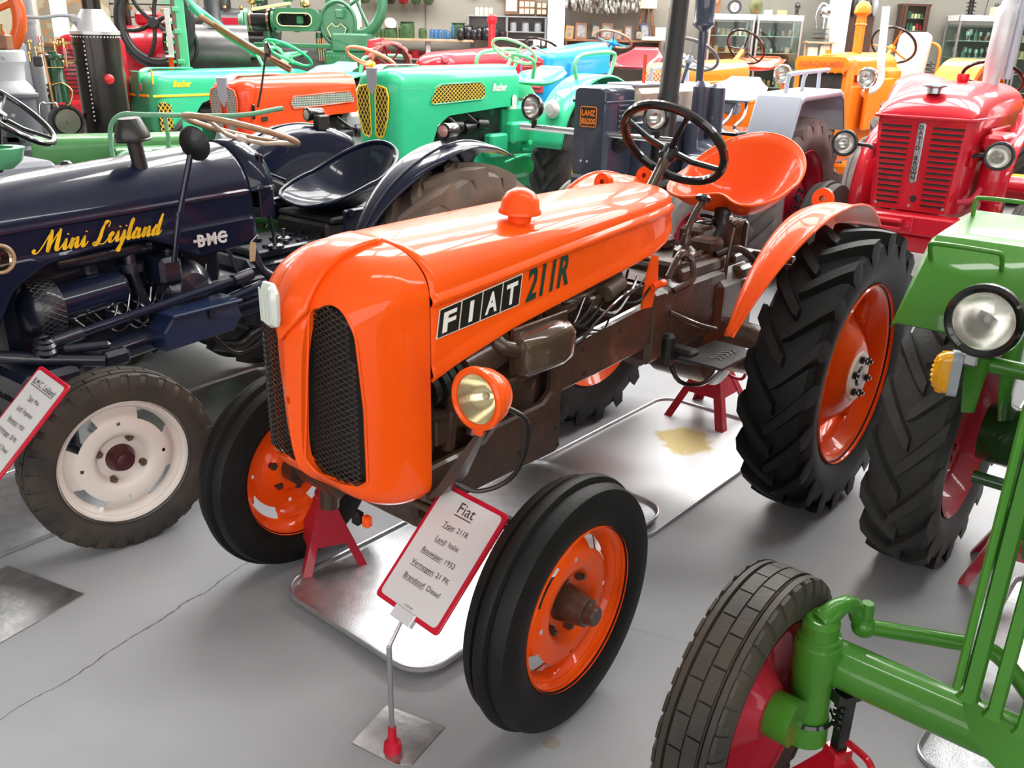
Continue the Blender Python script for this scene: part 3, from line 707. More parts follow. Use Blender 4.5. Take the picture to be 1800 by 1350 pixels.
# ---- frame, engine and gearbox
def vside(u): return np.interp(u, [.45, .62, 1.10, 1.7], [.125, .150, .196, .196])
def side_plate(poly, name, s, th=.028, m=M_brown):
    mb = MB(); mb.prism(poly, 0, 1, x=(1, 0, 0), y=(0, 0, 1), n=(0, 1, 0), bev=.2)
    # map the unit thickness to the bowed frame
    V = [(x, s * (vside(x) - th + th * min(1, max(0, yy))), z) for x, yy, z in mb.V]
    q = MB(); q.prism(poly, 0, th, x=(1, 0, 0), y=(0, 0, 1), n=(0, 1, 0), bev=.007)
    return MB().add([(x, s * (vside(x) - th + yy), z) for x, yy, z in q.V], q.F).build(name, m, FIAT, 25)
bm_ = [(.50, .650), (.62, .640), (.85, .642), (1.112, .650), (1.117, .64), (1.117, .485), (1.135, .468), (1.60, .476), (1.66, .52), (1.66, .600), (1.44, .606), (1.40, .635), (1.20, .640), (1.165, .665), (1.165, .780), (1.10, .785), (.85, .790), (.62, .795), (.50, .800)]
for s in (1, -1): side_plate(bm_, 'frame_rail', s)
fl = MB(); fl.box((1.38, 0, .475), (.50, .36, .02), .004); fl.build('frame_floor', M_brown, FIAT)
for u, z in ((1.14, .545), (1.13, .49), (1.30, .525), (1.02, .75), (1.0, .672), (.80, .75)):
    b = MB(); b.cyl((u, vside(u) - .004, z), (u, vside(u) + .001, z), .008, 12); b.build('frame_hole', M_core, FIAT)
eb = MB(); eb.box((1.36, 0, .70), (.46, .22, .40), .02); eb.box((1.02, 0, .76), (.34, .20, .24), .02); eb.box((1.25, 0, .98), (.50, .16, .14), .02); eb.build('engine_block', M_brown, FIAT)
fw_ = MB(); fw_.lathe([(0, .02), (.12, .02), (.135, .01), (.14, -.03), (0, -.03)], (1.27, .125, .655), (0, 1, 0), 40); fw_.lathe([(.142, .03), (.150, .03), (.150, -.02), (.142, -.02)], (1.27, .125, .655), (0, 1, 0), 40); fw_.build('flywheel_cover', M_brown, FIAT)
dyn = MB(); dyn.cyl((1.345, .150, .840), (1.50, .150, .808), .056, 28); dyn.build('dynamo', M_brown, FIAT)
for k, (u, rr_) in enumerate(((1.505, .060), (1.53, .058), (1.555, .060), (1.58, .050))):
    dd = MB(); dd.cyl((u, .135, .80 - (u - 1.5) * .2), (u + .018, .135, .796 - (u - 1.5) * .2), rr_, 24); dd.build('dynamo_band', M_blackcast, FIAT)
mf = MB(); rg = []
for u, w, h in ((1.355, .02, .03), (1.35, .032, .062), (1.335, .037, .074), (1.20, .040, .080), (1.165, .038, .074), (1.145, .028, .056), (1.135, .012, .03)):
    rg.append([(u, .225 + a, .818 + (1.42 - u) * .02 + b) for a, b in rrect(w * 2, h * 1.55, min(w, h) * .8)])
mf.loft(rg, True, True, True); mfo = mf.build('air_box', mat('glossy_brown_enamel', (.095, .058, .038), .16, 0, .9, .2, 10, .05, 60), FIAT, 40)
fl = MB(); rg = []
for u in (1.36, 1.14): rg.append([(u, .212 + a, .818 + (1.42 - u) * .02 + b) for a, b in rrect(.014, .150, .006)])
fl.loft(rg, True, True, True); fl.build('air_box_flange', M_brown, FIAT)
pb = MB(); pb.box((1.46, .215, .752), (.24, .034, .036), .004); pbo = pb.build('perforated_bracket', M_brown, FIAT)
for k in range(9): b = MB(); b.cyl((1.362 + k * .021, .2305, .748), (1.362 + k * .021, .2335, .748), .0075, 12); b.build('bracket_hole', M_core, pbo)
ip = MB(); ip.tube(smooth([(1.40, .10, .96), (1.40, .15, .935), (1.395, .17, .89), (1.39, .20, .855), (1.345, .22, .835)]), [.024, .022, .023, .020, .022, .019, .021, .019, .022, .020, .023, .020, .022, .020, .022, .020, .022, .021, .022, .022, .022, .022, .022, .022, .022][:25], 14); ip.build('intake_pipe', M_brown, FIAT)
fn = MB(); fn.lathe([(0, .10), (.045, .10)] + [(q, .10 - .012 * k - e) for k in range(8) for q, e in ((.052, 0), (.052, .005), (.044, .006), (.044, .011))] + [(.04, 0), (0, 0)], (1.26, .13, .87), (0, 0, 1), 28); fn.build('finned_cylinder', M_brown, FIAT)
of = MB(); of.lathe([(0, .035), (.018, .034), (.030, .028), (.032, .018), (.016, .012), (.014, 0), (.02, -.004), (.02, -.05), (0, -.05)], (1.46, .17, .72), (0, 0, 1), 20); of.build('oil_filler', M_brown, FIAT)
for p0, p1, r in (((1.60, .12, .70), (1.44, .14, .66), .03), ((1.60, .14, .62), (1.60, .14, .80), .022), ((1.53, .15, .60), (1.51, .15, .74), .018), ((1.44, .15, .61), (1.40, .15, .70), .02), ((1.40, .16, .90), (1.15, .16, .92), .018), ((1.15, .14, .86), (.75, .12, .90), .02), ((1.2, .16, .80), (1.2, .16, .93), .016)):
    b = MB(); b.cyl(p0, p1, r, 12); b.build('engine_fitting', M_brown, FIAT)
for c, d in (((1.14, .15, .875), (.07, .05, .055)), ((1.05, .16, .905), (.10, .04, .012)), ((.93, .14, .86), (.06, .05, .05)), ((1.56, .13, .66), (.05, .07, .07)), ((1.55, .10, .90), (.08, .1, .08))):
    b = MB(); b.box(c, d, .006); b.build('engine_bracket', M_brown, FIAT)
cl = MB(); cl.cyl((.89, .165, .885), (.80, .155, .90), .026, 16); cl.build('ignition_coil', mat('rusty_canister', (.10, .065, .04), .6, 0, 0, .5, 30), FIAT)
random.seed(3)
for k in range(8):
    u = 1.22 - k * .055; z0 = .83 + random.uniform(-.01, .05); b = MB()
    b.tube(smooth([(u, .13 + random.uniform(0, .04), z0), (u - .08, .185, z0 - .03 + random.uniform(-.02, .03)), (u - .16, .18, z0 + random.uniform(-.04, .02)), (u - .25, .15, z0 + .04 + random.uniform(-.02, .03))], 5), random.choice([.003, .004, .005]), 6)
    b.build('cable', M_rubber if k % 5 else M_steel, FIAT)
bt = MB(); bt.tube(smooth([(1.10, .185, .835), (1.14, .215, .79), (1.08, .225, .80), (.98, .21, .835), (.80, .18, .87), (.66, .17, .87)], 6), .0045, 6); bt.build('cable', M_black, FIAT)
# hanging orange bracket with its spring
ob_ = MB(); ob_.prism([(.70, .80), (.64, .795), (.618, .88), (.625, .955), (.66, .965), (.685, .90)], 0, .006, o=(0, .172, 0), n=(0, 1, 0)); obo = ob_.build('hanging_bracket', M_vermil, FIAT)
sp_ = MB(); sp_.tube([(.665 - .05 * t / 40, .190 + .009 * math.cos(t * .9), .868 + .009 * math.sin(t * .9)) for t in range(41)], .003, 6); sp_.build('bracket_spring', M_vermil, obo)
kb = MB(); kb.cyl((.60, .19, .868), (.622, .19, .868), .012, 12); kb.build('bracket_knob', M_vermil, obo)
# gearbox and axle
gb = MB(); gb.box((.30, 0, .69), (.56, .26, .28), .035); gb.box((.20, 0, .83), (.34, .24, .05), .01); gb.box((-.02, 0, .62), (.34, .30, .36), .05); gb.lathe([(0, .0), (.17, .0), (.17, .12), (.10, .16), (.085, .38), (.10, .40), (0, .40)], (0, 0, .5085), (0, 1, 0), 32); gb.lathe([(0, .0), (.17, .0), (.17, .12), (.10, .16), (.085, .38), (.10, .40), (0, .40)], (0, 0, .5085), (0, -1, 0), 32); gb.box((.54, 0, .70), (.10, .30, .26), .02)
gb.build('gearbox', M_brown, FIAT)
tp = MB(); tp.box((.22, .0, .858), (.24, .18, .018), .004); tp.build('gearbox_cover', M_brown, FIAT)
for k in range(10):
    a = (k % 5) / 4; b = MB(); b.cyl((.11 + .22 * a, .075 if k < 5 else -.075, .862), (.11 + .22 * a, .075 if k < 5 else -.075, .882), .011, 6); b.build('cover_bolt', M_brown, FIAT)
gl = MB(); gl.lathe([(0, .085), (.012, .085), (.018, .07), (.020, .045), (.040, .03), (.044, 0), (0, 0)], (.235, .05, .865), (0, 0, 1), 20); gl.build('gear_lever_boot', M_brown, FIAT)
gv = MB(); gv.tube(smooth([(.235, .05, .94), (.215, .05, .985), (.145, .05, 1.055)], 5), [.011] * 11, 10); gvo = gv.build('gear_lever', M_brown, FIAT)
gk = MB(); gk.lathe([(0, .020), (.02, .018), (.030, .008), (.028, -.002), (.014, -.008), (.012, -.02)], (.140, .05, 1.058), (-.3, 0, 1), 20); gk.build('lever_knob', M_black, gvo)
def lever(pts, r, knob, m=M_brown, km=M_black, parent=FIAT, name='lever'):
    b = MB(); b.tube(smooth(pts, 5), r, 8); o = b.build(name, m, parent)
    if knob: k = MB(); k.ball(pts[-1], knob, 12, 8); k.build('lever_knob', km, o)
    return o
lever([(.33, -.06, .87), (.34, -.06, .93), (.38, -.05, .985)], .006, .013)
lever([(.05, .12, .72), (.06, .13, .84), (.03, .13, .97)], .007, .016, km=M_brown)
lever([(.46, .14, .73), (.38, .20, .685), (.33, .25, .665)], .009, 0)
lever([(.50, .145, .86), (.44, .15, .93), (.36, .14, .90), (.30, .10, .88)], .011, 0, name='hydraulic_pipe')
lever([(.44, .135, .80), (.36, .16, .83), (.33, .13, .90), (.24, .11, .885)], .011, 0, name='hydraulic_pipe')
lever([(.10, .10, .86), (.0, .14, .875), (-.10, .17, .80), (-.12, .18, .70)], .013, 0, m=M_blackcast, name='hydraulic_hose')
for c, d in (((.08, .05, .89), (.09, .10, .05)), ((.0, -.04, .90), (.10, .10, .07)), ((.16, -.08, .89), (.07, .06, .05)), ((.36, .06, .85), (.08, .08, .06)), ((-.08, .12, .74), (.10, .05, .12))):
    b = MB(); b.box(c, d, .012); b.build('control_block', M_brown, FIAT)
# pedals, footplate
fp = MB(); fp.box((.325, .265, .575), (.26, .17, .010), .003, None); fpo = fp.build('footplate', M_blackcast, FIAT)
for k in range(5):
    for j in range(2): b = MB(); b.box((.27 + k * .026, .275 + .022 * j, .582), (.030, .004, .003), .001, None, PI / 4 * (1 if j else -1)); b.build('tread_bar', M_steel, fpo)
fb = MB(); fb.box((.40, .17, .575), (.06, .10, .05), .01); fb.box((.47, .10, .60), (.05, .14, .12), .012); fb.build('footplate_bracket', M_blackcast, FIAT)
lever([(.44, .13, .575), (.46, .20, .50), (.36, .24, .475), (.20, .22, .50), (.12, .19, .52)], .008, 0, m=M_black, name='trailer_cable')
pg = MB(); pg.box((.17, .205, .515), (.07, .03, .03), .006); pg.build('trailer_plug', M_black, FIAT)
# seat with its strap spring
seat, spt = tub_seat(FIAT, (-.210, 0, .962), .215, .236, (.045, .135, .285), M_vermil, 2.3, .052, 2.6, .006, ((PI, .60, M_core), (2.45, .62, M_refl), (-2.45, .62, M_core)))
for ph, q in ((.1, .12), (-2.6, .10)):
    p = np.array(spt(ph, q)); h = MB(); h.ball(p + (0, 0, .001), .012, 12, 6, (1, 1, .35)); h.build('seat_bolt', M_vermil, seat)
ss = MB(); rg = []
for p in smooth([(.03, 0, .84), (-.05, 0, .87), (-.10, 0, .93), (-.11, 0, .985), (-.13, 0, 1.0)], 5): rg.append([np.array(p) + (0, a, 0) for a in (-.03, .03)])
ss.loft(rg, False); ss.build('seat_spring', M_blackcast, FIAT, thick=.012)
cz = MB(); cz.tube([(-.11 + .035 * math.cos(t * .5), -.06 + .035 * math.sin(t * .5), .82 + t * .0022) for t in range(60)], .008, 8); cz.build('coil_spring', M_black, FIAT)
wb = MB(); wb.box((-.25, -.02, .86), (.07, .12, .12), .008); wbo = wb.build('spring_block', mat('tan_leather', (.20, .11, .065), .6, 0, 0, .4, 20), FIAT)
for k in range(5): b = MB(); b.box((-.25, -.06 + k * .02, .925), (.065, .012, .014), .003); b.build('block_rib', MATS['tan_leather'], wbo)
for c, d in (((-.16, 0, .80), (.16, .18, .06)), ((-.20, .06, .86), (.03, .02, .16)), ((-.30, 0, .70), (.10, .24, .06))):
    b = MB(); b.box(c, d, .008); b.build('seat_bracket', M_brown, FIAT)
for s in (-.10, .10): b = MB(); b.cyl((-.10, s, .74), (-.42, s * 1.3, .78), .016, 12); b.build('lift_arm', M_blackcast, FIAT)
b = MB(); b.cyl((-.28, -.20, .80), (-.28, .24, .80), .018, 14); b.build('lift_shaft', M_brown, FIAT)
# steering wheel
steering_wheel('steering_wheel', FIAT, (.282, -.005, 1.253), (-math.cos(R_(43.5)), 0, math.sin(R_(43.5))), .183, .0155, M_black, M_black, 4, .030, (.44, 0, 1.09), mat('dark_bronze_tube', (.10, .075, .055), .25, .6, .5), rot=.62, col_r=.019)
# small lamp ring standing on the bonnet's far rear edge, and one on each mudguard
def lampring(c, r):
    b = MB(); b.lathe([(r * .25, .012), (r * .9, .016), (r, .0), (r * .95, -.012), (r * .25, -.012)], c, (1, .0, .15), 28); return b.build('bonnet_hinge', M_vermil, FIAT)
lampring((.50, -.13, 1.135), .032)
# mudguards
for s in (1, -1):
    g = MB(); rg = []
    A = np.linspace(R_(22), R_(128), 40)
    for i, a in enumerate(A):
        t = i / 39; w = .020 + .145 * math.sin(min(1, t * 1.25 + .08) * PI / 2) * (1 if t < .8 else 1 - (t - .8) * .6); r0 = .525 + .03 * t
        q = []
        for e in np.linspace(0, 1, 9):
            v = .362 + w * e; rr_ = r0 + .020 * math.sin(min(1, e * 2.2) * PI * .5) + .004 * math.sin(e * PI) + .006 * max(0, e - .85) / .15
            q.append((rr_ * math.cos(a), s * v, RR + rr_ * math.sin(a)))
        q = [((r0 - .09 * min(1, t * 3 + .12)) * math.cos(a), s * .356, RR + (r0 - .09 * min(1, t * 3 + .12)) * math.sin(a)), ((r0 - .03) * math.cos(a), s * .356, RR + (r0 - .03) * math.sin(a))] + q
        rg.append(q)
    g.loft(rg, False); go = g.build('mudguard', M_vermil, FIAT, 50, thick=.004)
    eb_ = MB(); eb_.tube([r_[-1] for r_ in rg], .005, 8); eb_.build('mudguard_edge', M_vermil, go)
    er = MB(); er.lathe([(.010, .012), (.036, .014), (.040, 0), (.036, -.014), (.010, -.012)], (-.14, s * .37, RR + .560), (1, 0, .3), 24); er.build('lamp_bracket', M_vermil, go)
# headlight on its arm
for s in (1,):
    headlight('headlight', FIAT, (1.690, s * .398, .856), (1, s * .02, .06), .068, M_orange, M_orange, M_lensy, .080)
    a = MB(); rg = []
    for p, w in (((1.68, s * .39, .772), .018), ((1.66, s * .33, .70), .030), ((1.63, s * .25, .60), .042), ((1.62, s * .19, .535), .048)):
        rg.append([np.array(p) + np.array(k) for k in ((w * .5, s * w, w * .2), (w * .5, -s * w * .3, -w * .6), (-w * .5, -s * w * .3, -w * .6), (-w * .5, s * w, w * .2))])
    a.loft(rg, True, True, True); a.build('headlight_arm', M_brown, FIAT)
    a = MB(); a.box((1.685, s * .396, .782), (.014, .026, .026), .003); a.build('headlight_bracket', M_vermil, FIAT)
    a = MB(); a.tube(smooth([(1.63, s * .41, .83), (1.57, s * .44, .77), (1.56, s * .40, .63), (1.60, s * .32, .57), (1.64, s * .25, .60)], 6), .006, 8); a.build('headlight_cable', M_blackcast, FIAT)
# front axle, tie rod
ax = MB(); ax.box((WB, 0, .37), (.07, .56, .06), .012); ax.box((WB, 0, .43), (.10, .14, .12), .015)
for s in (1, -1): ax.cyl((WB, s * .36, .24), (WB - .01, s * .36, .40), .03, 16); ax.cyl((WB, s * .30, RF), (WB, s * .50, RF), .028, 16)
ax.build('front_axle', M_brown, FIAT)
tr_ = MB(); tr_.cyl((1.40, -.40, .36), (1.40, .42, .36), .014, 12); tr_.cyl((1.58, .10, .50), (1.42, .42, .40), .012, 12)
tr_.build('tie_rod', M_blackcast, FIAT)
sa = MB(); sa.box((1.46, .40, .36), (.16, .035, .03), .008); sa.box((1.46, -.40, .36), (.16, .035, .03), .008); sa.build('steering_arm', M_blackcast, FIAT)
tb = MB(); tb.box((1.78, .09, .485), (.03, .03, .04), .01); tb.build('tow_hook', M_rubber, FIAT); tb = MB(); tb.box((1.78, .125, .488), (.02, .022, .03), .004); tb.build('tow_pin', M_vermil, FIAT)
# ================================================================ the blue tractor on the left
BLU = thing('tractor', 'dark navy tractor with a cream front wheel and yellow script on its bonnet', 'tractor', (-.736, 4.229, 0), 234)
BWB = 1.75
def part(mb, name, m, par, sharp=35, **k): return mb.build(name, m, par, sharp, **k)
def bx(name, c, d, m, par, bev=.006, rz=0.0): b = MB(); b.box(c, d, bev, None, rz); return b.build(name, m, par)
def tb(name, pts, r, m, par, n=10, k=6, sm=True, sharp=50): b = MB(); b.tube(smooth(pts, k) if sm else pts, r, n); return b.build(name, m, par, sharp)
def cy(name, p0, p1, r, m, par, n=20, r1=None): b = MB(); b.cyl(p0, p1, r, n, r1); return b.build(name, m, par)
def lt(name, prof, o, d, m, par, n=28, sharp=35): b = MB(); b.lathe(prof, o, d, n); return b.build(name, m, par, sharp)
_a = R_(234); _dx, _dy = -1.252 + .736, 2.543 - 4.229
wheel('front_wheel', BLU, (_dx * math.cos(_a) + _dy * math.sin(_a), -_dx * math.sin(_a) + _dy * math.cos(_a), .294), 1, .296, .122, .204, 'block', M_rubberold, M_white, 'disc', nl=30, deg=-11.2, m_hub=mat('dark_red_hub', (.05, .006, .008), .4), nuts=4, hubk=.42, m_nut=mat('rusty_nut', (.10, .055, .035), .6))
wheel('front_wheel', BLU, (BWB, -.55, .31), -1, .312, .125, .215, 'block', M_rubberold, M_white, 'disc', nl=30, m_hub=M_redrim, nuts=4)
for s in (1, -1): wheel('rear_wheel', BLU, (-.08, s * .56, .53), s, .535, .235, .33, 'lug', M_rubberbrown, M_white, 'rear', 14, m_hub=M_navycast, mirror_tread=1)
# bonnet: rounded top shell, side skirt with a step and a fin towards the rear
def bl_sec(u):
    t = (u - .72) / 1.2; zt = 1.175 - .065 * t - .02 * t * t; zc = 1.0 - .025 * t; w = .205 + .012 * t
    sk = np.interp(u, [.78, .86, 1.06, 1.16, 1.26, 1.45, 1.62, 1.74, 1.80, 1.95], [.80, .795, .785, .845, .885, .880, .86, .80, .70, .45])
    step = .905 - .02 * t
    L = [(w + .004, sk), (w + .006, sk + .012)] + ([(w + .005, max(sk + .014, step - .008)), (w, max(sk + .018, step)), (w - .002, max(sk + .022, step + .012))]) + [(w - .003, zc - .01), (w + .003, zc - .002), (w + .002, zc + .006), (w - .006, zc + .012)]
    for k in np.linspace(0, 1, 15)[1:]:
        a = k * PI / 2; L.append(((w - .006) * math.cos(a) ** 1.0, zc + .012 + (zt - zc - .012) * math.sin(a) ** 1.15))
    return [(u, v, z) for v, z in L] + [(u, -v, z) for v, z in L[-2::-1]]
M_navyside = M_navy
h = MB(); h.loft([bl_sec(u) for u in np.linspace(.785, 1.93, 50)], False); hb_ = h.build('bonnet', M_navy, BLU, 30, thick=.004)
# nose
h = MB(); rg = []
for k in np.linspace(0, 1, 10):
    u = 1.93 + .09 * math.sin(k * PI / 2); q = 1 - .35 * (1 - math.cos(k * PI / 2)); rg.append([(u, v * q, .82 + (z - .82) * q) for _, v, z in bl_sec(1.93)])
h.loft(rg, False, True, True); h.build('nose_cowl', M_navy, BLU, 40)
# dash shell behind the bonnet
h = MB(); h.loft([[(u, v * 1.02, 1.0 + (z - 1.0) * 1.02 + .002) for _, v, z in bl_sec(.80)][6:-6] for u in (.79, .70)] + [[(.66, v * .9, 1.0 + (z - 1.0) * .9) for _, v, z in bl_sec(.80)][6:-6]], False); h.build('dash_shell', M_navy, BLU, 30, thick=.01)
bx('dash_corner', (.72, .205, .945), (.07, .012, .11), M_navy, BLU, .004)
bx('dash_panel', (.70, 0, 1.02), (.02, .34, .22), M_black, BLU)
for z in (.93, .975): cy('dash_bolt', (.735, .21, z), (.735, .215, z), .005, M_black, BLU, 8)
# air stack with its pre-cleaner bowl, passing a hole in the bonnet
cy('air_stack', (1.16, .10, .98), (1.195, .10, 1.225), .026, M_blackcast, BLU)
lt('stack_cap', [(0, .068), (.036, .068), (.040, .062), (.060, .012), (.060, .0), (.064, -.004), (.062, -.008), (.02, -.008)], (1.195, .10, 1.220), (.1, 0, 1), M_blackcast, BLU, 36)
lt('stack_hole', [(.048, .0), (.046, .003), (0, .003)], (1.16, .10, 1.062), (.08, .62, 1), M_core, BLU, 28)
# mirror on its rod
tb('mirror_rod', [(1.20, .27, .80), (1.17, .28, .95), (1.10, .29, 1.17)], .011, M_navy, BLU, sm=False)
lt('rod_clamp', [(0, .012), (.016, .012), (.016, -.012), (0, -.012)], (1.165, .281, .965), (-.12, 0, 1), M_navy, BLU, 14)
lt('mirror', [(0, .012), (.012, .014), (.03, .006), (.058, -.004), (.062, -.010), (.056, -.016), (0, -.016)], (1.085, .29, 1.205), (.72, .25, -.15), M_blackcast, BLU, 36)
# lettering
def script_text(name, word, o, x, y, m, par, sl=.42, th=.30, lift=.003):
    G = {'M': (1.95, [[(-.62, .42), (-.72, .22), (-.5, .02), (-.15, .3), (.30, 1.3), (.58, 2.0)], [(.58, 2.0), (.60, 1.2), (.60, .45), (.58, .0)], [(.58, 0), (.95, 1.1), (1.38, 2.0)], [(1.38, 2.0), (1.36, 1.1), (1.38, .3), (1.5, .02), (1.68, .1), (1.9, .45)]]),
         'i': (.66, [[(-.05, .45), (.16, .95), (.20, 1.0)], [(.20, 1.0), (.18, .4), (.26, .03), (.42, .06), (.66, .45)], [(.24, 1.36), (.25, 1.46)]]),
         'n': (1.12, [[(-.05, .45), (.1, .95), (.17, 1.0)], [(.17, 1.0), (.17, .5), (.14, 0)], [(.15, .2), (.35, .75), (.58, 1.0), (.70, .85)], [(.70, .85), (.66, .35), (.74, .03), (.9, .08), (1.12, .45)]]),
         'L': (1.35, [[(1.0, 1.55), (1.10, 1.85), (.95, 2.08), (.70, 2.05), (.55, 1.8)], [(.60, 1.95), (.44, 1.3), (.40, .7), (.22, .1), (-.05, -.05), (-.22, .1), (-.1, .26), (.15, .2), (.6, .0), (.95, .02), (1.25, .4)]]),
         'e': (.66, [[(-.05, .4), (.25, .55), (.42, .82), (.30, 1.0)], [(.30, 1.0), (.10, .75), (.08, .3), (.22, .02), (.42, .08), (.66, .45)]]),
         'j': (.62, [[(-.05, .45), (.14, .95), (.18, 1.0)], [(.18, 1.0), (.16, .2), (.12, -.5)], [(.12, -.5), (.0, -.92), (-.2, -.9), (-.2, -.65), (.1, -.2), (.62, .45)], [(.22, 1.36), (.23, 1.46)]]),
         'l': (.58, [[(-.05, .45), (.22, 1.2), (.34, 1.8), (.26, 2.05)], [(.26, 2.05), (.14, 1.7), (.10, .5), (.20, .03), (.36, .08), (.58, .45)]]),
         'a': (1.02, [[(.58, .86), (.38, 1.0), (.16, .8)], [(.16, .8), (.05, .4), (.16, .04), (.36, .12), (.6, .7)], [(.62, 1.0), (.58, .4), (.66, .03), (.82, .08), (1.02, .45)]]),
         'd': (1.02, [[(.58, .86), (.38, 1.0), (.16, .8)], [(.16, .8), (.05, .4), (.16, .04), (.36, .12), (.6, .7)], [(.72, 2.1), (.62, 1.2), (.58, .4), (.66, .03), (.82, .08), (1.02, .45)]]), ' ': (.75, [])}
    o = np.asarray(o, float); x = np.asarray(x, float); y = np.asarray(y, float); n_ = nrm(np.cross(x, y)); mb = MB(); pen = 0
    for ch in word:
        adv, st = G[ch]
        for s_ in st:
            P = np.array([p for p in smooth([np.array((*q, 0)) for q in s_], 6)])[:, :2] + (pen, 0); P[:, 0] += sl * P[:, 1]
            L_ = []; Rr = []
            for i in range(len(P)):
                t = nrm(P[min(i + 1, len(P) - 1)] - P[max(i - 1, 0)]); nn_ = np.array([-t[1], t[0]])
                dn = max(0, -(t @ nrm(np.array([.42, 1.0])))) ; f = math.sin(PI * min(1, max(0, (i + .8) / (len(P) + .6)))) ** .5
                w = (.055 + th * .52 * dn ** 1.4 * f) if len(s_) > 2 else .10
                L_.append(P[i] + nn_ * w); Rr.append(P[i] - nn_ * w)
            mb.loft([[o + x * a + y * b + n_ * lift for a, b in L_], [o + x * a + y * b + n_ * lift for a, b in Rr]], False)
        pen += adv
    return mb.build(name, m, par, flat=True), pen
SZ = .0345
script_text('script_lettering', 'Mini Leijland', (1.640, .2225, .902), (-SZ * 1.02, 0, -.0004), (0, 0, SZ), M_gold, hb_)
bx('emblem_bar', (1.000, .2135, .847), (.150, .006, .011), M_paper, BLU, .001)
mb = MB()
for k_, ch in enumerate('BMC'):
    V, F_ = text(ch, .062, bold=.0018); c_ = (V[:, 0].max() + V[:, 0].min()) / 2
    for l in (.2185, .2225): mb.add([(1.000 - (k_ - 1) * .046 - (a - c_) * .92, l, .826 + b) for a, b in V], F_)
mb.build('emblem_letters', M_paper, BLU, flat=True)
# front lamp in the side, air cleaner drum, pipes, rods
headlight('side_lamp', BLU, (1.765, .222, .905), (0, 1, .02), .046, M_tan, M_tan, M_lensy, .03)
eb = MB(); eb.box((1.30, 0, .68), (.85, .20, .44), .03); eb.box((1.12, 0, .62), (.20, .32, .34), .05); eb.box((1.0, 0, .55), (.80, .24, .22), .03); eb.build('engine_block', M_navycast, BLU)
cy('air_cleaner', (1.59, .16, .705), (1.36, .16, .725), .062, M_navy, BLU, 32)
lt('air_cleaner_cap', [(0, .055), (.05, .052), (.085, .035), (.105, .0), (.105, -.045), (.09, -.05), (0, -.05)], (1.645, .15, .70), (1, 0, 0), M_navycast, BLU, 36)
g = MB()
for k in range(34):
    a0 = k / 34 * 2 * PI
    for d in (1, -1): g.tube([(1.69 - .085 * t, .15 + .1065 * math.cos(a0 + d * .5 * t), .70 + .1065 * math.sin(a0 + d * .5 * t)) for t in (0, .5, 1)], .0012, 4)
tag(g.build('cleaner_gauze', M_mesh, BLU), None, kind='stuff')
lt('flange', [(0, .012), (.05, .012), (.055, .0), (.05, -.012), (0, -.012)], (1.36, .16, .725), (1, 0, 0), M_navy, BLU)
tb('exhaust_manifold', [(1.55, .13, .84), (1.45, .15, .845), (1.28, .15, .85), (1.22, .13, .84)], .030, M_navycast, BLU, 14)
tb('exhaust_pipe', [(1.30, .15, .86), (1.30, .16, .76), (1.26, .17, .60), (1.20, .17, .48)], .022, M_navycast, BLU, 12)
cy('pipe_flange', (1.30, .16, .80), (1.30, .16, .77), .042, M_navycast, BLU)
lt('bell_housing', [(0, .16), (.06, .15), (.10, .11), (.125, .03), (.125, 0), (0, 0)], (1.10, .08, .66), (0, 1, .1), M_navycast, BLU, 32)
bx('rod_bracket', (1.19, .18, .76), (.09, .12, .10), M_navycast, BLU, .015)
cy('drag_link', (1.66, .28, .625), (.90, .255, .685), .016, M_navy, BLU)
for p, q in (((1.70, .28, .62), (1.58, .28, .632)), ((.95, .257, .68), (.86, .25, .69))): cy('link_end', p, q, .024, M_navycast, BLU, 16)
lt('boot', [(.02, .035), (.032, .03), (.026, .02), (.034, .01), (.028, .0), (.036, -.01), (.02, -.03)], (1.71, .29, .615), (0, .2, 1), M_navycast, BLU)
cy('side_beam', (1.56, .23, .515), (.80, .215, .565), .045, M_navy, BLU, 24)
cy('side_tube', (1.05, .27, .605), (.80, .26, .64), .022, M_navy, BLU)
tbx = MB(); tbx.prism([(1.315, .505), (1.315, .575), (1.27, .625), (1.00, .640), (.985, .565), (1.02, .515)], -.055, .055, o=(0, .285, 0), n=(0, 1, 0), bev=.006); tbo = tbx.build('toolbox', mat('toolbox_blue', (.012, .022, .065), .3, 0, .5), BLU, 25)
bx('toolbox_lid', (1.14, .30, .632), (.30, .13, .012), MATS['toolbox_blue'], tbo, .004, 0.0); bx('toolbox_latch', (1.12, .348, .605), (.022, .014, .040), M_navycast, tbo, .004)
ax = MB(); ax.box((BWB, 0, .40), (.10, .80, .09), .02); ax.cyl((BWB, .42, .22), (BWB, .42, .50), .035, 16); ax.cyl((BWB, -.42, .22), (BWB, -.42, .50), .035, 16); ax.box((1.72, .20, .50), (.20, .30, .10), .02); ax.cyl((BWB, .42, .31), (BWB, .52, .31), .03); ax.cyl((BWB, -.42, .31), (BWB, -.52, .31), .03); ax.build('front_axle', M_navycast, BLU)
tb('axle_tube', [(1.86, .16, .60), (1.72, .27, .575), (1.56, .37, .55)], .022, M_navycast, BLU); bx('steering_arm', (1.52, .36, .545), (.10, .05, .06), M_navycast, BLU, .015); bx('kingpin_arm', (1.60, .34, .60), (.15, .03, .028), M_navycast, BLU, .01, -.5)
for k in range(6): cy('axle_bolt', (1.80, .12 + .06 * k, .47), (1.815, .12 + .06 * k, .47), .012, M_navycast, BLU, 6)
tb('exhaust_tail', [(.98, .12, .40), (.86, .12, .365), (.76, .12, .40), (.60, .12, .42)], .026, M_blackcast, BLU, 12)
tb('hose', [(1.02, .18, .47), (.95, .22, .38), (.85, .22, .38), (.76, .2, .42)], .008, M_black, BLU)
random.seed(11)
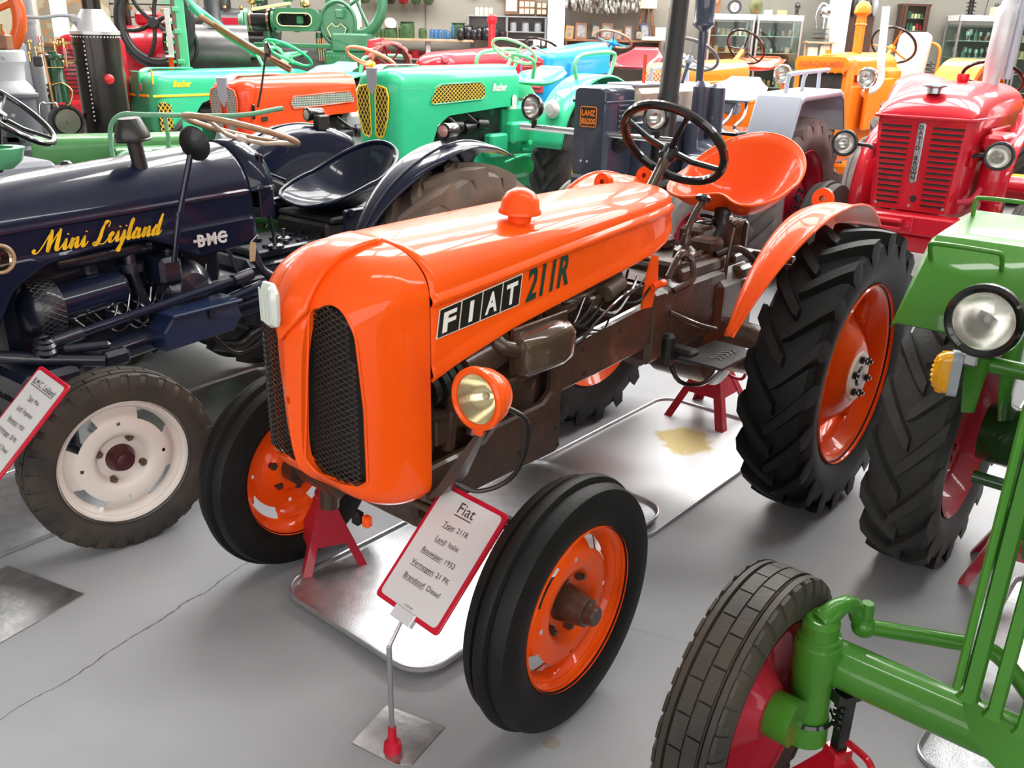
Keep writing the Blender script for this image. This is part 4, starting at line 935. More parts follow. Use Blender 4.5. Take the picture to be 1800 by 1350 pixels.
for k in range(10):
    u = 1.55 - .04 * k; tb('cable', [(u, .16, .66), (u - .05, .22, .60 + random.uniform(-.03, .05)), (u - .13, .21, .60 + random.uniform(-.02, .08)), (u - .2, .15, .70 + random.uniform(-.03, .05))], .004, M_black if k % 3 else M_chrome, BLU, 6)
for k in range(9):
    c = (1.55 - .06 * k, .115 + .02 * (k % 2), .60 + .05 * ((k * 7) % 5)); bx('engine_fitting', c, (.05, .05, .06), M_navycast, BLU, .01)
# gearbox deck, levers, tag
gb = MB(); gb.box((.45, 0, .56), (.72, .30, .30), .03); gb.box((.52, .0, .725), (.44, .30, .035), .008); gb.box((.0, 0, .50), (.34, .80, .26), .05); gb.build('gearbox', M_navycast, BLU)
for k in range(14):
    u, v = .34 + .055 * (k % 7), (.11 if k < 7 else .0) + .02 * (k % 2); cy('deck_bolt', (u, v, .742), (u, v, .756), .013, M_navycast, BLU, 8)
for u, v in ((.64, .14), (.52, .05)): lt('lever_boot', [(0, .05), (.01, .05), (.014, .02), (.034, .012), (.036, 0), (0, 0)], (u, v, .742), (0, 0, 1), M_navycast, BLU, 18)
cy('gear_lever', (.64, .14, .76), (.66, .12, .98), .008, M_navycast, BLU, 8)
def ballever(pts, r, kr, m, km, par): o = tb('lever', pts, r, m, par, 8); k = MB(); k.ball(pts[-1], kr, 14, 10); k.build('lever_knob', km, o)
ballever([(.56, .05, .90), (.60, .03, .99), (.635, .0, 1.065)], .008, .018, M_navy, mat('grey_knob', (.12, .12, .12), .3), BLU)
ballever([(.30, -.18, .95), (.38, -.20, .985), (.42, -.21, .99)], .007, .016, M_navy, MATS['grey_knob'], BLU)
tgm = MB(); tgm.prism([(-.012, 0), (.012, 0), (.016, .06), (.010, .075), (-.010, .075), (-.016, .06)], 0, .003, o=(.84, .24, .735), x=(-1, 0, -.15), y=(-.12, 0, 1), n=(0, 1, 0)); tgm.build('paper_tag', mat('manila_card', (.48, .34, .20), .7), BLU)
tb('tag_string', [(.84, .24, .81), (.80, .23, .83), (.78, .215, .825)], .0015, M_paper, BLU, 5)
bx('side_frame', (.55, .19, .60), (.62, .04, .12), M_navycast, BLU, .01); tb('brake_rod', [(.93, .22, .79), (.90, .24, .66), (.88, .24, .55)], .008, M_navycast, BLU); tb('brake_rod', [(.82, .22, .78), (.80, .24, .70), (.76, .26, .66)], .018, M_navycast, BLU)
# steering wheel: tan rim with bent spokes
c = (.655, 0, 1.205); axd = np.array([-.30, 0, .95])
sw = steering_wheel('steering_wheel', BLU, c, axd, .225, .0125, M_tan, M_beige, 3, .03, (.76, 0, .99), M_blackcast, rot=PI / 2 + .25, col_r=.024)
# seat: tub with rolled rim
so, _ = tub_seat(BLU, (.12, 0, .835), .26, .215, (.03, .13, .27), M_navy, 2.6, 0, 2, .008)
sb = MB(); sb.box((.16, 0, .815), (.40, .36, .03), .01); sb.box((.18, 0, .76), (.40, .34, .09), .015); sb.build('seat_base', M_blackcast, BLU); bx('seat_frame', (.27, 0, .70), (.42, .40, .04), M_navycast, BLU, .008)
for s in (-1, 1): bx('seat_side_bracket', (.28, s * .235, .82), (.13, .018, .10), M_navy, BLU, .01); cy('bracket_bolt', (.31, s * .24, .855), (.31, s * .252, .855), .016, M_navycast, BLU, 12)
# mudguards with lamps
for s in (1, -1):
    g = MB(); rg = []
    for a in np.linspace(R_(25), R_(118), 36):
        t = (a - R_(25)) / R_(93); q = []
        wid = .19 * min(1, .25 + t * 1.6)
        for r, v in ((.34 + .16 * (1 - min(1, t * 4)), .395), (.50, .395), (.575, .40)): q.append((r, v))
        for e_ in np.linspace(0, PI / 2, 6)[1:]: q.append((.575 + .045 * math.sin(e_), .40 + .05 * (1 - math.cos(e_))))
        q += [(.622, .45 + wid * .5), (.618, .45 + wid * .85), (.606, .45 + wid)]
        rg.append([(-.08 + r * math.cos(a), s * v, .53 + r * math.sin(a)) for r, v in q])
    g.loft(rg, False); go = g.build('mudguard', M_navy, BLU, 50, thick=.005)
    tb('mudguard_edge', [r_[8] for r_ in rg][::3] + [rg[-1][8]], .007, M_navy, go, 8, 3)
    if s > 0: tb('mudguard_stay', [(-.14, .45, 1.13), (-.16, .47, 1.08), (-.20, .46, 1.04), (-.22, .44, .98)], .012, M_navycast, go)
    y = s * (.52 if s > 0 else .47); x_ = -.03 if s > 0 else -.15
    bx('lamp_bracket', (x_ + (-.07 if s > 0 else .0), y - s * (.05 if s < 0 else .06), 1.165), (.07, .05, .07), M_blackcast, go, .006)
    l_ = MB(); l_.lathe([(0, -.045), (.028, -.045), (.031, -.038), (.031, .030), (.034, .034), (.034, .044), (.030, .048), (0, .046)], (x_, y, 1.20), (1, .15 * s, .0), 28); lo = l_.build('side_lamp', M_black, go)
    l_ = MB(); l_.lathe([(0, .053), (.018, .052), (.027, .046)], (x_, y, 1.20), (1, .15 * s, 0), 24); l_.build('lamp_lens', mat('rosy_lens' if s > 0 else 'cream_lens', (.42, .22, .20) if s > 0 else (.5, .42, .34), .2, 0, .6), lo)
tgm = MB(); tgm.prism(rrect(.035, .10, .012), 0, .003, o=(.47, -.42, .98), x=(0, 1, 0), y=(.3, 0, 1), n=(1, 0, 0)); tgm.build('white_tag', M_paper, BLU)
lt('reflector', [(0, .02), (.05, .012), (.06, 0), (0, 0)], (1.93, .235, .60), (.2, 1, 0), M_navy, BLU)

# ================================================================ the green tractor at the right edge
GO_ = (.713 - .645 * .10 + .764 * 1.58, 3.2869 - .764 * .10 - .645 * 1.58, 0)
GRN = thing('tractor', 'bright green tractor with red wheels and large chrome-ringed headlamp, cut by the right picture edge', 'tractor', GO_, 229.84)
for s in (-1, 1):
    wheel('front_wheel', GRN, (1.41, s * .572, .293), s, .293, .125, .196, 'block', M_rubberold, M_redrim, 'dish', nl=34, m_hub=M_green)
    w = wheel('rear_wheel', GRN, (.0, s * .612, .455), s, .458, .20, .280, 'lug', M_rubbergrey, M_redrim, 'rear', 17, m_hub=M_green)
ax = MB(); ax.cyl((1.26, -.47, .365), (1.26, .47, .365), .050, 28); ax.build('front_axle', M_green, GRN)
for s in (-1, 1):
    k = MB(); k.lathe([(0, .115), (.030, .115), (.038, .105), (.038, .075), (.044, .072), (.044, .06), (.048, .055), (.048, -.02), (.044, -.03), (.042, -.14), (.046, -.145), (.048, -.20), (.03, -.215), (0, -.215)], (1.30, s * .485, .375), (.06, 0, 1), 28); ko = k.build('kingpin', M_green, GRN)
    n_ = MB(); n_.lathe([(0, .014), (.010, .014), (.013, .008), (.013, 0), (0, 0)], (1.306, s * .485, .49), (0, 0, 1), 10); n_.build('castle_nut', M_green, ko)
    cy('stub_axle', (1.31, s * .50, .21), (1.41, s * .56, .293), .034, M_green, GRN); lt('brake_plate', [(0, .03), (.045, .03), (.05, .02), (.05, -.03), (0, -.03)], (1.40, s * .50, .285), (0, s, 0), M_green, GRN)
    lt('dust_ring', [(.05, .006), (.055, 0), (.05, -.006)], (1.29, s * .485, .235), (.06, 0, 1), M_black, GRN)
    tb('track_arm', [(1.31, s * .485, .478), (1.27, s * .465, .505), (1.225, s * .452, .490), (1.20, s * .445, .450)], [.024, .025, .024, .022, .021, .020, .019, .018, .018, .018, .018, .018, .018, .018, .018, .018, .018, .018, .018][:19], M_green, GRN, 12)
    b = MB(); b.ball((1.195, s * .432, .432), .026, 16, 10); b.lathe([(0, .045), (.012, .045), (.015, .036), (.016, 0)], (1.195, s * .432, .445), (0, 0, 1), 12); b.build('ball_joint', M_green, GRN)
    tb('track_rod', [(1.19, s * .42, .432), (1.13, s * .30, .430), (1.09, s * .22, .425), (1.09, s * .17, .405), (1.14, s * .10, .375)], .017, M_green, GRN, 12)
# fenders with grab handles
for s in (-1, 1):
    f_ = MB(); pr = [(.42, .872), (.22, 1.062), (.19, 1.080), (-.18, 1.105), (-.22, 1.095), (-.52, .86)]
    rg = []
    for v, dz, dx in ((.715, -.035, -.0), (.712, -.012, 0), (.70, 0, 0), (.46, 0, 0), (.435, -.010, 0), (.425, -.035, 0), (.42, -.30, -.05), (.418, -.50, -.12)):
        rg.append([(x + dx * (1 if x > 0 else -1), s * v, z + (dz if i not in (0, 5) else min(0, dz) * .5)) for i, (x, z) in enumerate(pr)])
    f_.loft(rg, False); fo = f_.build('mudguard', M_green, GRN, 25, thick=.006)
    for (x0, z0, tx) in ((.26, 1.022, 0), (-.10, 1.10, 1)):
        P = [(x0, s * .685, z0), (x0 + .035 * (1 - tx), s * .685, z0 + .045), (x0 + .045 * (1 - tx), s * .665, z0 + .055), (x0 + .045 * (1 - tx), s * .525, z0 + .055), (x0 + .035 * (1 - tx), s * .505, z0 + .045), (x0, s * .505, z0)]
        tb('grab_handle', P, .0065, M_green, fo, 8, 3)
lt('rear_drum', [(0, .03), (.07, .03), (.08, .02), (.08, -.12), (0, -.12)], (-.22, -.49, 1.08), (0, .3, 1), M_sage, GRN)
# headlamp, bar, indicator
cy('lamp_bar', (.56, -.46, .855), (.56, .46, .855), .021, M_green, GRN); bx('lamp_clamp', (.575, -.465, .865), (.04, .035, .035), M_steel, GRN, .006)
headlight('headlamp', GRN, (.585, -.455, .965), (1, -.04, .05), .087, M_black, M_black, M_lens, .10)
i_ = MB(); i_.prism([(-.05, .06), (.05, .06), (.03, -.085), (-.01, -.095)], -.006, .006, o=(.57, -.455, .815), x=(.4, .6, 0), y=(0, 0, 1), n=(.83, -.55, 0)); io = i_.build('indicator_plate', M_green, GRN)
i_ = MB(); i_.prism(rrect(.055, .12, .024, 6), 0, .022, o=(.565, -.488, .815), x=(1, .35, 0), y=(.05, 0, 1), n=(.35, -1, 0)); i_.build('indicator_base', M_ltgrey, io)
i_ = MB(); rg = []
for k in np.linspace(0, 1, 12):
    q = math.cos(k * PI / 2) ** .6; rg.append([np.array((.565, -.488, .815)) + np.array((1, .35, 0)) * a * q + np.array((.05, 0, 1)) * b * q + np.array((.35, -1, 0)) * (.022 + .035 * math.sin(k * PI / 2) + .0025 * math.cos(b * 700) * math.sin(k * PI)) for a, b in rrect(.048, .112, .022, 8)])
i_.loft(rg, True, False, True); i_.build('indicator_lens', M_amber, io, 60)
for k in range(9): b = MB(); z = .75 + .0125 * k; q = math.sqrt(max(.1, 1 - ((z - .80) / .058) ** 2)); b.tube([np.array((.565, -.488, z + .015)) + np.array((1, .35, 0)) * a * .020 * q + np.array((.35, -1, 0)) * (.026 + .034 * q * math.cos(a * 1.3)) for a in np.linspace(-1, 1, 9)], .0035, 6); b.build('lens_rib', M_amber, io, 60)
# rear axle, gearbox, belly
ra = MB(); ra.box((.12, 0, .55), (.34, .50, .30), .04); ra.lathe([(0, .50), (.09, .50), (.10, .30), (.16, .2), (.17, 0), (0, 0)], (0, 0, .47), (0, -1, 0), 24); ra.lathe([(0, .50), (.09, .50), (.10, .30), (.16, .2), (.17, 0), (0, 0)], (0, 0, .47), (0, 1, 0), 24); ra.box((.75, 0, .62), (1.0, .26, .26), .03); ra.prism([(.2, .48), (.25, .70), (.15, .86), (-.05, .8), (-.05, .48)], -.01, .01, o=(0, -.34, 0), n=(0, 1, 0)); ra.build('gearbox', mat('dark_green_casting', (.02, .085, .02), .25, 0, .7, .3, 12, .35, 60), GRN)
lt('horn', [(0, .05), (.05, .05), (.058, .035), (.06, .0), (.045, -.03), (0, -.04)], (.62, -.20, .73), (1, -.2, 0), M_black, GRN, 32)
for k in range(8): a = k * PI / 4; cy('horn_bolt', (.66, -.20 + .05 * math.cos(a), .73 + .05 * math.sin(a)), (.672, -.20 + .05 * math.cos(a), .73 + .05 * math.sin(a)), .006, M_black, GRN, 8)
sp = MB(); sp.tube([(.25 + .02 * math.cos(t * .8), -.30 + .0022 * t, .42 + .02 * math.sin(t * .8)) for t in range(80)], .005, 6); sp.build('coil_spring', MATS['dark_green_casting'], GRN)
cy('cross_shaft', (.25, -.46, .42), (.25, -.05, .42), .018, MATS['dark_green_casting'], GRN); cy('cross_shaft', (.32, -.36, .33), (.32, -.10, .33), .024, M_green, GRN); bx('shaft_arm', (.32, -.33, .30), (.03, .016, .10), M_green, GRN, .004)
cy('drop_tube', (.30, -.20, .20), (.30, -.20, .36), .022, M_ltgrey, GRN)
# fuel tank and bonnet nose with a slotted grille
tk = MB(); rg = []
for u in (.52, .54, .86, .88): q = .92 if u in (.52, .88) else 1; rg.append([(u, -.11 + a * q, .60 + b * q) for a, b in rrect(.24, .22, .07)])
tk.loft(rg, True, True, True); tk.build('side_tank', M_green, GRN)
bn = MB(); rg = []
for u in np.linspace(.55, 1.46, 12): rg.append([(u, a, 1.02 + b) for a, b in rrect(.40, .34, .10, 7)][:])
bn.loft(rg, True); bn.build('bonnet', M_green, GRN, thick=.004)
# grille sheet: a frame with long upright slots, bars are separate
def gsheet(v): return 1.545 - .9 * max(0, abs(v) - .05) ** 2 * 2.2
fr = MB(); hw, zb, zt = .185, .505, 1.22
out = [(hw, .62), (hw, 1.10)] + [(hw - .06 + .06 * math.cos(a), 1.16 + .06 * math.sin(a)) for a in np.linspace(0, PI / 2, 5)]
out += [(-x, z) for x, z in out[::-1]] + [(-hw + .10 - .10 * math.cos(a), .60 - .095 * math.sin(a)) for a in np.linspace(0, PI / 2, 6)] + [(hw - .10 + .10 * math.sin(a), .505 + .095 * (1 - math.cos(a))) for a in np.linspace(0, PI / 2, 6)]
bars = np.linspace(-.15, .15, 8)
def strip(vs_, z0f, z1f, name, par, th=.008):
    b = MB(); rg = []
    for v in vs_:
        rg.append([(gsheet(v), v, z0f(v)), (gsheet(v), v, z1f(v)), (gsheet(v) - th, v, z1f(v)), (gsheet(v) - th, v, z0f(v))])
    b.loft(rg, True, True, True); return b.build(name, M_green, par, 30)
def zlow(v): a = max(0, abs(v) - (hw - .11)) / .11; return zb + .11 * (1 - math.sqrt(max(0, 1 - a * a)))
slot0, slot1 = .600, 1.16
strip(np.linspace(-hw, hw, 40), zlow, lambda v: slot0, 'grille_frame', GRN)
strip(np.linspace(-hw, hw, 40), lambda v: slot1, lambda v: 1.22, 'grille_frame', GRN)
for k, v in enumerate(np.concatenate([[-hw + .013], np.arange(-.132, .14, .044), [hw - .013]])):
    b = MB(); w = .011 if abs(v) < .16 else .013; rg = []
    for z in (slot0 - .01, slot0 + .006, slot1 - .006, slot1 + .01):
        ww = w * (1.7 if z < slot0 or z > slot1 else 1); rg.append([(gsheet(v) + .003, v - ww * .7, z), (gsheet(v) + .003, v + ww * .7, z), (gsheet(v) - .006, v + ww, z), (gsheet(v) - .012, v, z), (gsheet(v) - .006, v - ww, z)])
    b.loft(rg, True, True, True); b.build('grille_bar', M_green, GRN, 40)
cy('grille_bolt', (1.549, -.088, .82), (1.553, -.088, .82), .004, M_black, GRN, 8)
for s in (-1, 1): bx('bonnet_side', (1.40, s * .192, .86), (.26, .012, .50), M_green, GRN, .004)

# ================================================================ stands, trays, signs
def jack_stand(loc, rz, h, label, m=M_redrim, sc=1.0, group='jack stands under the tractors'):
    H70 = .70 if m is not M_red else .46
    t = thing('jack_stand', label, 'jack stand', loc, rz, group)
    for sx in (1, -1):
        for sy in (1, -1):
            b = MB(); f = .125 * sc; t0 = .026 * sc; rg = []
            for k in (0, .12, 1):
                x = sx * (f + (t0 - f) * k); y = sy * (f + (t0 - f) * k); w = (.032 if k < .5 else .030) * sc
                rg.append([(x, y, h * H70 * k), (x - sx * w, y, h * H70 * k), (x - sx * w * .9, y - sy * .006, h * H70 * k), (x - sx * .006, y - sy * .006, h * H70 * k), (x - sx * .006, y - sy * w * .9, h * H70 * k), (x, y - sy * w, h * H70 * k)])
            b.loft(rg, True, True, True); b.build('leg', m, t, 20)
    for sx, sy, n_ in ((1, 0, 0), (-1, 0, 0), (0, 1, 1), (0, -1, 1)):
        b = MB(); p = [(-.075 * sc, H70 * .43 * h), (.075 * sc, H70 * .43 * h), (.030 * sc, .70 / .70 * H70 * h), (-.030 * sc, .70 / .70 * H70 * h)]; q = []
        for a, z in p:
            o_ = (.125 + (.026 - .125) * z / (H70 * h)) * sc - .003; q.append((sx * o_ if sx else a, sy * o_ if sy else a, z))
        b.add(q, [(0, 1, 2, 3)]); b.build('web_plate', m, t, flat=True, thick=.003)
    b = MB(); b.box((0, 0, h * (H70 - .01)), (.058 * sc, .058 * sc, h * .18), .004); b.build('collar', m, t)
    b = MB(); b.box((0, 0, h * (H70 + .96) / 2), (.034 * sc, .034 * sc, h * (.98 - H70)), .003); po = b.build('ratchet_post', m if m is not M_red else M_black, t)
    b = MB(); b.prism([(-.05 * sc, .0), (.05 * sc, 0), (.05 * sc, .03), (.03 * sc, .016), (-.03 * sc, .016), (-.05 * sc, .03)], -.022 * sc, .022 * sc, o=(0, 0, h * .955), n=(0, 1, 0)); b.build('saddle', m if m is not M_red else M_black, po)
    if m is M_red:
        for k in range(5): b = MB(); b.box((.022 * sc, 0, h * (.74 + .05 * k)), (.012, .034 * sc, .012), .003); b.build('ratchet_tooth', M_black, po)
    b = MB(); b.tube(smooth([(.0, .03 * sc, h * .64), (.0, .10 * sc, h * .66), (.0, .125 * sc, h * .60), (.0, .11 * sc, h * .50), (0, .04 * sc, h * .52)], 5), .0075, 8); b.build('handle', m, t)
    return t
def fl_(u, v, z=0): return (.713 - .645 * u + .764 * v, 3.2869 - .764 * u - .645 * v, z)
jack_stand(fl_(1.49, -.43), 25, .32, 'crimson jack stand under the front axle of the orange tractor, beside its far front wheel', sc=.88)
jack_stand(fl_(-.43, -.12), 230, .42, 'crimson jack stand behind the rear axle of the orange tractor, beyond the stained drip tray', sc=1.2)
jack_stand(fl_(.10, 1.24), 235, .37, 'crimson jack stand with loop handle at the right edge behind the green fuel tank')
jack_stand(fl_(1.37, 1.165), 200, .315, 'bright red jack stand with black ratchet post under the green front axle', M_red, .8)
tbh = MB(); 
def tray(loc, deg, lx, ly, label, r=.07, h=.016, m=M_galv):
    t = MB(); rg = []
    for z, e in ((.005, -.022), (.004, -.010), (h - .001, -.005), (h + .001, -.001), (h, .002), (h * .4, .003), (0, .0)): rg.append([(a, b, z) for a, b in rrect(lx + 2 * e, ly + 2 * e, r + e, 8)])
    t.loft(rg, True, True, True); o = t.build('drip_tray', m, None, 30, loc, (0, 0, R_(deg))); return tag(o, label, 'drip tray', 'drip trays on the floor')
tray(fl_(1.10, -.085, .018), 229.84, 1.22, .62, 'silver drip tray under the engine of the orange tractor, nearest of the two', .10)
t2 = tray(fl_(.13, -.06, .0), 229.84, 1.20, .64, 'silver drip tray with a yellow oil stain behind the front one under the orange tractor', .09)
m_, nt, b_ = _mat('stained_tray_steel'); tc = nt.nodes.new('ShaderNodeTexCoord'); vd = nt.nodes.new('ShaderNodeVectorMath'); vd.operation = 'DISTANCE'; nt.links.new(tc.outputs['Object'], vd.inputs[0]); vd.inputs[1].default_value = (-.24, .0, 0)
n1 = _noise(nt, 9, 5); ad = nt.nodes.new('ShaderNodeMath'); ad.operation = 'MULTIPLY_ADD'; nt.links.new(n1.outputs['Fac'], ad.inputs[0]); ad.inputs[1].default_value = -.22; nt.links.new(vd.outputs['Value'], ad.inputs[2])
rr = _ramp(nt, ad.outputs[0], (.34, .27, .12), (.44, .44, .45), -.075, .02); nt.links.new(rr.outputs[0], b_.inputs['Base Color']); b_.inputs['Roughness'].default_value = .42; b_.inputs['Metallic'].default_value = .8
rr.color_ramp.elements[0].position = 0.0; rr.color_ramp.elements[1].position = .035
t2.data.materials[0] = m_
tray((-1.62, 2.86, .0), 234, .95, .55, 'silver drip tray under the cream front wheel of the navy tractor', .08)
tray((-1.30, 3.62, .0), 234, .95, .60, 'grey drip tray between the navy tractor and the orange tractor wheel', .08)
tray(fl_(.58, 1.72, .0), 229.84, 1.05, .92, 'wide drip tray under the green tractor at the right edge', .06)
tray(fl_(1.15, 1.76, .018), 229.84, 1.0, .66, 'silver drip tray under the green front axle, lying on a wider tray', .07)
def sign(base, c, x, y, lines, label, deg, ps=1.0):
    t = thing('sign', label, 'sign', base, 0, None); c = np.array(c) - base; x = nrm(x); y = nrm(y); n = np.cross(x, y)
    W, H = .225, .315; f = MB(); f.prism(rrect(W, H, .012), -.004, .004, c, x, y, n, bev=.002); fo = f.build('frame', M_signred, t)
    p = MB(); p.prism(rrect(W - .024, H - .024, .012), .0042, .0050, c, x, y, n); po = p.build('card', M_paper, t)
    for st, yy, sz, ul in lines:
        V, F = text(st, sz); w = V[:, 0].max() + V[:, 0].min(); mb = MB(); mb.add([c + x * (a - w / 2) + y * (b + yy) + n * .0062 for a, b in V], F)
        if ul:
            Vu, _ = text(ul, sz); wu = Vu[:, 0].max(); k = len(mb.V); mb.add([c + x * (a - w / 2) + y * (yy + b) + n * .0062 for a, b in ((0, -.2 * sz), (wu, -.2 * sz), (wu, -.13 * sz), (0, -.13 * sz))], [(0, 1, 2, 3)])
        mb.build('lettering', M_ink, t, flat=True)
    hb = c - y * (H / 2); h = MB(); h.prism([(-.035, -.018), (.035, -.018), (.035, .012), (-.035, .012)], -.009, .009, hb, x, y, n, bev=.002); h.build('holder', mat('milky_clip', (.62, .62, .64), .3, 0, .5), t)
    p0 = np.array([.008, .004, 0.06]); p1 = np.array([.012, .006, .300]); q = hb - y * .015
    b = MB(); b.box((.008, .004, .165), (.012, .009, .27), .002); b.build('pole', M_steel, t)
    b = MB(); b.tube([(.008, .004, .298), q], .005, 8); b.build('neck', M_steel, t)
    b = MB(); b.lathe([(0, .070), (.010, .070), (.011, .03), (.020, .024), (.022, .004), (0, .004)], (.008, .004, 0), (0, 0, 1), 20); b.build('socket', M_signred, t)
    b = MB(); a = R_(deg); ex = (math.cos(a), math.sin(a), 0); ey = (-math.sin(a), math.cos(a), 0); b.prism([(a_ * ps, c_ * ps) for a_, c_ in ((-.085, .07), (.085, .085), (.088, -.055), (.06, -.075), (-.075, -.075))], 0, .004, (.01, .05, 0), ex, ey, (0, 0, 1), bev=.001); b.build('base_plate', M_alu, t)
    return t
SX, SY = (.714, -.70, 0), (.501, .512, .697)
sign((-.27, 1.62, 0), (-.156, 1.783, .437), SX, SY, [('Fiat', .105, .040, 'Fiat'), ('Type: 211R', .062, .0185, 'Type'), ('Land: Italië', .024, .0185, 'Land'), ('Bouwjaar: 1952', -.014, .0185, 'Bouwjaar'), ('Vermogen: 21 PK', -.050, .0185, 'Vermogen'), ('Brandstof: Diesel', -.086, .0185, 'Brandstof'), ('LATB-018', -.140, .007, None)], 'red framed sign on a steel foot, standing before the orange tractor', -30)
_b = (-1.50, 2.10, 0)
sign(_b, (_b[0] + .125, _b[1] + .150, .545), SX, SY, [('B.M.C. Leijland', .105, .027, 'B.M.C. Leijland'), ('Type: Mini', .062, .0185, 'Type'), ('Land: Engeland', .024, .0185, 'Land'), ('Bouwjaar: 1950', -.014, .0185, 'Bouwjaar'), ('Vermogen: 20 PK', -.050, .0185, 'Vermogen'), ('Brandstof: Diesel', -.086, .0185, 'Brandstof')], 'red framed sign at the left edge beside the cream wheel', -30, 2.0)
# ================================================================ the rows behind
def hood_mb(u0, u1, w, zt, zsh, skirt, nose=.10, drop=0.0, ex=.62, ey=.85, n=20, taper=0.0, flat=.0):
    """closed bonnet from its rear u0 to the front u1; skirt(u) is the lower edge"""
    def sec(u):
        t = (u - u0) / (u1 - u0); ww = w * (1 - taper * (1 - t)); z1 = zt - drop * t; L = [(ww, skirt(u)), (ww, (skirt(u) + zsh) / 2), (ww, zsh)]
        for k in np.linspace(0, 1, 10)[1:]:
            a = k * PI / 2; L.append((ww * math.cos(a) ** ex, zsh + (z1 - zsh) * math.sin(a) ** ey))
        return [(u, v, z) for v, z in L] + [(u, -v, z) for v, z in L[-2::-1]]
    mb = MB(); us = np.linspace(u0, u1 - nose, n); rg = [sec(u) for u in us]; zc = (skirt(u1) + zsh) / 2
    for k in np.linspace(0, PI / 2, 7)[1:]:
        q = 1 - nose * 1.0 / w * (1 - math.cos(k)) * .85; rg.append([(u1 - nose + nose * math.sin(k), v * q, zc + (z - zc) * (1 - nose * .8 / (zt - zc) * (1 - math.cos(k)))) for _, v, z in sec(u1)])
    mb.loft(rg, False, True, True); return mb
def panel(name, poly, t, o, x, y, m, par, n=None, bev=.003): b = MB(); b.prism(poly, 0, t, o, x, y, n, bev=bev); return b.build(name, m, par, 25)
def wires(name, poly, o, x, y, m, par, W=.02, H=.03, r=.0022, square=False):
    """wire screen clipped to a polygon"""
    O = np.array(poly); o = np.asarray(o, float); x = np.asarray(x, float); y = np.asarray(y, float); n = nrm(np.cross(x, y)); g = MB()
    def ins(a, b):
        q = False; j = len(O) - 1
        for i in range(len(O)):
            if (O[i, 1] > b) != (O[j, 1] > b) and a < (O[j, 0] - O[i, 0]) * (b - O[i, 1]) / (O[j, 1] - O[i, 1]) + O[i, 0]: q = not q
            j = i
        return q
    a0, b0 = O.min(0); a1, b1 = O.max(0); i = 0
    for i in range(int((a1 - a0) / W) + 2):
        for j in range(int((b1 - b0) / H) + 2):
            if not square and (i + j) % 2: continue
            p = (a0 + i * W, b0 + j * H)
            for d in (((W, 0), (0, H)) if square else ((W, H), (W, -H))):
                if not ins(p[0] + d[0] / 2, p[1] + d[1] / 2): continue
                A = o + x * p[0] + y * p[1]; B_ = A + x * d[0] + y * d[1]; t = nrm(np.cross(nrm(B_ - A), n)) * r
                g.add([A - t, B_ - t, B_ + t, A + t], [(0, 1, 2, 3)])
    return tag(g.build(name, m, par, flat=True, thick=.002), None, kind='stuff')
def running_gear(T, m, fu, ru, tf, tr, rf, rr_, mt=None, mr=None, mh=None, chass=True, wf=.13, wr=.28, fstyle='rib', zb=.62):
    mt = mt or M_rubbergrey; mr = mr or M_redrim
    for s in (1, -1):
        wheel('front_wheel', T, (fu, s * tf, rf), s, rf, wf, rf * .62, fstyle, mt, mr, 'dish', m_hub=m)
        wheel('rear_wheel', T, (ru, s * tr, rr_), s, rr_, wr, rr_ * .60, 'lug', mt, mr, 'rear', 18, m_hub=m)
    if chass:
        b = MB(); b.box(((fu + ru) / 2, 0, zb), (fu - ru + .3, .26, .30), .04); b.build('chassis', m, T)
        b = MB(); b.box((fu, 0, rf + .08), (.09, tf * 1.7, .09), .02); b.build('front_axle', m, T)
        b = MB(); b.cyl((ru, -tr + .1, rr_), (ru, tr - .1, rr_), .09, 20); b.box((ru, 0, rr_), (.34, .34, .34), .05); b.build('rear_axle', m, T)
def pan_seat(T, c, m, w=.23, d=.34, name='seat', back=.16):
    st = MB(); rg = []
    for t in np.linspace(0, 1, 15):
        rg.append([(c[0] + d * (.5 - t), c[1] + s * (w * (.86 + .2 * math.sin(t * PI) - .35 * max(0, t - .7) / .3)), c[2] - .03 * math.sin(min(1, t * 1.7) * PI) + back * max(0, (t - .5) / .5) ** 1.3 + .07 * abs(s) ** 3 * math.sin(min(1, t * 1.1) * PI)) for s in np.linspace(-1, 1, 19)])
    st.loft(rg, False); o = st.build(name, m, T, 60, thick=.008)
    e = [r[0] for r in rg] + rg[-1][1:-1] + [r[-1] for r in rg[::-1]] + rg[0][-2:0:-1]; r = MB(); r.tube(e, .007, 6, loop=True); r.build('seat_rim', m, o, 60); return o
def fender(T, u, v, R0, m, z0, a0=15, a1=140, w=.30, skirt=.25, s=1, name='mudguard'):
    g = MB(); rg = []
    for a in np.linspace(R_(a0), R_(a1), 28):
        q = [(R0 - skirt, 0), (R0 - .04, 0)] + [(R0 - .04 + .04 * math.sin(e), .04 * (1 - math.cos(e))) for e in np.linspace(0, PI / 2, 5)[1:]] + [(R0, w * .6), (R0 - .003, w * .95), (R0 - .02, w)]
        rg.append([(u + r * math.cos(a), s * (v + vv), z0 + r * math.sin(a)) for r, vv in q])
    g.loft(rg, False); return g.build(name, m, T, 45, thick=.006)
def rail(T, pts, r, m, name='grab_rail'): return tb(name, pts, r, m, T, 8, 4)

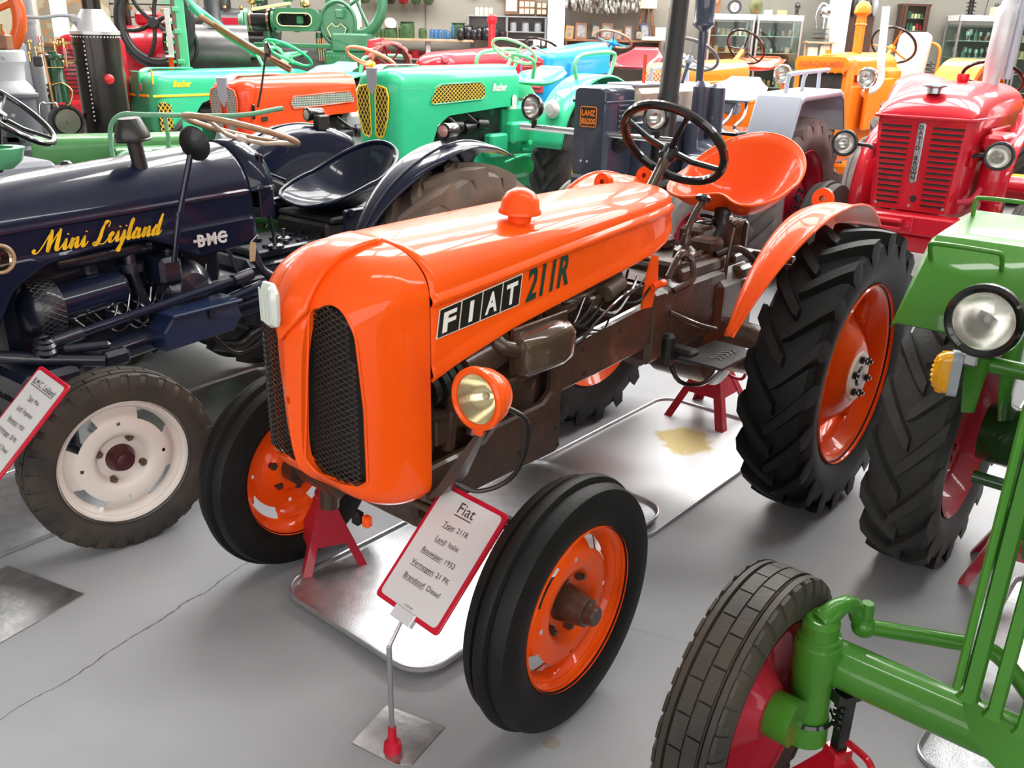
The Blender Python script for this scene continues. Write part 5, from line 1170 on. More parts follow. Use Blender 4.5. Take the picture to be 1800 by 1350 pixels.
# ---------------- crimson tractor facing us on the right
RED = thing('tractor', 'crimson tractor facing us behind the bright green one, with louvred grille and white exhaust', 'tractor', (2.42, 5.49, 0), 231)
running_gear(RED, M_red, -.32, -1.70, .62, .58, .36, .62, M_rubbergrey, M_redrim, wf=.17, wr=.30)
def red_sec(u, k=1.0, zt=1.355):
    L = [(.262 * k, .62), (.285 * k, .95), (.297 * k, 1.19)]
    return L
b = MB(); rg = []
for u, k, dz in ((-1.15, .99, 0), (-.12, 1.0, 0), (-.06, .985, 0), (-.02, .93, 0), (.0, .84, 0)):
    rg.append([(u, .255 * k, .64), (u, .27 * k, .90), (u, .288 * k, 1.185), (u, -.288 * k, 1.185), (u, -.27 * k, .90), (u, -.255 * k, .64)])
b.loft(rg, True, True, True); b.build('grille_shell', M_red, RED, 30)
b = MB(); rg = []
for u, k, zt in ((-1.2, .97, 1.375), (-.75, .99, 1.385), (-.40, 1.0, 1.375), (-.22, 1.0, 1.355), (-.10, .985, 1.32), (-.03, .95, 1.27), (.005, .90, 1.225), (.015, .88, 1.20)):
    L = [(.300 * k, 1.185), (.300 * k, 1.20)] + [(.300 * k * math.cos(a) ** .72, 1.20 + (zt - 1.20) * math.sin(a) ** .85) for a in np.linspace(0, PI / 2, 11)[1:]]
    rg.append([(u, v, z) for v, z in L] + [(u, -v, z) for v, z in L[-2::-1]])
b.loft(rg, False, False, True); b.build('bonnet', M_red, RED, 40)
tb('bonnet_lip', [(-.5, .300, 1.195), (-.12, .302, 1.193), (-.03, .285, 1.192), (.012, .25, 1.19), (.018, 0, 1.19), (.012, -.25, 1.19), (-.03, -.285, 1.192), (-.12, -.302, 1.193), (-.5, -.300, 1.195)], .010, M_red, RED, 8, 5)
lt('filler_cap', [(0, .03), (.05, .028), (.07, .018), (.07, .01), (.04, 0), (.04, -.03)], (-.10, .0, 1.355), (0, 0, 1), M_steel, RED); lt('filler_cap', [(0, .05), (.035, .05), (.038, .02), (.03, 0)], (-.62, .02, 1.38), (0, 0, 1), M_red, RED)
for sgn in (-1, 1):
    for k in range(15):
        z = 1.135 - k * .0325; hw_ = .090 - .0018 * k; vc = sgn * (.150 - .0012 * k)
        b = MB(); b.prism([(v, zz) for v, zz in rrect(2 * hw_, .014, .006, 3)], 0, .004, (.001, vc, z), (0, 1, 0), (0, 0, 1), (1, 0, 0)); b.build('grille_slot', M_core, RED)
        b = MB(); b.prism(rrect(2 * hw_ + .008, .006, .003, 3), 0, .009, (.0, vc, z + .010), (0, 1, 0), (0, 0, 1), (1, 0, 0)); b.build('louvre_lip', M_red, RED)
b = MB(); b.prism(rrect(.044, .36, .021, 6), 0, .016, (.0, 0, .985), (0, 1, 0), (0, 0, 1), (1, 0, 0), bev=.005); nb = b.build('name_strip', M_steel, RED)
for k, ch in enumerate('DAVID BROWN'):
    V, F_ = text(ch, .034, bold=.0012)
    if len(V): c_ = V.mean(0) * [1, 0] + [0, .012]; mb = MB(); mb.add([(.0175, -(a - c_[0]) * -1, 1.135 - k * .0295 + (b_ - c_[1])) for a, b_ in V], F_); mb.build('strip_letter', M_core, nb, flat=True)
lt('crank_hole', [(0, .004), (.02, .004), (.022, 0)], (.0, .02, .715), (1, 0, 0), M_core, RED, 8)
for v in (-.20, .0, .20): lt('grille_bolt', [(0, .008), (.01, .006), (.012, 0)], (.0, v, .668), (1, 0, 0), M_steel, RED, 10)
bx('bumper', (.06, 0, .575), (.14, .62, .115), M_red, RED, .01); bx('bumper_beam', (-.02, 0, .45), (.16, .58, .10), M_red, RED, .01); bx('tow_plate', (.135, -.05, .58), (.02, .26, .10), M_red, RED, .006); bx('tow_lug', (.17, -.05, .60), (.06, .16, .028), M_red, RED, .008); bx('tow_lug', (.17, -.05, .555), (.06, .16, .024), M_red, RED, .008)
for v in (-.155, .055): lt('bumper_bolt', [(0, .02), (.016, .018), (.02, 0)], (.145, v, .58), (1, 0, 0), M_red, RED, 12)
for s, v in ((1, .44), (-1, -.455)):
    headlight('headlight', RED, (-.02, v, 1.005), (1, .02 * s, .0), .080, M_black, M_blackcast, M_lens, .075)
    tb('lamp_bracket', [(-.07, s * .29, .985), (-.06, s * .33, 1.0), (-.07, v - s * .05, 1.0)], .012, M_blackcast, RED, 8); bx('bracket_plate', (-.08, s * .285, .97), (.03, .02, .10), M_red, RED, .004)
ex = MB(); ex.lathe([(.045, -.30), (.050, .0), (.058, .10), (.062, .11), (.062, .40), (.056, .44), (.040, .48), (.040, .95), (.034, .95)], (-.83, .14, 1.38), (-.04, .02, 1), 28); ex.build('exhaust_stack', mat('silver_heat_paint', (.62, .62, .64), .4, .4, 0, .12, 12), RED)
cy('exhaust_pipe', (-.90, .21, 1.40), (-.93, .22, 2.4), .026, M_ltgrey, RED)
for s in (1, -1):
    g = MB(); rg = []
    for i, (u, z) in enumerate(smooth([(-.27, .42), (-.28, .72), (-.42, 1.00), (-.70, 1.15), (-1.02, 1.29), (-1.40, 1.39), (-1.85, 1.38), (-2.2, 1.15), (-2.3, .9)], 5)):
        w = .13 + .22 * min(1, max(0, (i - 14) / 16)); n_ = nrm(np.array([(z - .6) * -0 - .0 + (u + 1.4) * .5, 0, (z - .5)])); q = [(u - n_[0] * .30, s * .33, z - n_[2] * .30)]
        for e in np.linspace(0, 1, 9): q.append((u - n_[0] * .05 * (1 - math.sin(min(1, e * 1.6) * PI / 2)), s * (.335 + w * e), z - n_[2] * (.05 * (1 - math.sin(min(1, e * 1.6) * PI / 2)) + .03 * max(0, e - .7) / .3)))
        rg.append(q)
    g.loft(rg, False); g.build('mudguard', M_red, RED, 50, thick=.006)
bx('side_cover', (-.55, .31, 1.02), (.50, .02, .22), M_red, RED, .008); bx('side_pipe_box', (-.35, .36, 1.06), (.36, .12, .09), M_red, RED, .02); lt('oil_filter', [(0, .12), (.07, .12), (.075, .1), (.075, -.10), (.06, -.12), (0, -.12)], (-.35, .36, .82), (0, 0, 1), M_red, RED)
tb('linkage', [(.0, .27, .72), (-.03, .34, .74), (-.10, .36, .80)], .018, M_redrim, RED); bx('engine_block', (-.6, 0, .85), (.9, .36, .4), M_red, RED, .03)
steering_wheel('steering_wheel', RED, (-1.5, 0, 1.38), (-.6, 0, .8), .20, .013, M_black, None, 3, .03, (-1.2, 0, 1.2), M_black)
pan_seat(RED, (-2.0, 0, 1.0), M_red)

# ---------------- grey hot-bulb tractor
LZ = thing('tractor', 'blue-grey tractor with tall black stack and orange name plate, behind a black steering wheel', 'tractor', (.405, 5.25, 0), 231)
running_gear(LZ, M_grey, -.62, -2.15, .42, .54, .38, .56, M_rubberpale, M_redrim, wf=.16, wr=.32, zb=.55)
b = MB(); rg = []
for u, k in ((-.33, 1.0), (-.05, 1.0), (-.02, .96), (.0, .86)): rg.append([(u, a * k, .925 + bb * (1 - (1 - k) * .4)) for a, bb in rrect(.275, .60, .045, 6)])
b.loft(rg, True, True, True); b.build('radiator_shell', M_grey, LZ, 30)
b = MB(); rg = [[(u, a, 1.125 + bb) for a, bb in rrect(.283 - .01 * (u > -.01), .016, .006)] for u in (-.333, -.04, .004)]; b.loft(rg, True, True, True); b.build('shell_band', M_grey, LZ)
pl = panel('name_plate', rrect(.135, .135, .016), .006, (.0005, .0, 1.03), (0, 1, 0), (0, 0, 1), M_core, LZ, (1, 0, 0))
b = MB(); b.tube([(.007, a, 1.03 + c_) for a, c_ in rrect(.126, .126, .014)], .0035, 6, loop=True); b.build('plate_border', M_gold if False else mat('orange_print', (.78, .22, .02), .4), pl)
for st, z, sz in (('LANZ', 1.037, .050), ('BULLDOG', .985, .036)):
    V, F_ = text(st, sz, bold=.0022); k = .108 / V[:, 0].max(); mb = MB(); mb.add([(.0078, -.054 + a * k, z + c_ * (1.0 if st == 'LANZ' else 1.35)) for a, c_ in V], F_); mb.build('plate_lettering', MATS['orange_print'], pl, flat=True)
for k in range(7): b = MB(); b.prism(rrect(.135, .018, .008, 3), 0, .012, (-.205, .138, .90 + k * .033), (-1, 0, 0), (0, 0, 1), (0, 1, 0), bev=.004); b.build('louvre', M_grey, LZ)
lt('horn', [(0, .03), (.02, .03), (.024, .02), (.040, .022), (.044, .012), (.058, .016), (.062, 0), (.05, -.03), (0, -.03)], (-.14, .165, .86), (.3, 1, 0), M_black, LZ)
for v in (-.05, .0): lt('bolt', [(0, .006), (.006, .004), (.008, 0)], (.0, v, .74), (1, 0, 0), M_paper, LZ, 8)
bx('front_foot', (-.15, 0, .60), (.36, .24, .10), M_grey, LZ, .02)
cy('lamp_bar', (-.06, -.62, .92), (-.06, .62, .92), .022, M_chrome, LZ)
for s in (1, -1): headlight('headlight', LZ, (-.02, s * .50, 1.06), (1, .03 * s, 0), .088, M_black, M_black, M_lens, .08); cy('lamp_post', (-.05, s * .50, .92), (-.05, s * .50, .98), .02, M_black, LZ)
b = MB(); b.box((-.75, 0, 1.10), (.80, .30, .24), .05); b.build('bonnet', mat('pale_tan_paint', (.50, .40, .30), .35, 0, .4, .2, 5), LZ); bx('bonnet_lid', (-.62, 0, 1.225), (.5, .24, .02), M_ltgrey, LZ, .006)
cy('marker_rod', (-.56, .06, 1.23), (-.56, .06, 1.42), .012, M_redor, LZ)
b = MB(); b.lathe([(.062, 0), (.072, .10), (.074, .50), (.068, .52), (.060, 1.3), (.055, 1.35)], (-.46, .30, .66), (-.10, -.01, 1), 28); b.build('exhaust_stack', M_blackcast, LZ)
lt('air_cleaner', [(0, .10), (.05, .10), (.075, .07), (.080, .05), (.080, .03), (.072, .025), (.072, -.13), (.078, -.14), (.078, -.16), (.03, -.20), (.026, -.62), (0, -.62)], (-1.05, .22, 1.78), (.03, 0, 1), M_grey, LZ)
for c_, h_, r_ in (((-.95, .30, .70), .55, .055), ((-1.08, .36, .85), .38, .065), ((-.80, .34, .60), .40, .05)): lt('cylinder', [(0, h_), (r_ * .5, h_), (r_, h_ * .93), (r_, 0), (0, 0)], c_, (0, 0, 1), M_grey, LZ)
lt('flywheel', [(0, .08), (.05, .08), (.06, .02), (.26, .02), (.28, .06), (.30, .06), (.30, -.06), (0, -.06)], (-.85, .36, .72), (0, 1, 0), M_grey, LZ, 40)
bx('engine_block', (-.8, 0, .78), (.9, .5, .5), M_grey, LZ, .05); bx('tool_tray', (-1.65, .2, .86), (.5, .40, .03), M_black, LZ, .008)
steering_wheel('steering_wheel', LZ, (-1.35, -.02, 1.42), (-.55, 0, .84), .21, .013, mat('grey_bakelite', (.20, .18, .17), .3), M_ltgrey, 3, .03, (-1.15, 0, 1.1), M_grey)
pan_seat(LZ, (-2.15, -.02, 1.07), mat('silver_seat', (.42, .44, .50), .3, .6, .3), .25, .36, back=.17)
b = MB(); b.box((-2.10, 0, 1.0), (.10, .12, .10), .02); b.build('seat_post', M_ltgrey, LZ)
for k in range(4): tb('lever', [(-1.80, .12 * (k - 1.5), .88), (-1.95, .12 * (k - 1.5), .95), (-2.05, .10 * (k - 1.5), 1.06)], .014, M_steel, LZ, 8)
for s in (1, -1):
    f_ = MB(); pr = [(-1.52, .80), (-1.66, 1.14), (-1.72, 1.16), (-2.45, 1.18), (-2.52, 1.15), (-2.66, .85)]; rg = []
    for v, dz in ((.40, -.35), (.402, -.04), (.42, 0), (.76, 0), (.772, -.02), (.775, -.05)): rg.append([(x, s * v, z + dz) for x, z in pr])
    f_.loft(rg, False); f_.build('mudguard', M_ltgrey, LZ, 25, thick=.008)
    rail(LZ, [(-1.74, s * .60, 1.16), (-1.76, s * .60, 1.27), (-1.84, s * .60, 1.30), (-2.55, s * .60, 1.32)], .018, M_ltgrey); rail(LZ, [(-2.05, s * .60, 1.17), (-2.06, s * .60, 1.26), (-2.10, s * .60, 1.30)], .016, M_ltgrey); rail(LZ, [(-2.38, s * .60, 1.18), (-2.36, s * .60, 1.31)], .016, M_ltgrey)

# ---------------- teal tractors and their red-orange sister: pressed bonnets with side windows
def farm_tractor(label, loc, deg, m, w, L, m_wire, sq, grille, zt=1.36, ru=-2.10, tr=.58, m_gear=None, m_tyre=None, rim=None, crest=None, win=True, skp=None):
    T = thing('tractor', label, 'tractor', loc, deg)
    running_gear(T, m_gear or m, -.45, ru, .52, tr, .34, .58, m_tyre or M_rubbergrey, rim or M_yellow, zb=.66)
    sk = lambda u: float(np.interp(u, *(skp or ([-L, -L + .25, -.62, -.48, -.40, 0], [1.03, 1.02, .98, .90, .70, .62]))))
    hood_mb(-L, 0, w, zt, 1.20, sk, .11, .02, .5, .9, 34).build('bonnet', m, T, 32)
    b = MB(); b.prism([(-.06, 0), (.06, 0), (.055, -.14), (.0, -.20), (-.055, -.14)], 0, .02, (-.005, 0, zt - .02), (0, 1, 0), (0, 0, 1), (1, 0, 0), bev=.006); b.build('crest_plate', crest or M_steelgrey, T)
    b = MB(); rg = [[(u, v, zt + .004 - (abs(v) / .06) ** 2 * .004 - .10 * max(0, u + .11) / .11 * (max(0, u + .11) / .11)) for v in np.linspace(-.06, .06, 7)] for u in np.linspace(-.45, 0, 14)]; b.loft(rg, False); b.build('crest', crest or M_steelgrey, T, thick=.006)
    for s in (1, -1) if grille else ():
        P = [(s * .025, -.02), (s * .035, .30), (s * .06, .345), (s * (w - .07), .325), (s * (w - .045), .27), (s * (w - .06), .10), (s * (w - .11), -.03), (s * .05, -.05)]
        P = P if s > 0 else P[::-1]
        panel('grille_opening', P, .006, (.0, 0, .88), (0, 1, 0), (0, 0, 1), M_core, T, (1, 0, 0), 0)
        wires('grille_screen', P, (.010, 0, .88), (0, 1, 0), (0, 0, 1), m_wire, T, .020 if not sq else .016, .030 if not sq else .016, .0028 if not sq else .0032, sq)
        b = MB(); b.tube([(.007, a, .88 + c_) for a, c_ in P], .006, 6, loop=True); b.build('grille_lip', m if sq else M_yellow, T, 60)
        if win:
            Q = [(-.40, 1.085), (-.43, 1.15), (-.47, 1.205), (-.52, 1.225), (-1.00, 1.235), (-1.06, 1.20), (-1.07, 1.13), (-1.02, 1.095), (-.44, 1.075)] if not sq else [(-.42, 1.075), (-.40, 1.12), (-.43, 1.16), (-.95, 1.185), (-1.0, 1.13), (-.98, 1.105)]
            panel('window_opening', Q, .004, (0, s * (w - .001), 0), (1, 0, 0), (0, 0, 1), M_core, T, (0, s, 0), 0)
            wires('window_screen', Q, (0, s * (w + .006), 0), (1, 0, 0), (0, 0, 1), m_wire, T, .022 if not sq else .015, .016 if not sq else .015, .0026, sq)
            b = MB(); b.tube([(a, s * (w + .003), c_) for a, c_ in Q], .006, 6, loop=True); b.build('window_lip', m, T, 60)
    bx('engine_block', (-.9, 0, .86), (1.0, .26, .34), M_blackcast if m is M_teal else M_blackcast, T, .03)
    for k in range(4): cy('engine_fitting', (-.55 - .16 * k, w * .7, .86 + .03 * (k % 2)), (-.66 - .16 * k, w * .75, .88), .05, M_blackcast, T, 16)
    tb('hose', [(-.62, w * .8, .98), (-.70, w, .90), (-.66, w, .80)], .016, M_black, T); tb('hose', [(-.85, w * .8, 1.0), (-.95, w * .95, .92), (-1.05, w * .8, .90)], .014, M_black, T)
    bx('gearbox', (-L - .25, 0, .80), (.7, .32, .46), m_gear or m, T, .04)
    return T
BT = farm_tractor('teal tractor with yellow diamond-mesh grilles right behind the navy mudguards', (-.99, 6.30, 0), 231, M_teal, .225, 1.52, M_meshy, False, True, 1.37, rim=M_yellow)
V, F_ = text('Bucher', .085, shear=.3, bold=.004); mb = MB(); mb.add([(-1.16 - a * .75, .229, 1.16 + c_) for a, c_ in V], F_); mb.build('script_lettering', M_paper, BT, flat=True)
steering_wheel('steering_wheel', BT, (-1.72, 0, 1.475), (-.50, 0, .86), .21, .0125, mat('pale_mint_enamel', (.48, .62, .40), .3, 0, .5), None, 3, .035, (-1.45, 0, 1.15), MATS['pale_mint_enamel'], rot=.5)
pan_seat(BT, (-2.12, 0, 1.20), M_teal, .25, .36, back=.14)
for s in (1, -1):
    fender(BT, -2.12, .44, .70, M_teal, .60, 8, 150, .34, .40, s)
    rail(BT, [(-1.90, s * .58, 1.25), (-1.86, s * .58, 1.38), (-1.98, s * .58, 1.46), (-2.45, s * .58, 1.48), (-2.48, s * .58, 1.40), (-2.40, s * .58, 1.25)], .018, mat('mint_tube', (.16, .55, .28), .35, 0, .3))
    lt('fender_lamp', [(0, .05), (.05, .045), (.075, .02), (.08, 0), (.06, -.03)], (-1.50, s * .62, 1.02), (1, 0, 0), M_paper, BT)
tb('seat_rail', [(-1.75, .2, 1.25), (-1.70, .24, 1.40), (-1.62, .10, 1.45), (-1.9, -.2, 1.45)], .016, MATS['mint_tube'], BT)
for v in (.03, .12): lt('dial', [(0, .004), (.03, .004), (.033, 0)], (-1.0 - v * 1.6, .2, .985), (0, 1, 0), M_black, BT, 14)
for c_, d_ in (((-1.5, .24, .80), (.26, .10, .18)), ((-1.75, .26, .66), (.30, .16, .10)), ((-1.25, .20, .70), (.24, .10, .20))): bx('side_casting', c_, d_, M_teal, BT, .02)
for k in range(5): tb('linkage', [(-1.3 - .12 * k, .26, .55 + .05 * (k % 3)), (-1.5 - .12 * k, .34, .60), (-1.7 - .1 * k, .38, .50 + .06 * (k % 2))], .014, M_teal, BT, 8)
for k in range(2): b = MB(); b.tube([(-1.62 + .012 * math.cos(t * .9) - .06 * k, .24 + .012 * math.sin(t * .9), 1.02 + t * .003) for t in range(30)], .004, 5); b.build('spring', MATS['mint_tube'], BT)
tgm = MB(); tgm.prism([(-.03, 0), (.03, 0), (.03, .10), (.015, .12), (-.015, .12), (-.03, .10)], 0, .003, (-1.45, .235, 1.0), (-1, 0, 0), (0, 0, 1), (0, 1, 0)); tgm.build('paper_tag', M_paper, BT)
bx('yellow_guard', (-2.0, .55, .42), (.30, .2, .30), M_yellow, BT, .05)

OT = farm_tractor('red-orange tractor with pale mesh side window, between the two teal ones', (-2.295, 7.20, 0), 231, M_redor, .205, 1.02, M_meshw, True, True, 1.31, -2.1, .46, M_steelgrey, rim=M_redor, crest=M_ltgrey)
tb('mirror_arm', [(-.10, .24, 1.10), (-.14, .24, 1.22), (-.20, .24, 1.45)], .008, M_black, OT, sm=False); lt('mirror', [(0, .01), (.05, .008), (.058, 0), (.05, -.012), (0, -.012)], (-.21, .25, 1.47), (-.8, .3, .1), M_black, OT)
bx('latch', (-.08, .215, 1.07), (.02, .02, .10), M_black, OT, .006)
bx('number_plate', (-.17, .213, 1.02), (.05, .006, .03), M_core, OT, .001)
steering_wheel('steering_wheel', OT, (-1.38, 0, 1.40), (-.45, 0, .9), .21, .0125, mat('pale_orange_enamel', (.85, .40, .20), .3, 0, .5), None, 3, .035, (-1.2, 0, 1.15), MATS['pale_orange_enamel'], rot=.4)
pan_seat(OT, (-1.95, 0, 1.12), M_redor)
lt('turn_lamp', [(0, .03), (.03, .02), (.034, 0), (0, 0)], (-1.2, .20, 1.36), (1, 0, .3), M_amber, OT)

LT = farm_tractor('teal tractor with a yellow belt line at the left, beside the riveted boiler', (-3.48, 8.46, 0), 231, M_teal, .205, 1.35, M_meshy, False, False, 1.31, -1.72, .50, skp=([-1.35, -1.0, -.50, -.40, -.33, -.26, 0], [1.08, 1.085, 1.085, 1.05, .95, .70, .62]), win=False, crest=M_teal)
for s in (1, -1):
    bx('belt_line', (-.60, s * .207, 1.115), (1.20, .006, .018), M_yellow, LT, .002)
    panel('side_grille', [(-.03, .70), (-.03, 1.04), (-.05, 1.07), (-.12, 1.06), (-.14, 1.03), (-.14, .72)], .004, (0, s * .204, 0), (1, 0, 0), (0, 0, 1), M_core, LT, (0, s, 0), 0)
    wires('side_screen', [(-.03, .70), (-.03, 1.04), (-.05, 1.07), (-.12, 1.06), (-.14, 1.03), (-.14, .72)], (0, s * .212, 0), (1, 0, 0), (0, 0, 1), M_meshy, LT, .018, .022, .003)
bx('belt_line', (.004, 0, 1.115), (.008, .30, .018), M_yellow, LT, .002); bx('corner_line', (-.02, .19, 1.25), (.012, .012, .10), M_yellow, LT, .003)
panel('name_plate', rrect(.15, .06, .01), .006, (.005, .0, 1.175), (0, 1, 0), (0, 0, 1), M_steelgrey, LT, (1, 0, 0)); b_ = panel('name_field', rrect(.12, .04, .004), .003, (.011, 0, 1.175), (0, 1, 0), (0, 0, 1), M_redrim, LT, (1, 0, 0))
V, F_ = text('Bucher', .085, shear=.3, bold=.005); mb = MB(); mb.add([(-.17 - a * .62, .2085, 1.18 + c_ * .7) for a, c_ in V], F_); mb.build('script_lettering', M_yellow, LT, flat=True)
steering_wheel('steering_wheel', LT, (-1.42, 0, 1.42), (-.5, 0, .86), .21, .012, M_teal, MATS['mint_tube'], 4, .05, (-1.2, 0, 1.1), mat('pale_teal', (.45, .66, .52), .3, 0, .4), col_r=.035)
pan_seat(LT, (-1.9, 0, 1.22), mat('mint_seat', (.26, .66, .44), .35, 0, .3), .25, .36, back=.12)
for s in (1, -1): fender(LT, -1.72, .36, .70, M_teal, .58, 8, 150, .34, .40, s); rail(LT, [(-1.75, s * .55, 1.24), (-1.78, s * .55, 1.36), (-1.85, s * .55, 1.40), (-2.3, s * .55, 1.40), (-2.36, s * .55, 1.25)], .018, MATS['mint_tube'])
rail(LT, [(-1.30, -.2, 1.30), (-1.28, -.25, 1.40), (-1.35, -.3, 1.44), (-1.6, -.35, 1.44), (-1.65, -.35, 1.2)], .016, MATS['mint_tube'])

# ---------------- orange tractor with a tall radiator
AC = thing('tractor', 'amber orange tractor with a tall black radiator and a round-topped air stack', 'tractor', (2.71, 8.40, 0), 228)
running_gear(AC, M_orange2, -.30, -2.0, .40, .55, .42, .62, M_rubberpale, M_orange2, wf=.17, wr=.30, zb=.70)
b = MB(); b.prism([(.225, .86), (.225, 1.40), (.200, 1.47), (-.200, 1.47), (-.225, 1.40), (-.225, .86)], -.13, 0, (0, 0, 0), (0, 1, 0), (0, 0, 1), (1, 0, 0), bev=.012); b.build('radiator_frame', M_orange2, AC, 25)
b = MB(); b.prism(rrect(.36, .50, .035), 0, .006, (.0, 0, 1.14), (0, 1, 0), (0, 0, 1), (1, 0, 0)); b.build('radiator_core', mat('radiator_mesh', (.035, .032, .032), .55, .3, 0, .6, 120, .8, 220), AC)
b = MB(); rg = []
for u, k in ((.03, .92), (.028, 1), (-.13, 1.03), (-.15, 1.0)): rg.append([(u, a * k, 1.44 + c_ * k) for a, c_ in rrect(.45, .12, .05)])
b.loft(rg, True, True, True); b.build('top_tank', M_orange2, AC, 30)
V, F_ = text('ALLIS-CHALMERS', .055, bold=.002); k = .38 / V[:, 0].max(); mb = MB(); mb.add([(.034, -.19 + a * k, 1.425 + c_) for a, c_ in V], F_); mb.build('tank_lettering', mat('rust_print', (.50, .09, .02), .5), AC, flat=True)
for k in range(7): bx('tank_stud', (.02, -.19 + k * .063, 1.382), (.02, .016, .02), M_orange2, AC, .004)
lt('radiator_cap', [(0, .05), (.025, .05), (.028, .02), (.045, .01), (.045, 0)], (-.12, -.02, 1.50), (0, 0, 1), M_orange2, AC)
hood_mb(-1.15, -.16, .17, 1.535, 1.42, lambda u: 1.36, .05, .0, .7, .9, 10).build('bonnet', M_orange2, AC)
bx('side_panel', (-.75, .20, 1.12), (.55, .03, .42), M_orange2, AC, .01); bx('engine_block', (-.6, 0, 1.0), (.9, .30, .6), M_orange2, AC, .04); bx('fuel_tank', (-1.05, 0, 1.25), (.4, .40, .35), M_orange2, AC, .04)
lt('air_stack', [(0, .40), (.035, .395), (.062, .36), (.068, .31), (.062, .30), (.040, .29), (.038, -.05)], (-.50, .06, 1.53), (.02, 0, 1), M_orange2, AC); lt('stack_clip', [(.042, .01), (.048, .0), (.042, -.01)], (-.497, .06, 1.75), (0, 0, 1), M_orange2, AC)
tb('exhaust_stack', [(-.30, .24, 1.22), (-.38, .30, 1.26), (-.43, .32, 1.34), (-.40, .31, 1.50), (-.36, .30, 1.88)], .030, mat('white_heat_paint', (.75, .72, .72), .4), AC, 14)
for s in (1, -1): headlight('headlight', AC, (-.05, s * .36, 1.35), (1, 0, 0), .078, M_steelgrey, M_chrome, M_lens, .07); cy('lamp_post', (-.08, s * .36, 1.20), (-.08, s * .36, 1.28), .018, M_orange2, AC)
steering_wheel('steering_wheel', AC, (-1.45, 0, 1.60), (-.75, 0, .66), .20, .012, M_black, M_orange2, 3, .03, (-1.15, 0, 1.35), M_orange2)
for s in (1, -1):
    f_ = MB(); rg = []
    for v in (.36, .37, .72, .73): rg.append([(-2.0 + .72 * math.cos(a), s * v, .80 + .70 * math.sin(a) - (.05 if v in (.36, .73) else 0)) for a in np.linspace(R_(40), R_(160), 18)])
    f_.loft(rg, False); f_.build('mudguard', M_orange2, AC, 30, thick=.008)
bx('fender_side', (-1.55, .40, 1.15), (.25, .02, .40), M_orange2, AC, .006)
b = MB(); b.prism(rrect(.30, .42, .06), 0, .08, (-2.05, -.02, 1.50), (0, 1, 0), (-.2, 0, 1), (1, 0, .2), bev=.02); b.build('seat_back', mat('beige_vinyl', (.52, .44, .36), .5), AC); rail(AC, [(-2.1, .20, 1.30), (-2.12, .20, 1.55), (-2.12, .14, 1.62), (-2.12, .05, 1.62)], .014, M_orange2); bx('seat_pan', (-1.9, -.02, 1.22), (.3, .34, .06), M_beige, AC, .02)
b = MB(); b.tube([(-2.15 + .04 * math.cos(t * .7), .12 + .04 * math.sin(t * .7), 1.22 + t * .004) for t in range(60)], .007, 6); b.build('seat_spring', M_blackcast, AC)

def resize(T, k, lift):
    """bring a tractor's body to its true size; the wheels stay on the floor"""
    for c in T.children:
        if 'wheel' in c.name and 'steering' not in c.name: c.location = (c.location[0] * k, c.location[1] * k, c.location[2])
        elif c.name.startswith(('chassis', 'front_axle', 'rear_axle')): c.scale = (k, k, 1)
        else: c.scale = (k, k, k); c.location = (c.location[0] * k, c.location[1] * k, c.location[2] * k + lift)
bpy.context.view_layer.update()
resize(BT, .875, .196); resize(OT, 1.125, -.196); resize(LT, 1.20, -.31); resize(LZ, .86, .285); resize(AC, 1.105, -.165)
# ---------------- farther tractors
B3 = thing('tractor', 'sky blue tractor with a red louvred grille in the far row', 'tractor', (.134, 9.0, 0), 231)
running_gear(B3, M_blue, -.40, -1.9, .44, .44, .36, .55, M_rubbergrey, M_redrim)
hood_mb(-1.02, 0, .20, 1.57, 1.40, lambda u: float(np.interp(u, [-1.02, -.4, -.3, 0], [1.27, 1.27, 1.0, .95])), .09, .10, .45, .9, 14).build('bonnet', M_blue, B3, 30)
panel('grille_plate', [(-.13, -.30), (.13, -.30), (.13, .0), (0, .05), (-.13, 0)], .012, (.0, 0, 1.40), (0, 1, 0), (0, 0, 1), mat('pinkish_red_paint', (.62, .06, .08), .35, 0, .4), B3, (1, 0, 0))
for s in (-1, 1):
    for k in range(6): bx('louvre', (.016, s * .06, 1.375 - k * .045), (.02, .10, .018), MATS['pinkish_red_paint'], B3, .006)
panel('front_flash', [(-.17, 0), (0, .07), (.17, 0), (.17, .02), (0, .09), (-.17, .02)], .006, (.0, 0, 1.44), (0, 1, 0), (0, 0, 1), M_ltgrey, B3, (1, 0, 0), .001)
steering_wheel('steering_wheel', B3, (-1.38, 0, 1.60), (-.45, 0, .9), .19, .012, M_tan, M_blue, 3, .045, (-1.2, 0, 1.35), M_blue); bx('side_box', (-.72, .25, 1.13), (.22, .12, .22), M_blue, B3, .01); bx('engine_block', (-.6, 0, 1.1), (.8, .26, .35), M_blackcast, B3, .03); bx('side_post', (-.30, .22, 1.2), (.02, .02, .36), M_blue, B3, .004)
rail(B3, [(-1.75, .52, 1.15), (-1.75, .52, 1.33), (-1.80, .52, 1.36), (-2.05, .52, 1.36), (-2.08, .52, 1.15)], .022, M_blue)
pan_seat(B3, (-1.85, 0, 1.32), M_red, .28, .40, back=.20)
R3 = thing('tractor', 'red tractor with a rounded bonnet and ball-topped exhaust in the far row', 'tractor', (-.966, 9.5, 0), 231)
running_gear(R3, M_red, -.40, -1.9, .44, .44, .36, .55, M_rubbergrey, M_redrim)
hood_mb(-1.25, 0, .23, 1.50, 1.30, lambda u: 1.10, .20, .07, .6, .9, 16).build('bonnet', M_red, R3, 40); lt('lamp_boss', [(0, .02), (.04, .015), (.05, 0)], (-.10, .2, 1.38), (.3, 1, .3), MATS['pinkish_red_paint'], R3)
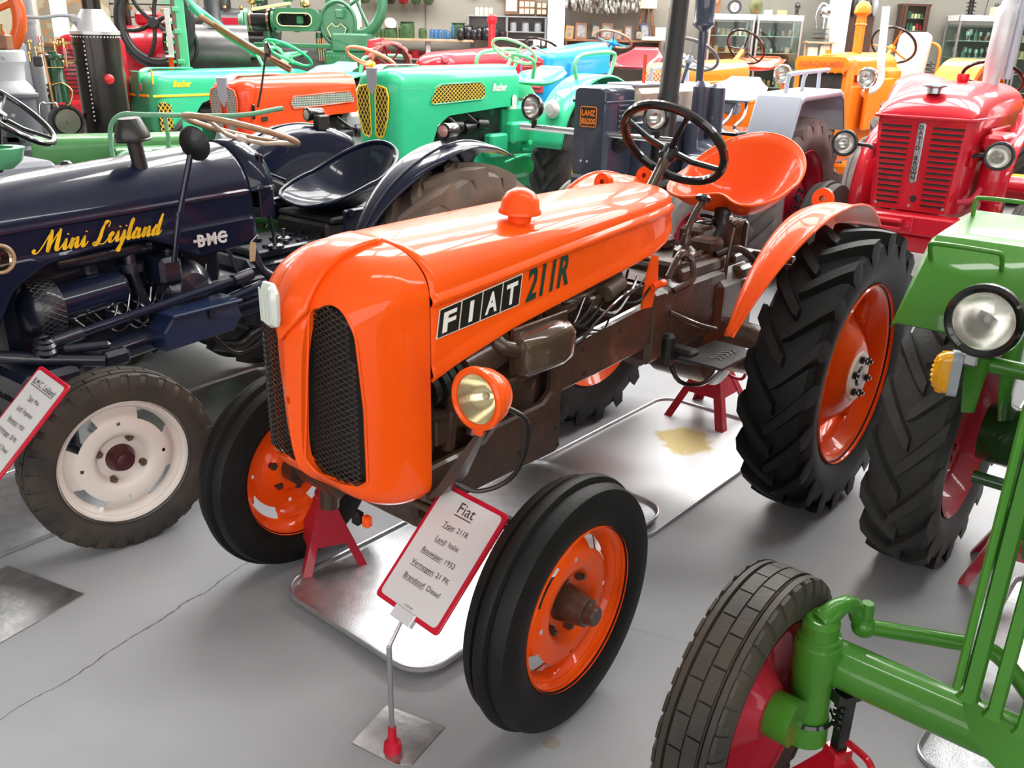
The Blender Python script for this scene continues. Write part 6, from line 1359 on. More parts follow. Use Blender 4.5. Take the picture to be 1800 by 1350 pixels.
lt('exhaust_stack', [(0, .36), (.03, .355), (.05, .335), (.055, .30), (.05, .27), (.036, .255), (.036, .0)], (-1.05, 0, 1.47), (0, 0, 1), M_redor if False else paint('bright_red_paint', (.75, .02, .03)), R3)
hood_mb(-1.75, -1.35, .22, 1.48, 1.30, lambda u: 1.05, .05, .0, .6, .9, 8).build('fuel_tank', MATS['pinkish_red_paint'], R3); bx('cowl_side', (-1.6, 0, 1.0), (.6, .36, .3), M_red, R3, .03)
steering_wheel('steering_wheel', R3, (-1.95, 0, 1.52), (-.4, 0, .9), .19, .013, M_black, None, 3, .04, (-1.75, 0, 1.3), M_black)
O3 = thing('tractor', 'small orange tractor with a thin black steering wheel before the glass cabinets', 'tractor', (1.205, 8.2, 0), 231)
running_gear(O3, M_orange2, -.40, -1.9, .44, .44, .36, .52, M_rubbergrey, M_orange2)
hood_mb(-1.45, 0, .19, 1.44, 1.30, lambda u: 1.14, .12, .03, .55, .9, 16).build('bonnet', M_orange2, O3, 30); bx('side_rib', (-.9, .195, 1.24), (.9, .02, .03), M_orange2, O3, .006)
wires('grille_screen', [(-.12, 1.16), (.12, 1.16), (.12, 1.34), (-.12, 1.34)], (.004, 0, 0), (0, 1, 0), (0, 0, 1), M_paper, O3, .02, .02, .003)
steering_wheel('steering_wheel', O3, (-1.70, 0, 1.555), (-.78, .1, .62), .20, .012, M_black, M_blackcast, 3, .03, (-1.4, 0, 1.36), M_orange2, col_r=.026); pan_seat(O3, (-2.05, 0, 1.36), M_redor, .25, .40, back=.10); bx('gearbox', (-1.6, 0, .95), (.5, .4, .4), M_orange2, O3, .05)
for k in range(3): tb('linkage', [(-1.2 - .1 * k, .2, 1.12), (-1.3, .28, 1.05), (-1.5, .3, 1.08)], .02, M_orange2, O3, 8)
YT = thing('tractor', 'yellow tractor bonnet at the far right picture edge', 'tractor', (4.83, 8.0, 0), 235)
running_gear(YT, M_yellow, -.40, -1.9, .52, .55, .36, .55, M_rubbergrey, M_redrim)
hood_mb(-1.1, 0, .22, 1.45, 1.30, lambda u: 1.0, .12, .02, .55, .9, 14).build('bonnet', M_yellow, YT, 35)
for k in range(2): bx('louvre', (.005, 0, 1.28 - .07 * k), (.012, .34, .02), M_steelgrey, YT, .004)
F7 = thing('tractor', 'red tractor with slotted grille behind the dark green engine at the left', 'tractor', (-3.50, 7.45, 0), 285)
running_gear(F7, M_red, -.3, -1.35, .35, .5, .36, .55, M_rubbergrey, M_redrim)
hood_mb(-1.2, 0, .19, 1.56, 1.40, lambda u: .95, .10, .0, .55, .9, 12).build('bonnet', M_red, F7, 35)
for s in (-1, 1):
    for k in range(11): bx('grille_slot', (.004, s * .07, 1.42 - .032 * k), (.01, .10, .010), M_core, F7, .002)
V, F_ = text('FARMALL', .05, bold=.003); mb = MB(); mb.add([(-.15 - a, .195, 1.47 + c_) for a, c_ in V], F_); mb.build('name_lettering', M_paper, F7, flat=True); bx('front_beam', (.0, 0, .98), (.2, .44, .12), M_red, F7, .02)
for s in (-1, 1): b = MB(); b.tube([(-.3 + .34 * math.cos(a), s * .35, .36 + .36 * math.sin(a)) for a in np.linspace(R_(30), R_(150), 12)], .05, 8); b.build('wheel_cover', M_red, F7)

# ---------------- olive tractor left, behind the navy bonnet
OL = thing('tractor', 'olive green tractor with a bent grab rail, half hidden behind the navy bonnet', 'tractor', (-2.40, 4.38, 0), 200)
b = MB(); rg = []
for v, k in ((.0, .97), (.012, 1), (.50, 1), (.56, .95)):
    rg.append([(x * 1.0, v * 1.0, z) for x, z in ((.06, .70), (.035, 1.04), (.015, 1.075), (-.02, 1.085), (-.38, 1.09), (-.42, 1.08), (-.44, .7))])
GL = MB()
def world_box_loft(name, P0, P1, w, z0, z1, m, par, r=.03, slope=.02):
    """rounded box between two world points (front bottom centre line), written in the parent's frame"""
    M_ = par.matrix_basis.inverted() if False else Matrix.Rotation(-par.rotation_euler[2], 4, 'Z') @ Matrix.Translation(-par.location)
    a = np.array(P0, float); b_ = np.array(P1, float); d = nrm(b_ - a); n = np.array([-d[1], d[0], 0]); rg = []
    for t, k in ((0, .93), (.012, 1), (np.linalg.norm(b_ - a) - .012, 1), (np.linalg.norm(b_ - a), .93)):
        rg.append([a + d * t + n * (x * k) + np.array([0, 0, (z0 + z1) / 2 + z * k]) for x, z in rrect(w, z1 - z0, r)])
    mb = MB(); mb.loft(rg, True, True, True); mb.V = [tuple(M_ @ Vector(v)) for v in mb.V]; return mb.build(name, m, par, 30)
world_box_loft('mudguard', (-2.36, 4.40, 0), (-1.66, 4.73, 0), .26, .80, 1.085, M_olive, OL, .035)
world_box_loft('mudguard', (-1.68, 4.10, 0), (-1.28, 4.29, 0), .30, .80, 1.005, M_olive, OL, .04)
world_box_loft('seat_box', (-1.95, 4.38, 0), (-1.55, 4.58, 0), .25, .90, 1.045, M_olive, OL, .02)
world_box_loft('gearbox', (-2.3, 4.15, 0), (-1.2, 4.65, 0), .40, .35, .80, M_olive, OL, .05)
_Mi = Matrix.Rotation(-OL.rotation_euler[2], 4, 'Z') @ Matrix.Translation(-OL.location)
def wl(p): return tuple(_Mi @ Vector(p))
tb('grab_rail', [wl(p) for p in ((-1.88, 4.2, .95), (-1.885, 4.2, 1.08), (-1.87, 4.2, 1.17), (-1.81, 4.2, 1.215), (-1.70, 4.2, 1.215), (-1.30, 4.2, 1.22), (-1.10, 4.3, 1.25))], .011, M_sage, OL, 10, 6)
tb('grab_rail', [wl(p) for p in ((-1.62, 4.2, 1.215), (-1.615, 4.2, 1.10), (-1.63, 4.2, 1.06), (-1.69, 4.2, 1.045))], .010, M_sage, OL, 10, 6)
lt('lamp', [(0, .05), (.04, .045), (.055, .02), (.055, -.03), (0, -.04)], wl((-1.45, 4.5, 1.06)), (-.9, -.3, 0), M_steelgrey, OL)
tb('lever', [wl(p) for p in ((-2.05, 4.1, .80), (-2.06, 4.1, .98))], .008, M_sage, OL, 8, 3); lt('lever_knob', [(0, .02), (.018, .018), (.028, .008), (.022, -.01), (.008, -.02)], wl((-2.06, 4.1, .995)), (0, 0, 1), M_black, OL)
for px_, py_ in ((-2.05, 4.62), (-1.25, 4.25)):
    q = wl((px_, py_, .48)); wheel('rear_wheel', OL, q, 1, .46, .22, .28, 'lug', M_rubbergrey, M_olive, 'rear', 18, deg=0)
bowl = MB(); rg = []
for t in np.linspace(0, 1, 9): rg.append([wl((-1.78 + .13 * math.cos(a) * math.sin(t * PI / 2), 4.25 + .10 * math.sin(a) * math.sin(t * PI / 2), .97 + .09 * math.cos(t * PI / 2))) for a in np.linspace(0, 2 * PI, 20, endpoint=False)])
bowl.loft(rg, True); bowl.build('seat_back', M_sage, OL)
GT = thing('tractor', 'grey tractor at the left edge with a large black steering wheel', 'tractor', (-2.15, 3.75, 0), 234)
_Mi = Matrix.Rotation(-GT.rotation_euler[2], 4, 'Z') @ Matrix.Translation(-GT.location)
ax_ = np.array(_Mi.to_3x3() @ Vector((.62, .10, .78))); steering_wheel('steering_wheel', GT, wl((-2.03, 3.62, 1.27)), ax_, .20, .0125, M_black, M_black, 4, .032, wl((-2.15, 3.72, 1.02)), M_black, rot=.35)
bx('dash_box', wl((-2.25, 3.95, .95)), (.30, .30, .16), M_steelgrey, GT, .02); bx('bonnet', wl((-2.45, 3.55, .90)), (.70, .36, .20), M_steelgrey, GT, .04); bx('chassis', wl((-2.3, 3.8, .6)), (1.2, .26, .4), M_steelgrey, GT, .03)
world_p = wl((-2.10, 4.05, .96)); bx('platform', world_p, (.5, .34, .03), M_ltgrey, GT, .006); lt('green_bowl', [(.06, .05), (.10, .05), (.085, 0), (.05, -.03), (.0, -.03)], wl((-2.02, 3.5, 1.09)), (0, 0, 1), MATS['mint_tube'], GT)
for q in ((-2.0, 4.2), (-2.6, 3.7)): wheel('rear_wheel', GT, wl((*q, .45)), 1, .45, .2, .27, 'lug', M_rubbergrey, M_redrim, 'rear', 18)
# ================================================================ engines along the left and the back
def at_thing(name, label, cat, x, y, deg=0, group=None): return thing(name, label, cat, (x, y, 0), deg, group)
# riveted upright boiler
T = at_thing('steam_boiler', 'black upright steam boiler with a seam of silver rivets and a silver cone top', 'boiler', -2.83, 6.3, 20)
lt('boiler_drum', [(0, .30), (.150, .30), (.150, 1.555), (0, 1.555)], (0, 0, 0), (0, 0, 1), mat('dark_boiler_steel', (.030, .024, .022), .28, .5, .2, .3, 4), T, 48)
lt('base', [(0, 0), (.20, 0), (.20, .05), (.17, .30), (0, .30)], (0, 0, 0), (0, 0, 1), M_blackcast, T, 32)
lt('cone_top', [(.155, 1.545), (.156, 1.565), (.146, 1.572), (.065, 1.70), (.06, 1.70)], (0, 0, 0), (0, 0, 1), mat('silver_cone', (.70, .70, .72), .35, .7), T, 40); lt('chimney', [(.058, 1.69), (.058, 2.6), (.05, 2.6)], (0, 0, 0), (0, 0, 1), MATS['dark_boiler_steel'], T, 28)
def rivets(pts, n, name, m, par, r=.007):
    b = MB()
    for p, d in zip(pts, n): X, Y, D = basis(d); b.lathe([(0, r * .7), (r * .7, r * .5), (r, 0)], p, d, 7)
    return tag(b.build(name, m, par, 80), None, kind='stuff')
a = R_(243); rivets([(.150 * math.cos(a), .150 * math.sin(a), 1.50 - k * .0275) for k in range(19)], [(math.cos(a), math.sin(a), 0)] * 19, 'seam_rivets', M_chrome, T)
aa = np.linspace(0, 2 * PI, 44, endpoint=False); rivets([(.151 * math.cos(q), .151 * math.sin(q), 1.53) for q in aa], [(math.cos(q), math.sin(q), 0) for q in aa], 'top_rivets', M_chrome, T, .006)
a = R_(262 + 30); lt('red_knob', [(0, .02), (.02, .018), (.032, .008), (.032, 0)], (.150 * math.cos(a), .150 * math.sin(a), 1.27), (math.cos(a), math.sin(a), 0), paint('bright_red_paint', (.75, .02, .03)), T, 20); lt('red_knob', [(0, .03), (.02, .025), (.028, .012), (.02, 0)], (-.15, -.05, 1.03), (-1, -.3, 0), MATS['bright_red_paint'], T, 16)
for z in (1.49, 1.37): b = MB(); b.cyl((-.14, -.06, z), (-.20, -.09, z), .010, 10); b.cyl((-.19, -.085, z - .03), (-.19, -.085, z + .03), .010, 10); b.ball((-.21, -.095, z), .012, 10, 8); b.build('brass_cock', M_brass, T)
cy('gauge_glass', (-.19, -.085, 1.40), (-.19, -.085, 1.46), .008, M_lens, T, 10)
tb('steam_arm', [(-.10, -.05, 1.655), (-.20, -.08, 1.655), (-.30, -.11, 1.64), (-.44, -.15, 1.645)], .011, M_steelgrey, T, 10); b = MB(); b.box((-.11, -.05, 1.635), (.05, .05, .05), .01); b.ball((-.44, -.15, 1.64), .018); b.build('arm_valve', M_steelgrey, T)
# dark green stationary engine
T = at_thing('stationary_engine', 'dark green upright steam engine with brass fittings and black flywheel, left of the boiler', 'engine', -2.985, 6.0, 25)
lt('cylinder', [(0, 1.44), (.03, 1.44), (.035, 1.425), (.055, 1.42), (.058, 1.40), (.048, 1.39), (.048, 1.27), (.055, 1.26), (.055, 1.245), (0, 1.245)], (0, 0, 0), (0, 0, 1), paint('engine_green', (.012, .065, .03)), T, 28)
b = MB()
for s in (-1, 1): b.prism([(-.02, 0), (.02, 0), (.012, .42), (-.012, .42)], -.02, .02, (s * .045, 0, .83), (1, 0, 0), (0, 0, 1), (0, 1, 0))
b.lathe([(.05, .42), (.058, .30), (.035, .30)], (0, 0, .83), (0, 0, 1), 24); b.build('standards', MATS['engine_green'], T)
b = MB(); b.box((0, 0, .42), (.40, .30, .84), .03); b.build('plinth', M_blackcast, T)
lt('flywheel', [(0, .04), (.03, .04), (.035, .01), (.075, .005), (.085, .04), (.100, .04), (.100, -.04), (.085, -.04), (.075, -.005), (0, -.02)], (.02, -.12, 1.02), (.25, -1, 0), M_blackcast, T, 36); lt('flywheel_face', [(0, .055), (.008, .055), (.01, .046), (.075, .044), (.08, .03)], (.02, -.13, 1.02), (.25, -1, 0), mat('bare_disc_steel', (.22, .21, .18), .3, .8), T, 32)
tb('copper_pipe', [(-.09, -.04, 1.43), (-.05, -.06, 1.43), (-.05, -.06, 1.40), (-.04, -.06, 1.15), (-.03, -.06, .95)], .008, M_copper, T, 8); tb('copper_pipe', [(-.03, -.05, 1.24), (.03, -.06, 1.25), (.08, -.06, 1.20), (.05, -.06, 1.12), (-.02, -.06, 1.10)], .006, M_brass, T, 8)
b = MB(); b.box((-.09, -.05, 1.38), (.05, .05, .06), .006); b.build('lubricator', M_blackcast, T)
for p in ((-.13, -.05, 1.41), (-.09, -.05, 1.44), (-.12, -.06, 1.48), (-.06, -.05, 1.46), (.02, -.03, 1.47), (.04, .0, 1.50)): b = MB(); b.lathe([(0, .03), (.012, .028), (.014, .015), (.008, .01), (.008, -.03)], p, (0, 0, 1), 10); b.build('brass_cup', M_brass, T)
cy('glass_oiler', (-.06, -.02, 1.47), (-.06, -.02, 1.53), .020, M_lens, T, 14); bx('cylinder_ring', (0, 0, 1.345), (.104, .104, .006), M_brass, T, .002)
for k in range(2): tb('handle_frame', [(-.13 + .10 * k, -.10, .88), (-.12 + .10 * k, -.10, 1.11), (-.08 + .04 * k, -.10, 1.13), (-.02, -.10, 1.13)], .007, M_chrome, T, 8)
# light grey pillar machine
T = at_thing('pump_housing', 'grey cast pillar machine at the left edge, above the black steering wheel', 'machine', -2.86, 5.2, 0)
lt('upper_case', [(0, 1.46), (.095, 1.46), (.105, 1.45), (.105, 1.40), (.09, 1.38), (.085, 1.30), (.11, 1.27), (.125, 1.245), (.125, 1.235)], (0, 0, 0), (0, 0, 1), mat('pale_grey_enamel', (.52, .53, .56), .4), T, 36); lt('pillar', [(.125, 1.235), (.14, 1.23), (.14, 1.215), (.12, 1.20), (.12, .95), (.135, .93), (.125, .91), (.125, 0), (0, 0)], (0, 0, 0), (0, 0, 1), mat('slate_grey_enamel', (.10, .10, .12), .4), T, 36)
b = MB(); b.box((-.02, 0, 1.50), (.13, .08, .08), .008); b.build('brown_block', M_wood, T)
for z in (1.42, 1.12): lt('case_bolt', [(0, .012), (.01, .01), (.012, 0)], (.05, -.105, z), (.4, -1, 0), M_steelgrey, T, 10)
for p, z in (((.02, -.12), .98), ((.05, -.12), 1.0)): bx('name_plate', (p[0], -.121, z), (.10, .006, .05), M_blackcast, T, .002)
# orange flywheel over it
T = at_thing('flywheel_engine', 'orange spoked flywheel in the top left corner', 'flywheel', -3.36, 6.0, 0)
b = MB(); b.tube([(.20 * math.cos(q), .0, 1.66 + .24 * math.sin(q)) for q in np.linspace(0, 2 * PI, 40, endpoint=False)], .028, 10, flat=(1, 1.6), loop=True); b.build('rim', paint('flywheel_orange', (.85, .13, .02)), T, 60)
for k in range(5): a = k * 1.2566 + .3; cy('spoke', (0, 0, 1.66), (.19 * math.cos(a), 0, 1.66 + .23 * math.sin(a)), .022, MATS['flywheel_orange'], T, 10)
lt('hub', [(0, .05), (.04, .05), (.05, 0), (.04, -.05), (0, -.05)], (0, 0, 1.66), (0, -1, 0), MATS['flywheel_orange'], T); bx('stand', (0, .12, .75), (.26, .14, 1.5), M_steelgrey, T, .03); cy('axle', (0, 0, 1.66), (0, .15, 1.50), .03, M_steel, T); cy('oil_column', (.08, -.06, 1.50), (.10, -.06, 1.60), .016, M_brass, T)
T = at_thing('exhaust_pipe', 'tall grey pipe standing between the orange flywheel and the red bonnet', 'pipe', -3.24, 6.25); cy('tube', (0, 0, 0), (-.02, 0, 2.3), .055, M_steelgrey, T, 24); lt('pipe_band', [(.058, .02), (.062, .0), (.058, -.02)], (-.015, 0, 1.62), (0, 0, 1), M_steelgrey, T)
# traction engine: red boiler, spoked flywheel, smokebox and chimney
T = at_thing('traction_engine', 'red traction engine with a black spoked flywheel and a dark smokebox, at the back left', 'engine', -3.7, 10.2, 0)
b = MB(); b.lathe([(0, -.62), (.30, -.62), (.31, -.60), (.31, .05), (0, .05)], (0, 0, 1.32), (1, .12, 0), 40); b.build('boiler_barrel', M_red, T, 35)
for u in (-.56, -.05): b = MB(); b.lathe([(.312, -.012), (.318, 0), (.312, .012)], (u, u * .12, 1.32), (1, .12, 0), 40); b.build('boiler_band', M_brass, T)
b = MB(); b.lathe([(0, 0), (.25, 0), (.26, .02), (.245, .05), (0, .07)], (-.62, -.10, 1.32), (-1, -.4, 0), 32); b.build('fire_door', MATS['bare_disc_steel'], T)
b = MB(); b.lathe([(0, 0), (.29, 0), (.295, .02), (.30, .65), (0, .65)], (.10, -.06, 1.36), (1, .35, 0), 40); b.build('smokebox', mat('graphite_steel', (.13, .125, .125), .3, .7, 0, .3, 5), T)
b = MB(); b.lathe([(.0, .05), (.20, .04), (.265, .0), (.285, -.01), (.295, -.04)], (.10, -.06, 1.36), (-1, -.35, 0), 40); b.build('smokebox_door', mat('pale_smokebox_steel', (.42, .42, .43), .3, .7), T)
for k in range(2): cy('door_strap', (.06, -.22, 1.46 - .20 * k), (.02, .10, 1.46 - .20 * k), .014, M_steel, T, 8)
for k in range(8): a = k * PI / 4; lt('door_dog', [(0, .03), (.016, .028), (.018, 0)], (.08 - .26 * .33 * math.sin(a) * -1 * .0, -.06 + .27 * math.cos(a) * .94, 1.36 + .27 * math.sin(a)), (-1, -.35, 0), M_steel, T, 10)
b = MB(); b.lathe([(.14, .0), (.10, .06), (.085, .10), (.075, .60), (.08, .9)], (.40, .02, 1.62), (0, 0, 1), 32); b.build('chimney', mat('dark_chimney', (.07, .07, .075), .35, .6), T)
b = MB(); b.tube([(-.08 + .36 * math.cos(q), -.38, 1.66 + .40 * math.sin(q)) for q in np.linspace(0, 2 * PI, 48, endpoint=False)], .032, 10, flat=(1, 1.9), loop=True); fo = b.build('flywheel_rim', mat('grey_black_iron', (.05, .05, .05), .3, .6), T, 60)
for k in range(6): a = k * PI / 3 + .2; b = MB(); b.tube(smooth([(-.08, -.38, 1.66), (-.08 + .18 * math.cos(a + .18), -.38, 1.66 + .20 * math.sin(a + .18)), (-.08 + .35 * math.cos(a), -.38, 1.66 + .39 * math.sin(a))], 4), .022, 8); b.build('flywheel_spoke', MATS['grey_black_iron'], fo)
lt('flywheel_hub', [(0, .05), (.05, .05), (.06, 0), (.05, -.05)], (-.08, -.38, 1.66), (0, -1, 0), MATS['grey_black_iron'], fo); cy('crankshaft', (-.08, -.40, 1.66), (-.08, .3, 1.66), .035, M_steel, T)
b = MB(); b.tube([(.14 + .17 * math.cos(q), -.30, 1.46 + .22 * math.sin(q)) for q in np.linspace(0, 2 * PI, 36, endpoint=False)], .020, 8, loop=True); b.build('small_flywheel', MATS['grey_black_iron'], T, 60)
for c_, d_ in (((-.25, -.05, 1.70), (.24, .26, .14)), ((.02, -.1, 1.66), (.16, .2, .10))): bx('valve_chest', c_, d_, M_red, T, .03)
for k in range(5): lt('brass_cup', [(0, .05), (.02, .045), (.022, .02), (.012, 0)], (-.40 + .11 * k, -.15, 1.78 - .03 * (k % 2)), (0, 0, 1), M_brass, T, 12)
bx('saddle', (-.3, 0, .90), (.5, .4, .4), M_redrim, T, .04); bx('water_tank', (-.55, .0, 1.75), (.12, .16, .34), M_black, T, .03)
for u in (-.45, .5):
    for s in (-1, 1): b = MB(); b.tube([(u + .40 * math.cos(q), s * .45, .42 + .40 * math.sin(q)) for q in np.linspace(0, 2 * PI, 32, endpoint=False)], .03, 8, flat=(1, 2), loop=True); b.cyl((u - .38, s * .45, .42), (u + .38, s * .45, .42), .02, 8); b.cyl((u, s * .45, .04), (u, s * .45, .80), .02, 8); b.cyl((u, s * .45, .42), (u, 0, .55), .04, 10); b.build('road_wheel', M_redrim, T, 60)
# green steam engine on tall frame
T = at_thing('steam_engine', 'green horizontal steam engine with a black cylinder jacket and gold lining, in the background', 'engine', -2.6, 10.8, -6)
M_se = mat('steam_green_paint', (.035, .16, .075), .3, 0, .5, .2, 6); M_sel = mat('pale_steam_green', (.16, .38, .24), .35, 0, .4)
b = MB(); b.box((-.50, 0, 1.72), (.10, .24, .25), .05); b.build('cylinder_head', M_sel, T); lt('head_cover', [(0, .05), (.05, .05), (.07, .02), (.095, .02), (.10, .0)], (-.545, -.06, 1.72), (-1, -.5, 0), M_sel, T)
cy('cylinder', (-.46, 0, 1.72), (-.22, 0, 1.72), .125, M_black, T, 32); lt('cylinder_band', [(.128, .012), (.13, 0), (.128, -.012)], (-.44, 0, 1.72), (1, 0, 0), M_copper, T, 32); lt('cylinder_band', [(.128, .012), (.13, 0), (.128, -.012)], (-.24, 0, 1.72), (1, 0, 0), M_copper, T, 32); lt('flange', [(0, .03), (.14, .03), (.145, 0), (.11, -.02)], (-.19, 0, 1.72), (1, 0, 0), M_se, T)
b = MB(); P = rrect(.56, .24, .115, 8); Q = rrect(.40, .135, .062, 8)
b.loft([[(.10 + a, -.12, 1.73 + c_) for a, c_ in P], [(.08 + a, -.12, 1.73 + c_) for a, c_ in Q], [(.08 + a, .0, 1.73 + c_) for a, c_ in Q], [(.10 + a, .0, 1.73 + c_) for a, c_ in P]], True, loop=True); b.build('crosshead_guide', M_se, T, 30)
b = MB(); b.tube([(.08 + a, -.122, 1.73 + c_) for a, c_ in Q], .007, 6, loop=True); b.build('gold_lining', mat('gold_lining', (.62, .55, .28), .4), T, 60); bx('guide_back', (.1, .02, 1.73), (.54, .02, .22), M_core, T, .01); bx('crosshead', (.13, -.06, 1.73), (.08, .08, .10), M_se, T, .015)
b = MB(); b.box((.38, -.10, 1.765), (.46, .03, .035), .004); o = b.build('connecting_rod', MATS['gold_lining'], T); o.rotation_euler = (0, -.16, 0); o.location = (-.28, 0, .06)
b = MB(); b.box((.60, -.12, 1.80), (.09, .05, .10), .015); b.build('rod_end', M_se, T)
lt('crank_disc', [(0, .03), (.19, .03), (.20, .01), (.20, -.03), (0, -.03)], (.56, -.02, 1.70), (0, -1, 0), M_se, T, 40)
b = MB(); b.tube([(.56 + .20 * math.cos(q), -.04, 1.70 + .23 * math.sin(q)) for q in np.linspace(0, 2 * PI, 40, endpoint=False)], .022, 8, loop=True); b.build('eccentric_ring', M_se, T, 60)
cw = MB(); cw.prism([(-.11, -.05), (-.05, .0), (-.02, -.03), (.02, -.03), (.05, .0), (.11, -.05), (.07, -.14), (0, -.17), (-.07, -.14)], 0, .03, (.56, -.08, 1.70), (1, 0, 0), (0, 0, 1), (0, -1, 0), bev=.006); cwo = cw.build('counterweight', M_se, T); b = MB(); b.tube([(.56 + x, -.112, 1.70 + z) for x, z in [(-.11, -.05), (-.05, .0), (-.02, -.03), (.02, -.03), (.05, .0), (.11, -.05), (.07, -.14), (0, -.17), (-.07, -.14)]], .005, 6, loop=True); b.build('gold_lining', MATS['gold_lining'], cwo, 60)
b = MB(); b.tube([(.74 + .30 * math.cos(q), .10, 1.95 + .36 * math.sin(q)) for q in np.linspace(0, 2 * PI, 40, endpoint=False)], .03, 8, flat=(1, 2), loop=True); b.build('pulley', M_se, T, 60)
for k in range(4): a = k * PI / 2 + .5; cy('pulley_spoke', (.74, .1, 1.95), (.74 + .29 * math.cos(a), .1, 1.95 + .35 * math.sin(a)), .02, M_se, T, 8)
for p0, p1, r in (((-.28, 0, 1.62), (-.28, 0, .95), .055), ((-.18, 0, 1.60), (-.33, 0, 1.05), .03), ((.32, 0, 1.60), (.32, 0, .95), .04), ((.06, 0, 1.60), (.06, 0, 1.62), .03)): cy('support_leg', p0, p1, r, M_se, T, 16)
b = MB(); b.lathe([(0, -.75), (.32, -.75), (.32, .75), (0, .75)], (.05, .20, 1.15), (1, 0, 0), 40); b.build('boiler', mat('sooty_boiler', (.05, .043, .040), .6, .2, 0, .3, 5), T); bx('boiler_rail', (.05, -.14, 1.46), (.9, .03, .05), M_se, T, .008); bx('tender_plate', (.72, -.02, 1.50), (.42, .30, .20), M_se, T, .02); bx('tender_side', (.66, -.10, 1.30), (.50, .12, .26), M_se, T, .03)
rivets([(.45 + .04 * k, -.165, 1.36) for k in range(10)] + [(.45 + .04 * k, -.165, 1.24) for k in range(10)], [(0, -1, 0)] * 20, 'plate_rivets', M_sel, T, .006)
for k in range(4): cy('copper_rod', (.34 + .025 * k, -.12, 1.54), (.35 + .025 * k, -.12, 1.30), .007, M_copper, T, 6)
for p, m_ in (((-.36, 0, 1.90), M_se), ((-.02, 0, 1.91), M_se), ((.18, 0, 1.86), M_brass), ((-.44, 0, 1.88), M_brass)): lt('oil_pot', [(0, .08), (.05, .075), (.06, .05), (.06, .02), (.02, 0), (.02, -.08)], p, (0, 0, 1), m_, T, 18)
bx('base', (.05, .2, .45), (1.2, .4, .9), M_blackcast, T, .03); lt('side_wheel', [(0, .03), (.07, .03), (.09, 0), (.06, -.03)], (-.62, -.40, 1.38), (-.8, -1, 0), M_sel, T); cy('flange_pipe', (-.62, -.38, 1.38), (-.40, 0, 1.38), .07, M_sel, T)
# black locomobile behind
T = at_thing('locomobile', 'black engine boiler in the dark corner behind the teal cutter bar and green steam engine', 'engine', -3.55, 11.75, 0)
cy('boiler', (-.62, 0, 1.66), (.55, 0, 1.66), .20, M_blackcast, T, 32); lt('steam_dome', [(0, .22), (.06, .20), (.09, .14), (.09, 0)], (-.1, 0, 1.84), (0, 0, 1), M_blackcast, T); bx('frame', (0, 0, .85), (1.0, .4, 1.4), M_blackcast, T, .03); lt('chimney', [(.07, 0), (.06, .8), (.075, .85)], (.38, 0, 1.83), (0, 0, 1), M_blackcast, T)
for k in range(4): lt('brass_cock', [(0, .05), (.02, .045), (.024, .02), (.012, 0)], (-.45 + .2 * k, -.12, 1.84), (0, 0, 1), M_brass, T, 12)
bx('name_board', (.0, -.20, 1.70), (.30, .01, .10), M_redrim, T, .003)
# mower bar with wooden rod
T = at_thing('mower_bar', 'teal cutter bar standing upright with a long wooden push rod, behind the teal tractor', 'mower', -3.32, 9.3, 0)
bx('blade_beam', (0, 0, 1.42), (.085, .03, 1.10), mat('cutter_teal', (.10, .62, .34), .35, 0, .3), T, .004); bx('wear_strip', (-.06, -.01, 1.42), (.035, .02, 1.06), mat('worn_brown_steel', (.22, .15, .11), .5, .3), T, .002)
for k in range(11):
    z = 1.84 - k * .09; b = MB(); b.prism([(0, .016), (-.11, .004), (-.11, -.004), (0, -.016)], -.01, .01, (-.07, -.01, z), (1, 0, 0), (0, 0, 1), (0, -1, 0)); b.build('knife_finger', MATS['cutter_teal'], T)
for z in (1.78, 1.58, 1.30): bx('clip', (-.03, -.02, z), (.07, .02, .045), MATS['cutter_teal'], T, .006)
b = MB(); b.tube(smooth([(.0, 0, 1.92), (.08, 0, 1.88), (.17, 0, 1.78), (.22, 0, 1.72)], 5), .025, 8); b.build('swan_neck', MATS['cutter_teal'], T); b = MB(); b.tube([(.10, .02, 1.82), (.45, .02, 1.56), (.72, .02, 1.40)], .045, 8, flat=(.5, 1)); b.build('lower_rail', M_teal, T); b = MB(); b.tube([(.20, -.02, 1.72), (.62, -.02, 1.47), (1.05, -.02, 1.24)], .028, 8); b.build('push_rod', M_wood, T); b = MB(); b.tube([(.34, -.04, 1.66), (.66, -.04, 1.47), (1.06, -.04, 1.27)], .014, 8); b.build('thin_rod', M_wood, T)
T = at_thing('marker_post', 'white and red painted board standing left of the teal cutter bar', 'board', -3.46, 9.28); bx('white_board', (.02, 0, 1.56), (.05, .02, .45), M_paper, T, .003); bx('red_foot', (.01, 0, 1.20), (.045, .02, .28), M_vermil, T, .003); bx('board_clip', (-.0, -.02, 1.345), (.07, .03, .025), M_paper, T, .01); cy('foot_rod', (.01, 0, 0), (.01, 0, 1.08), .012, M_steelgrey, T)
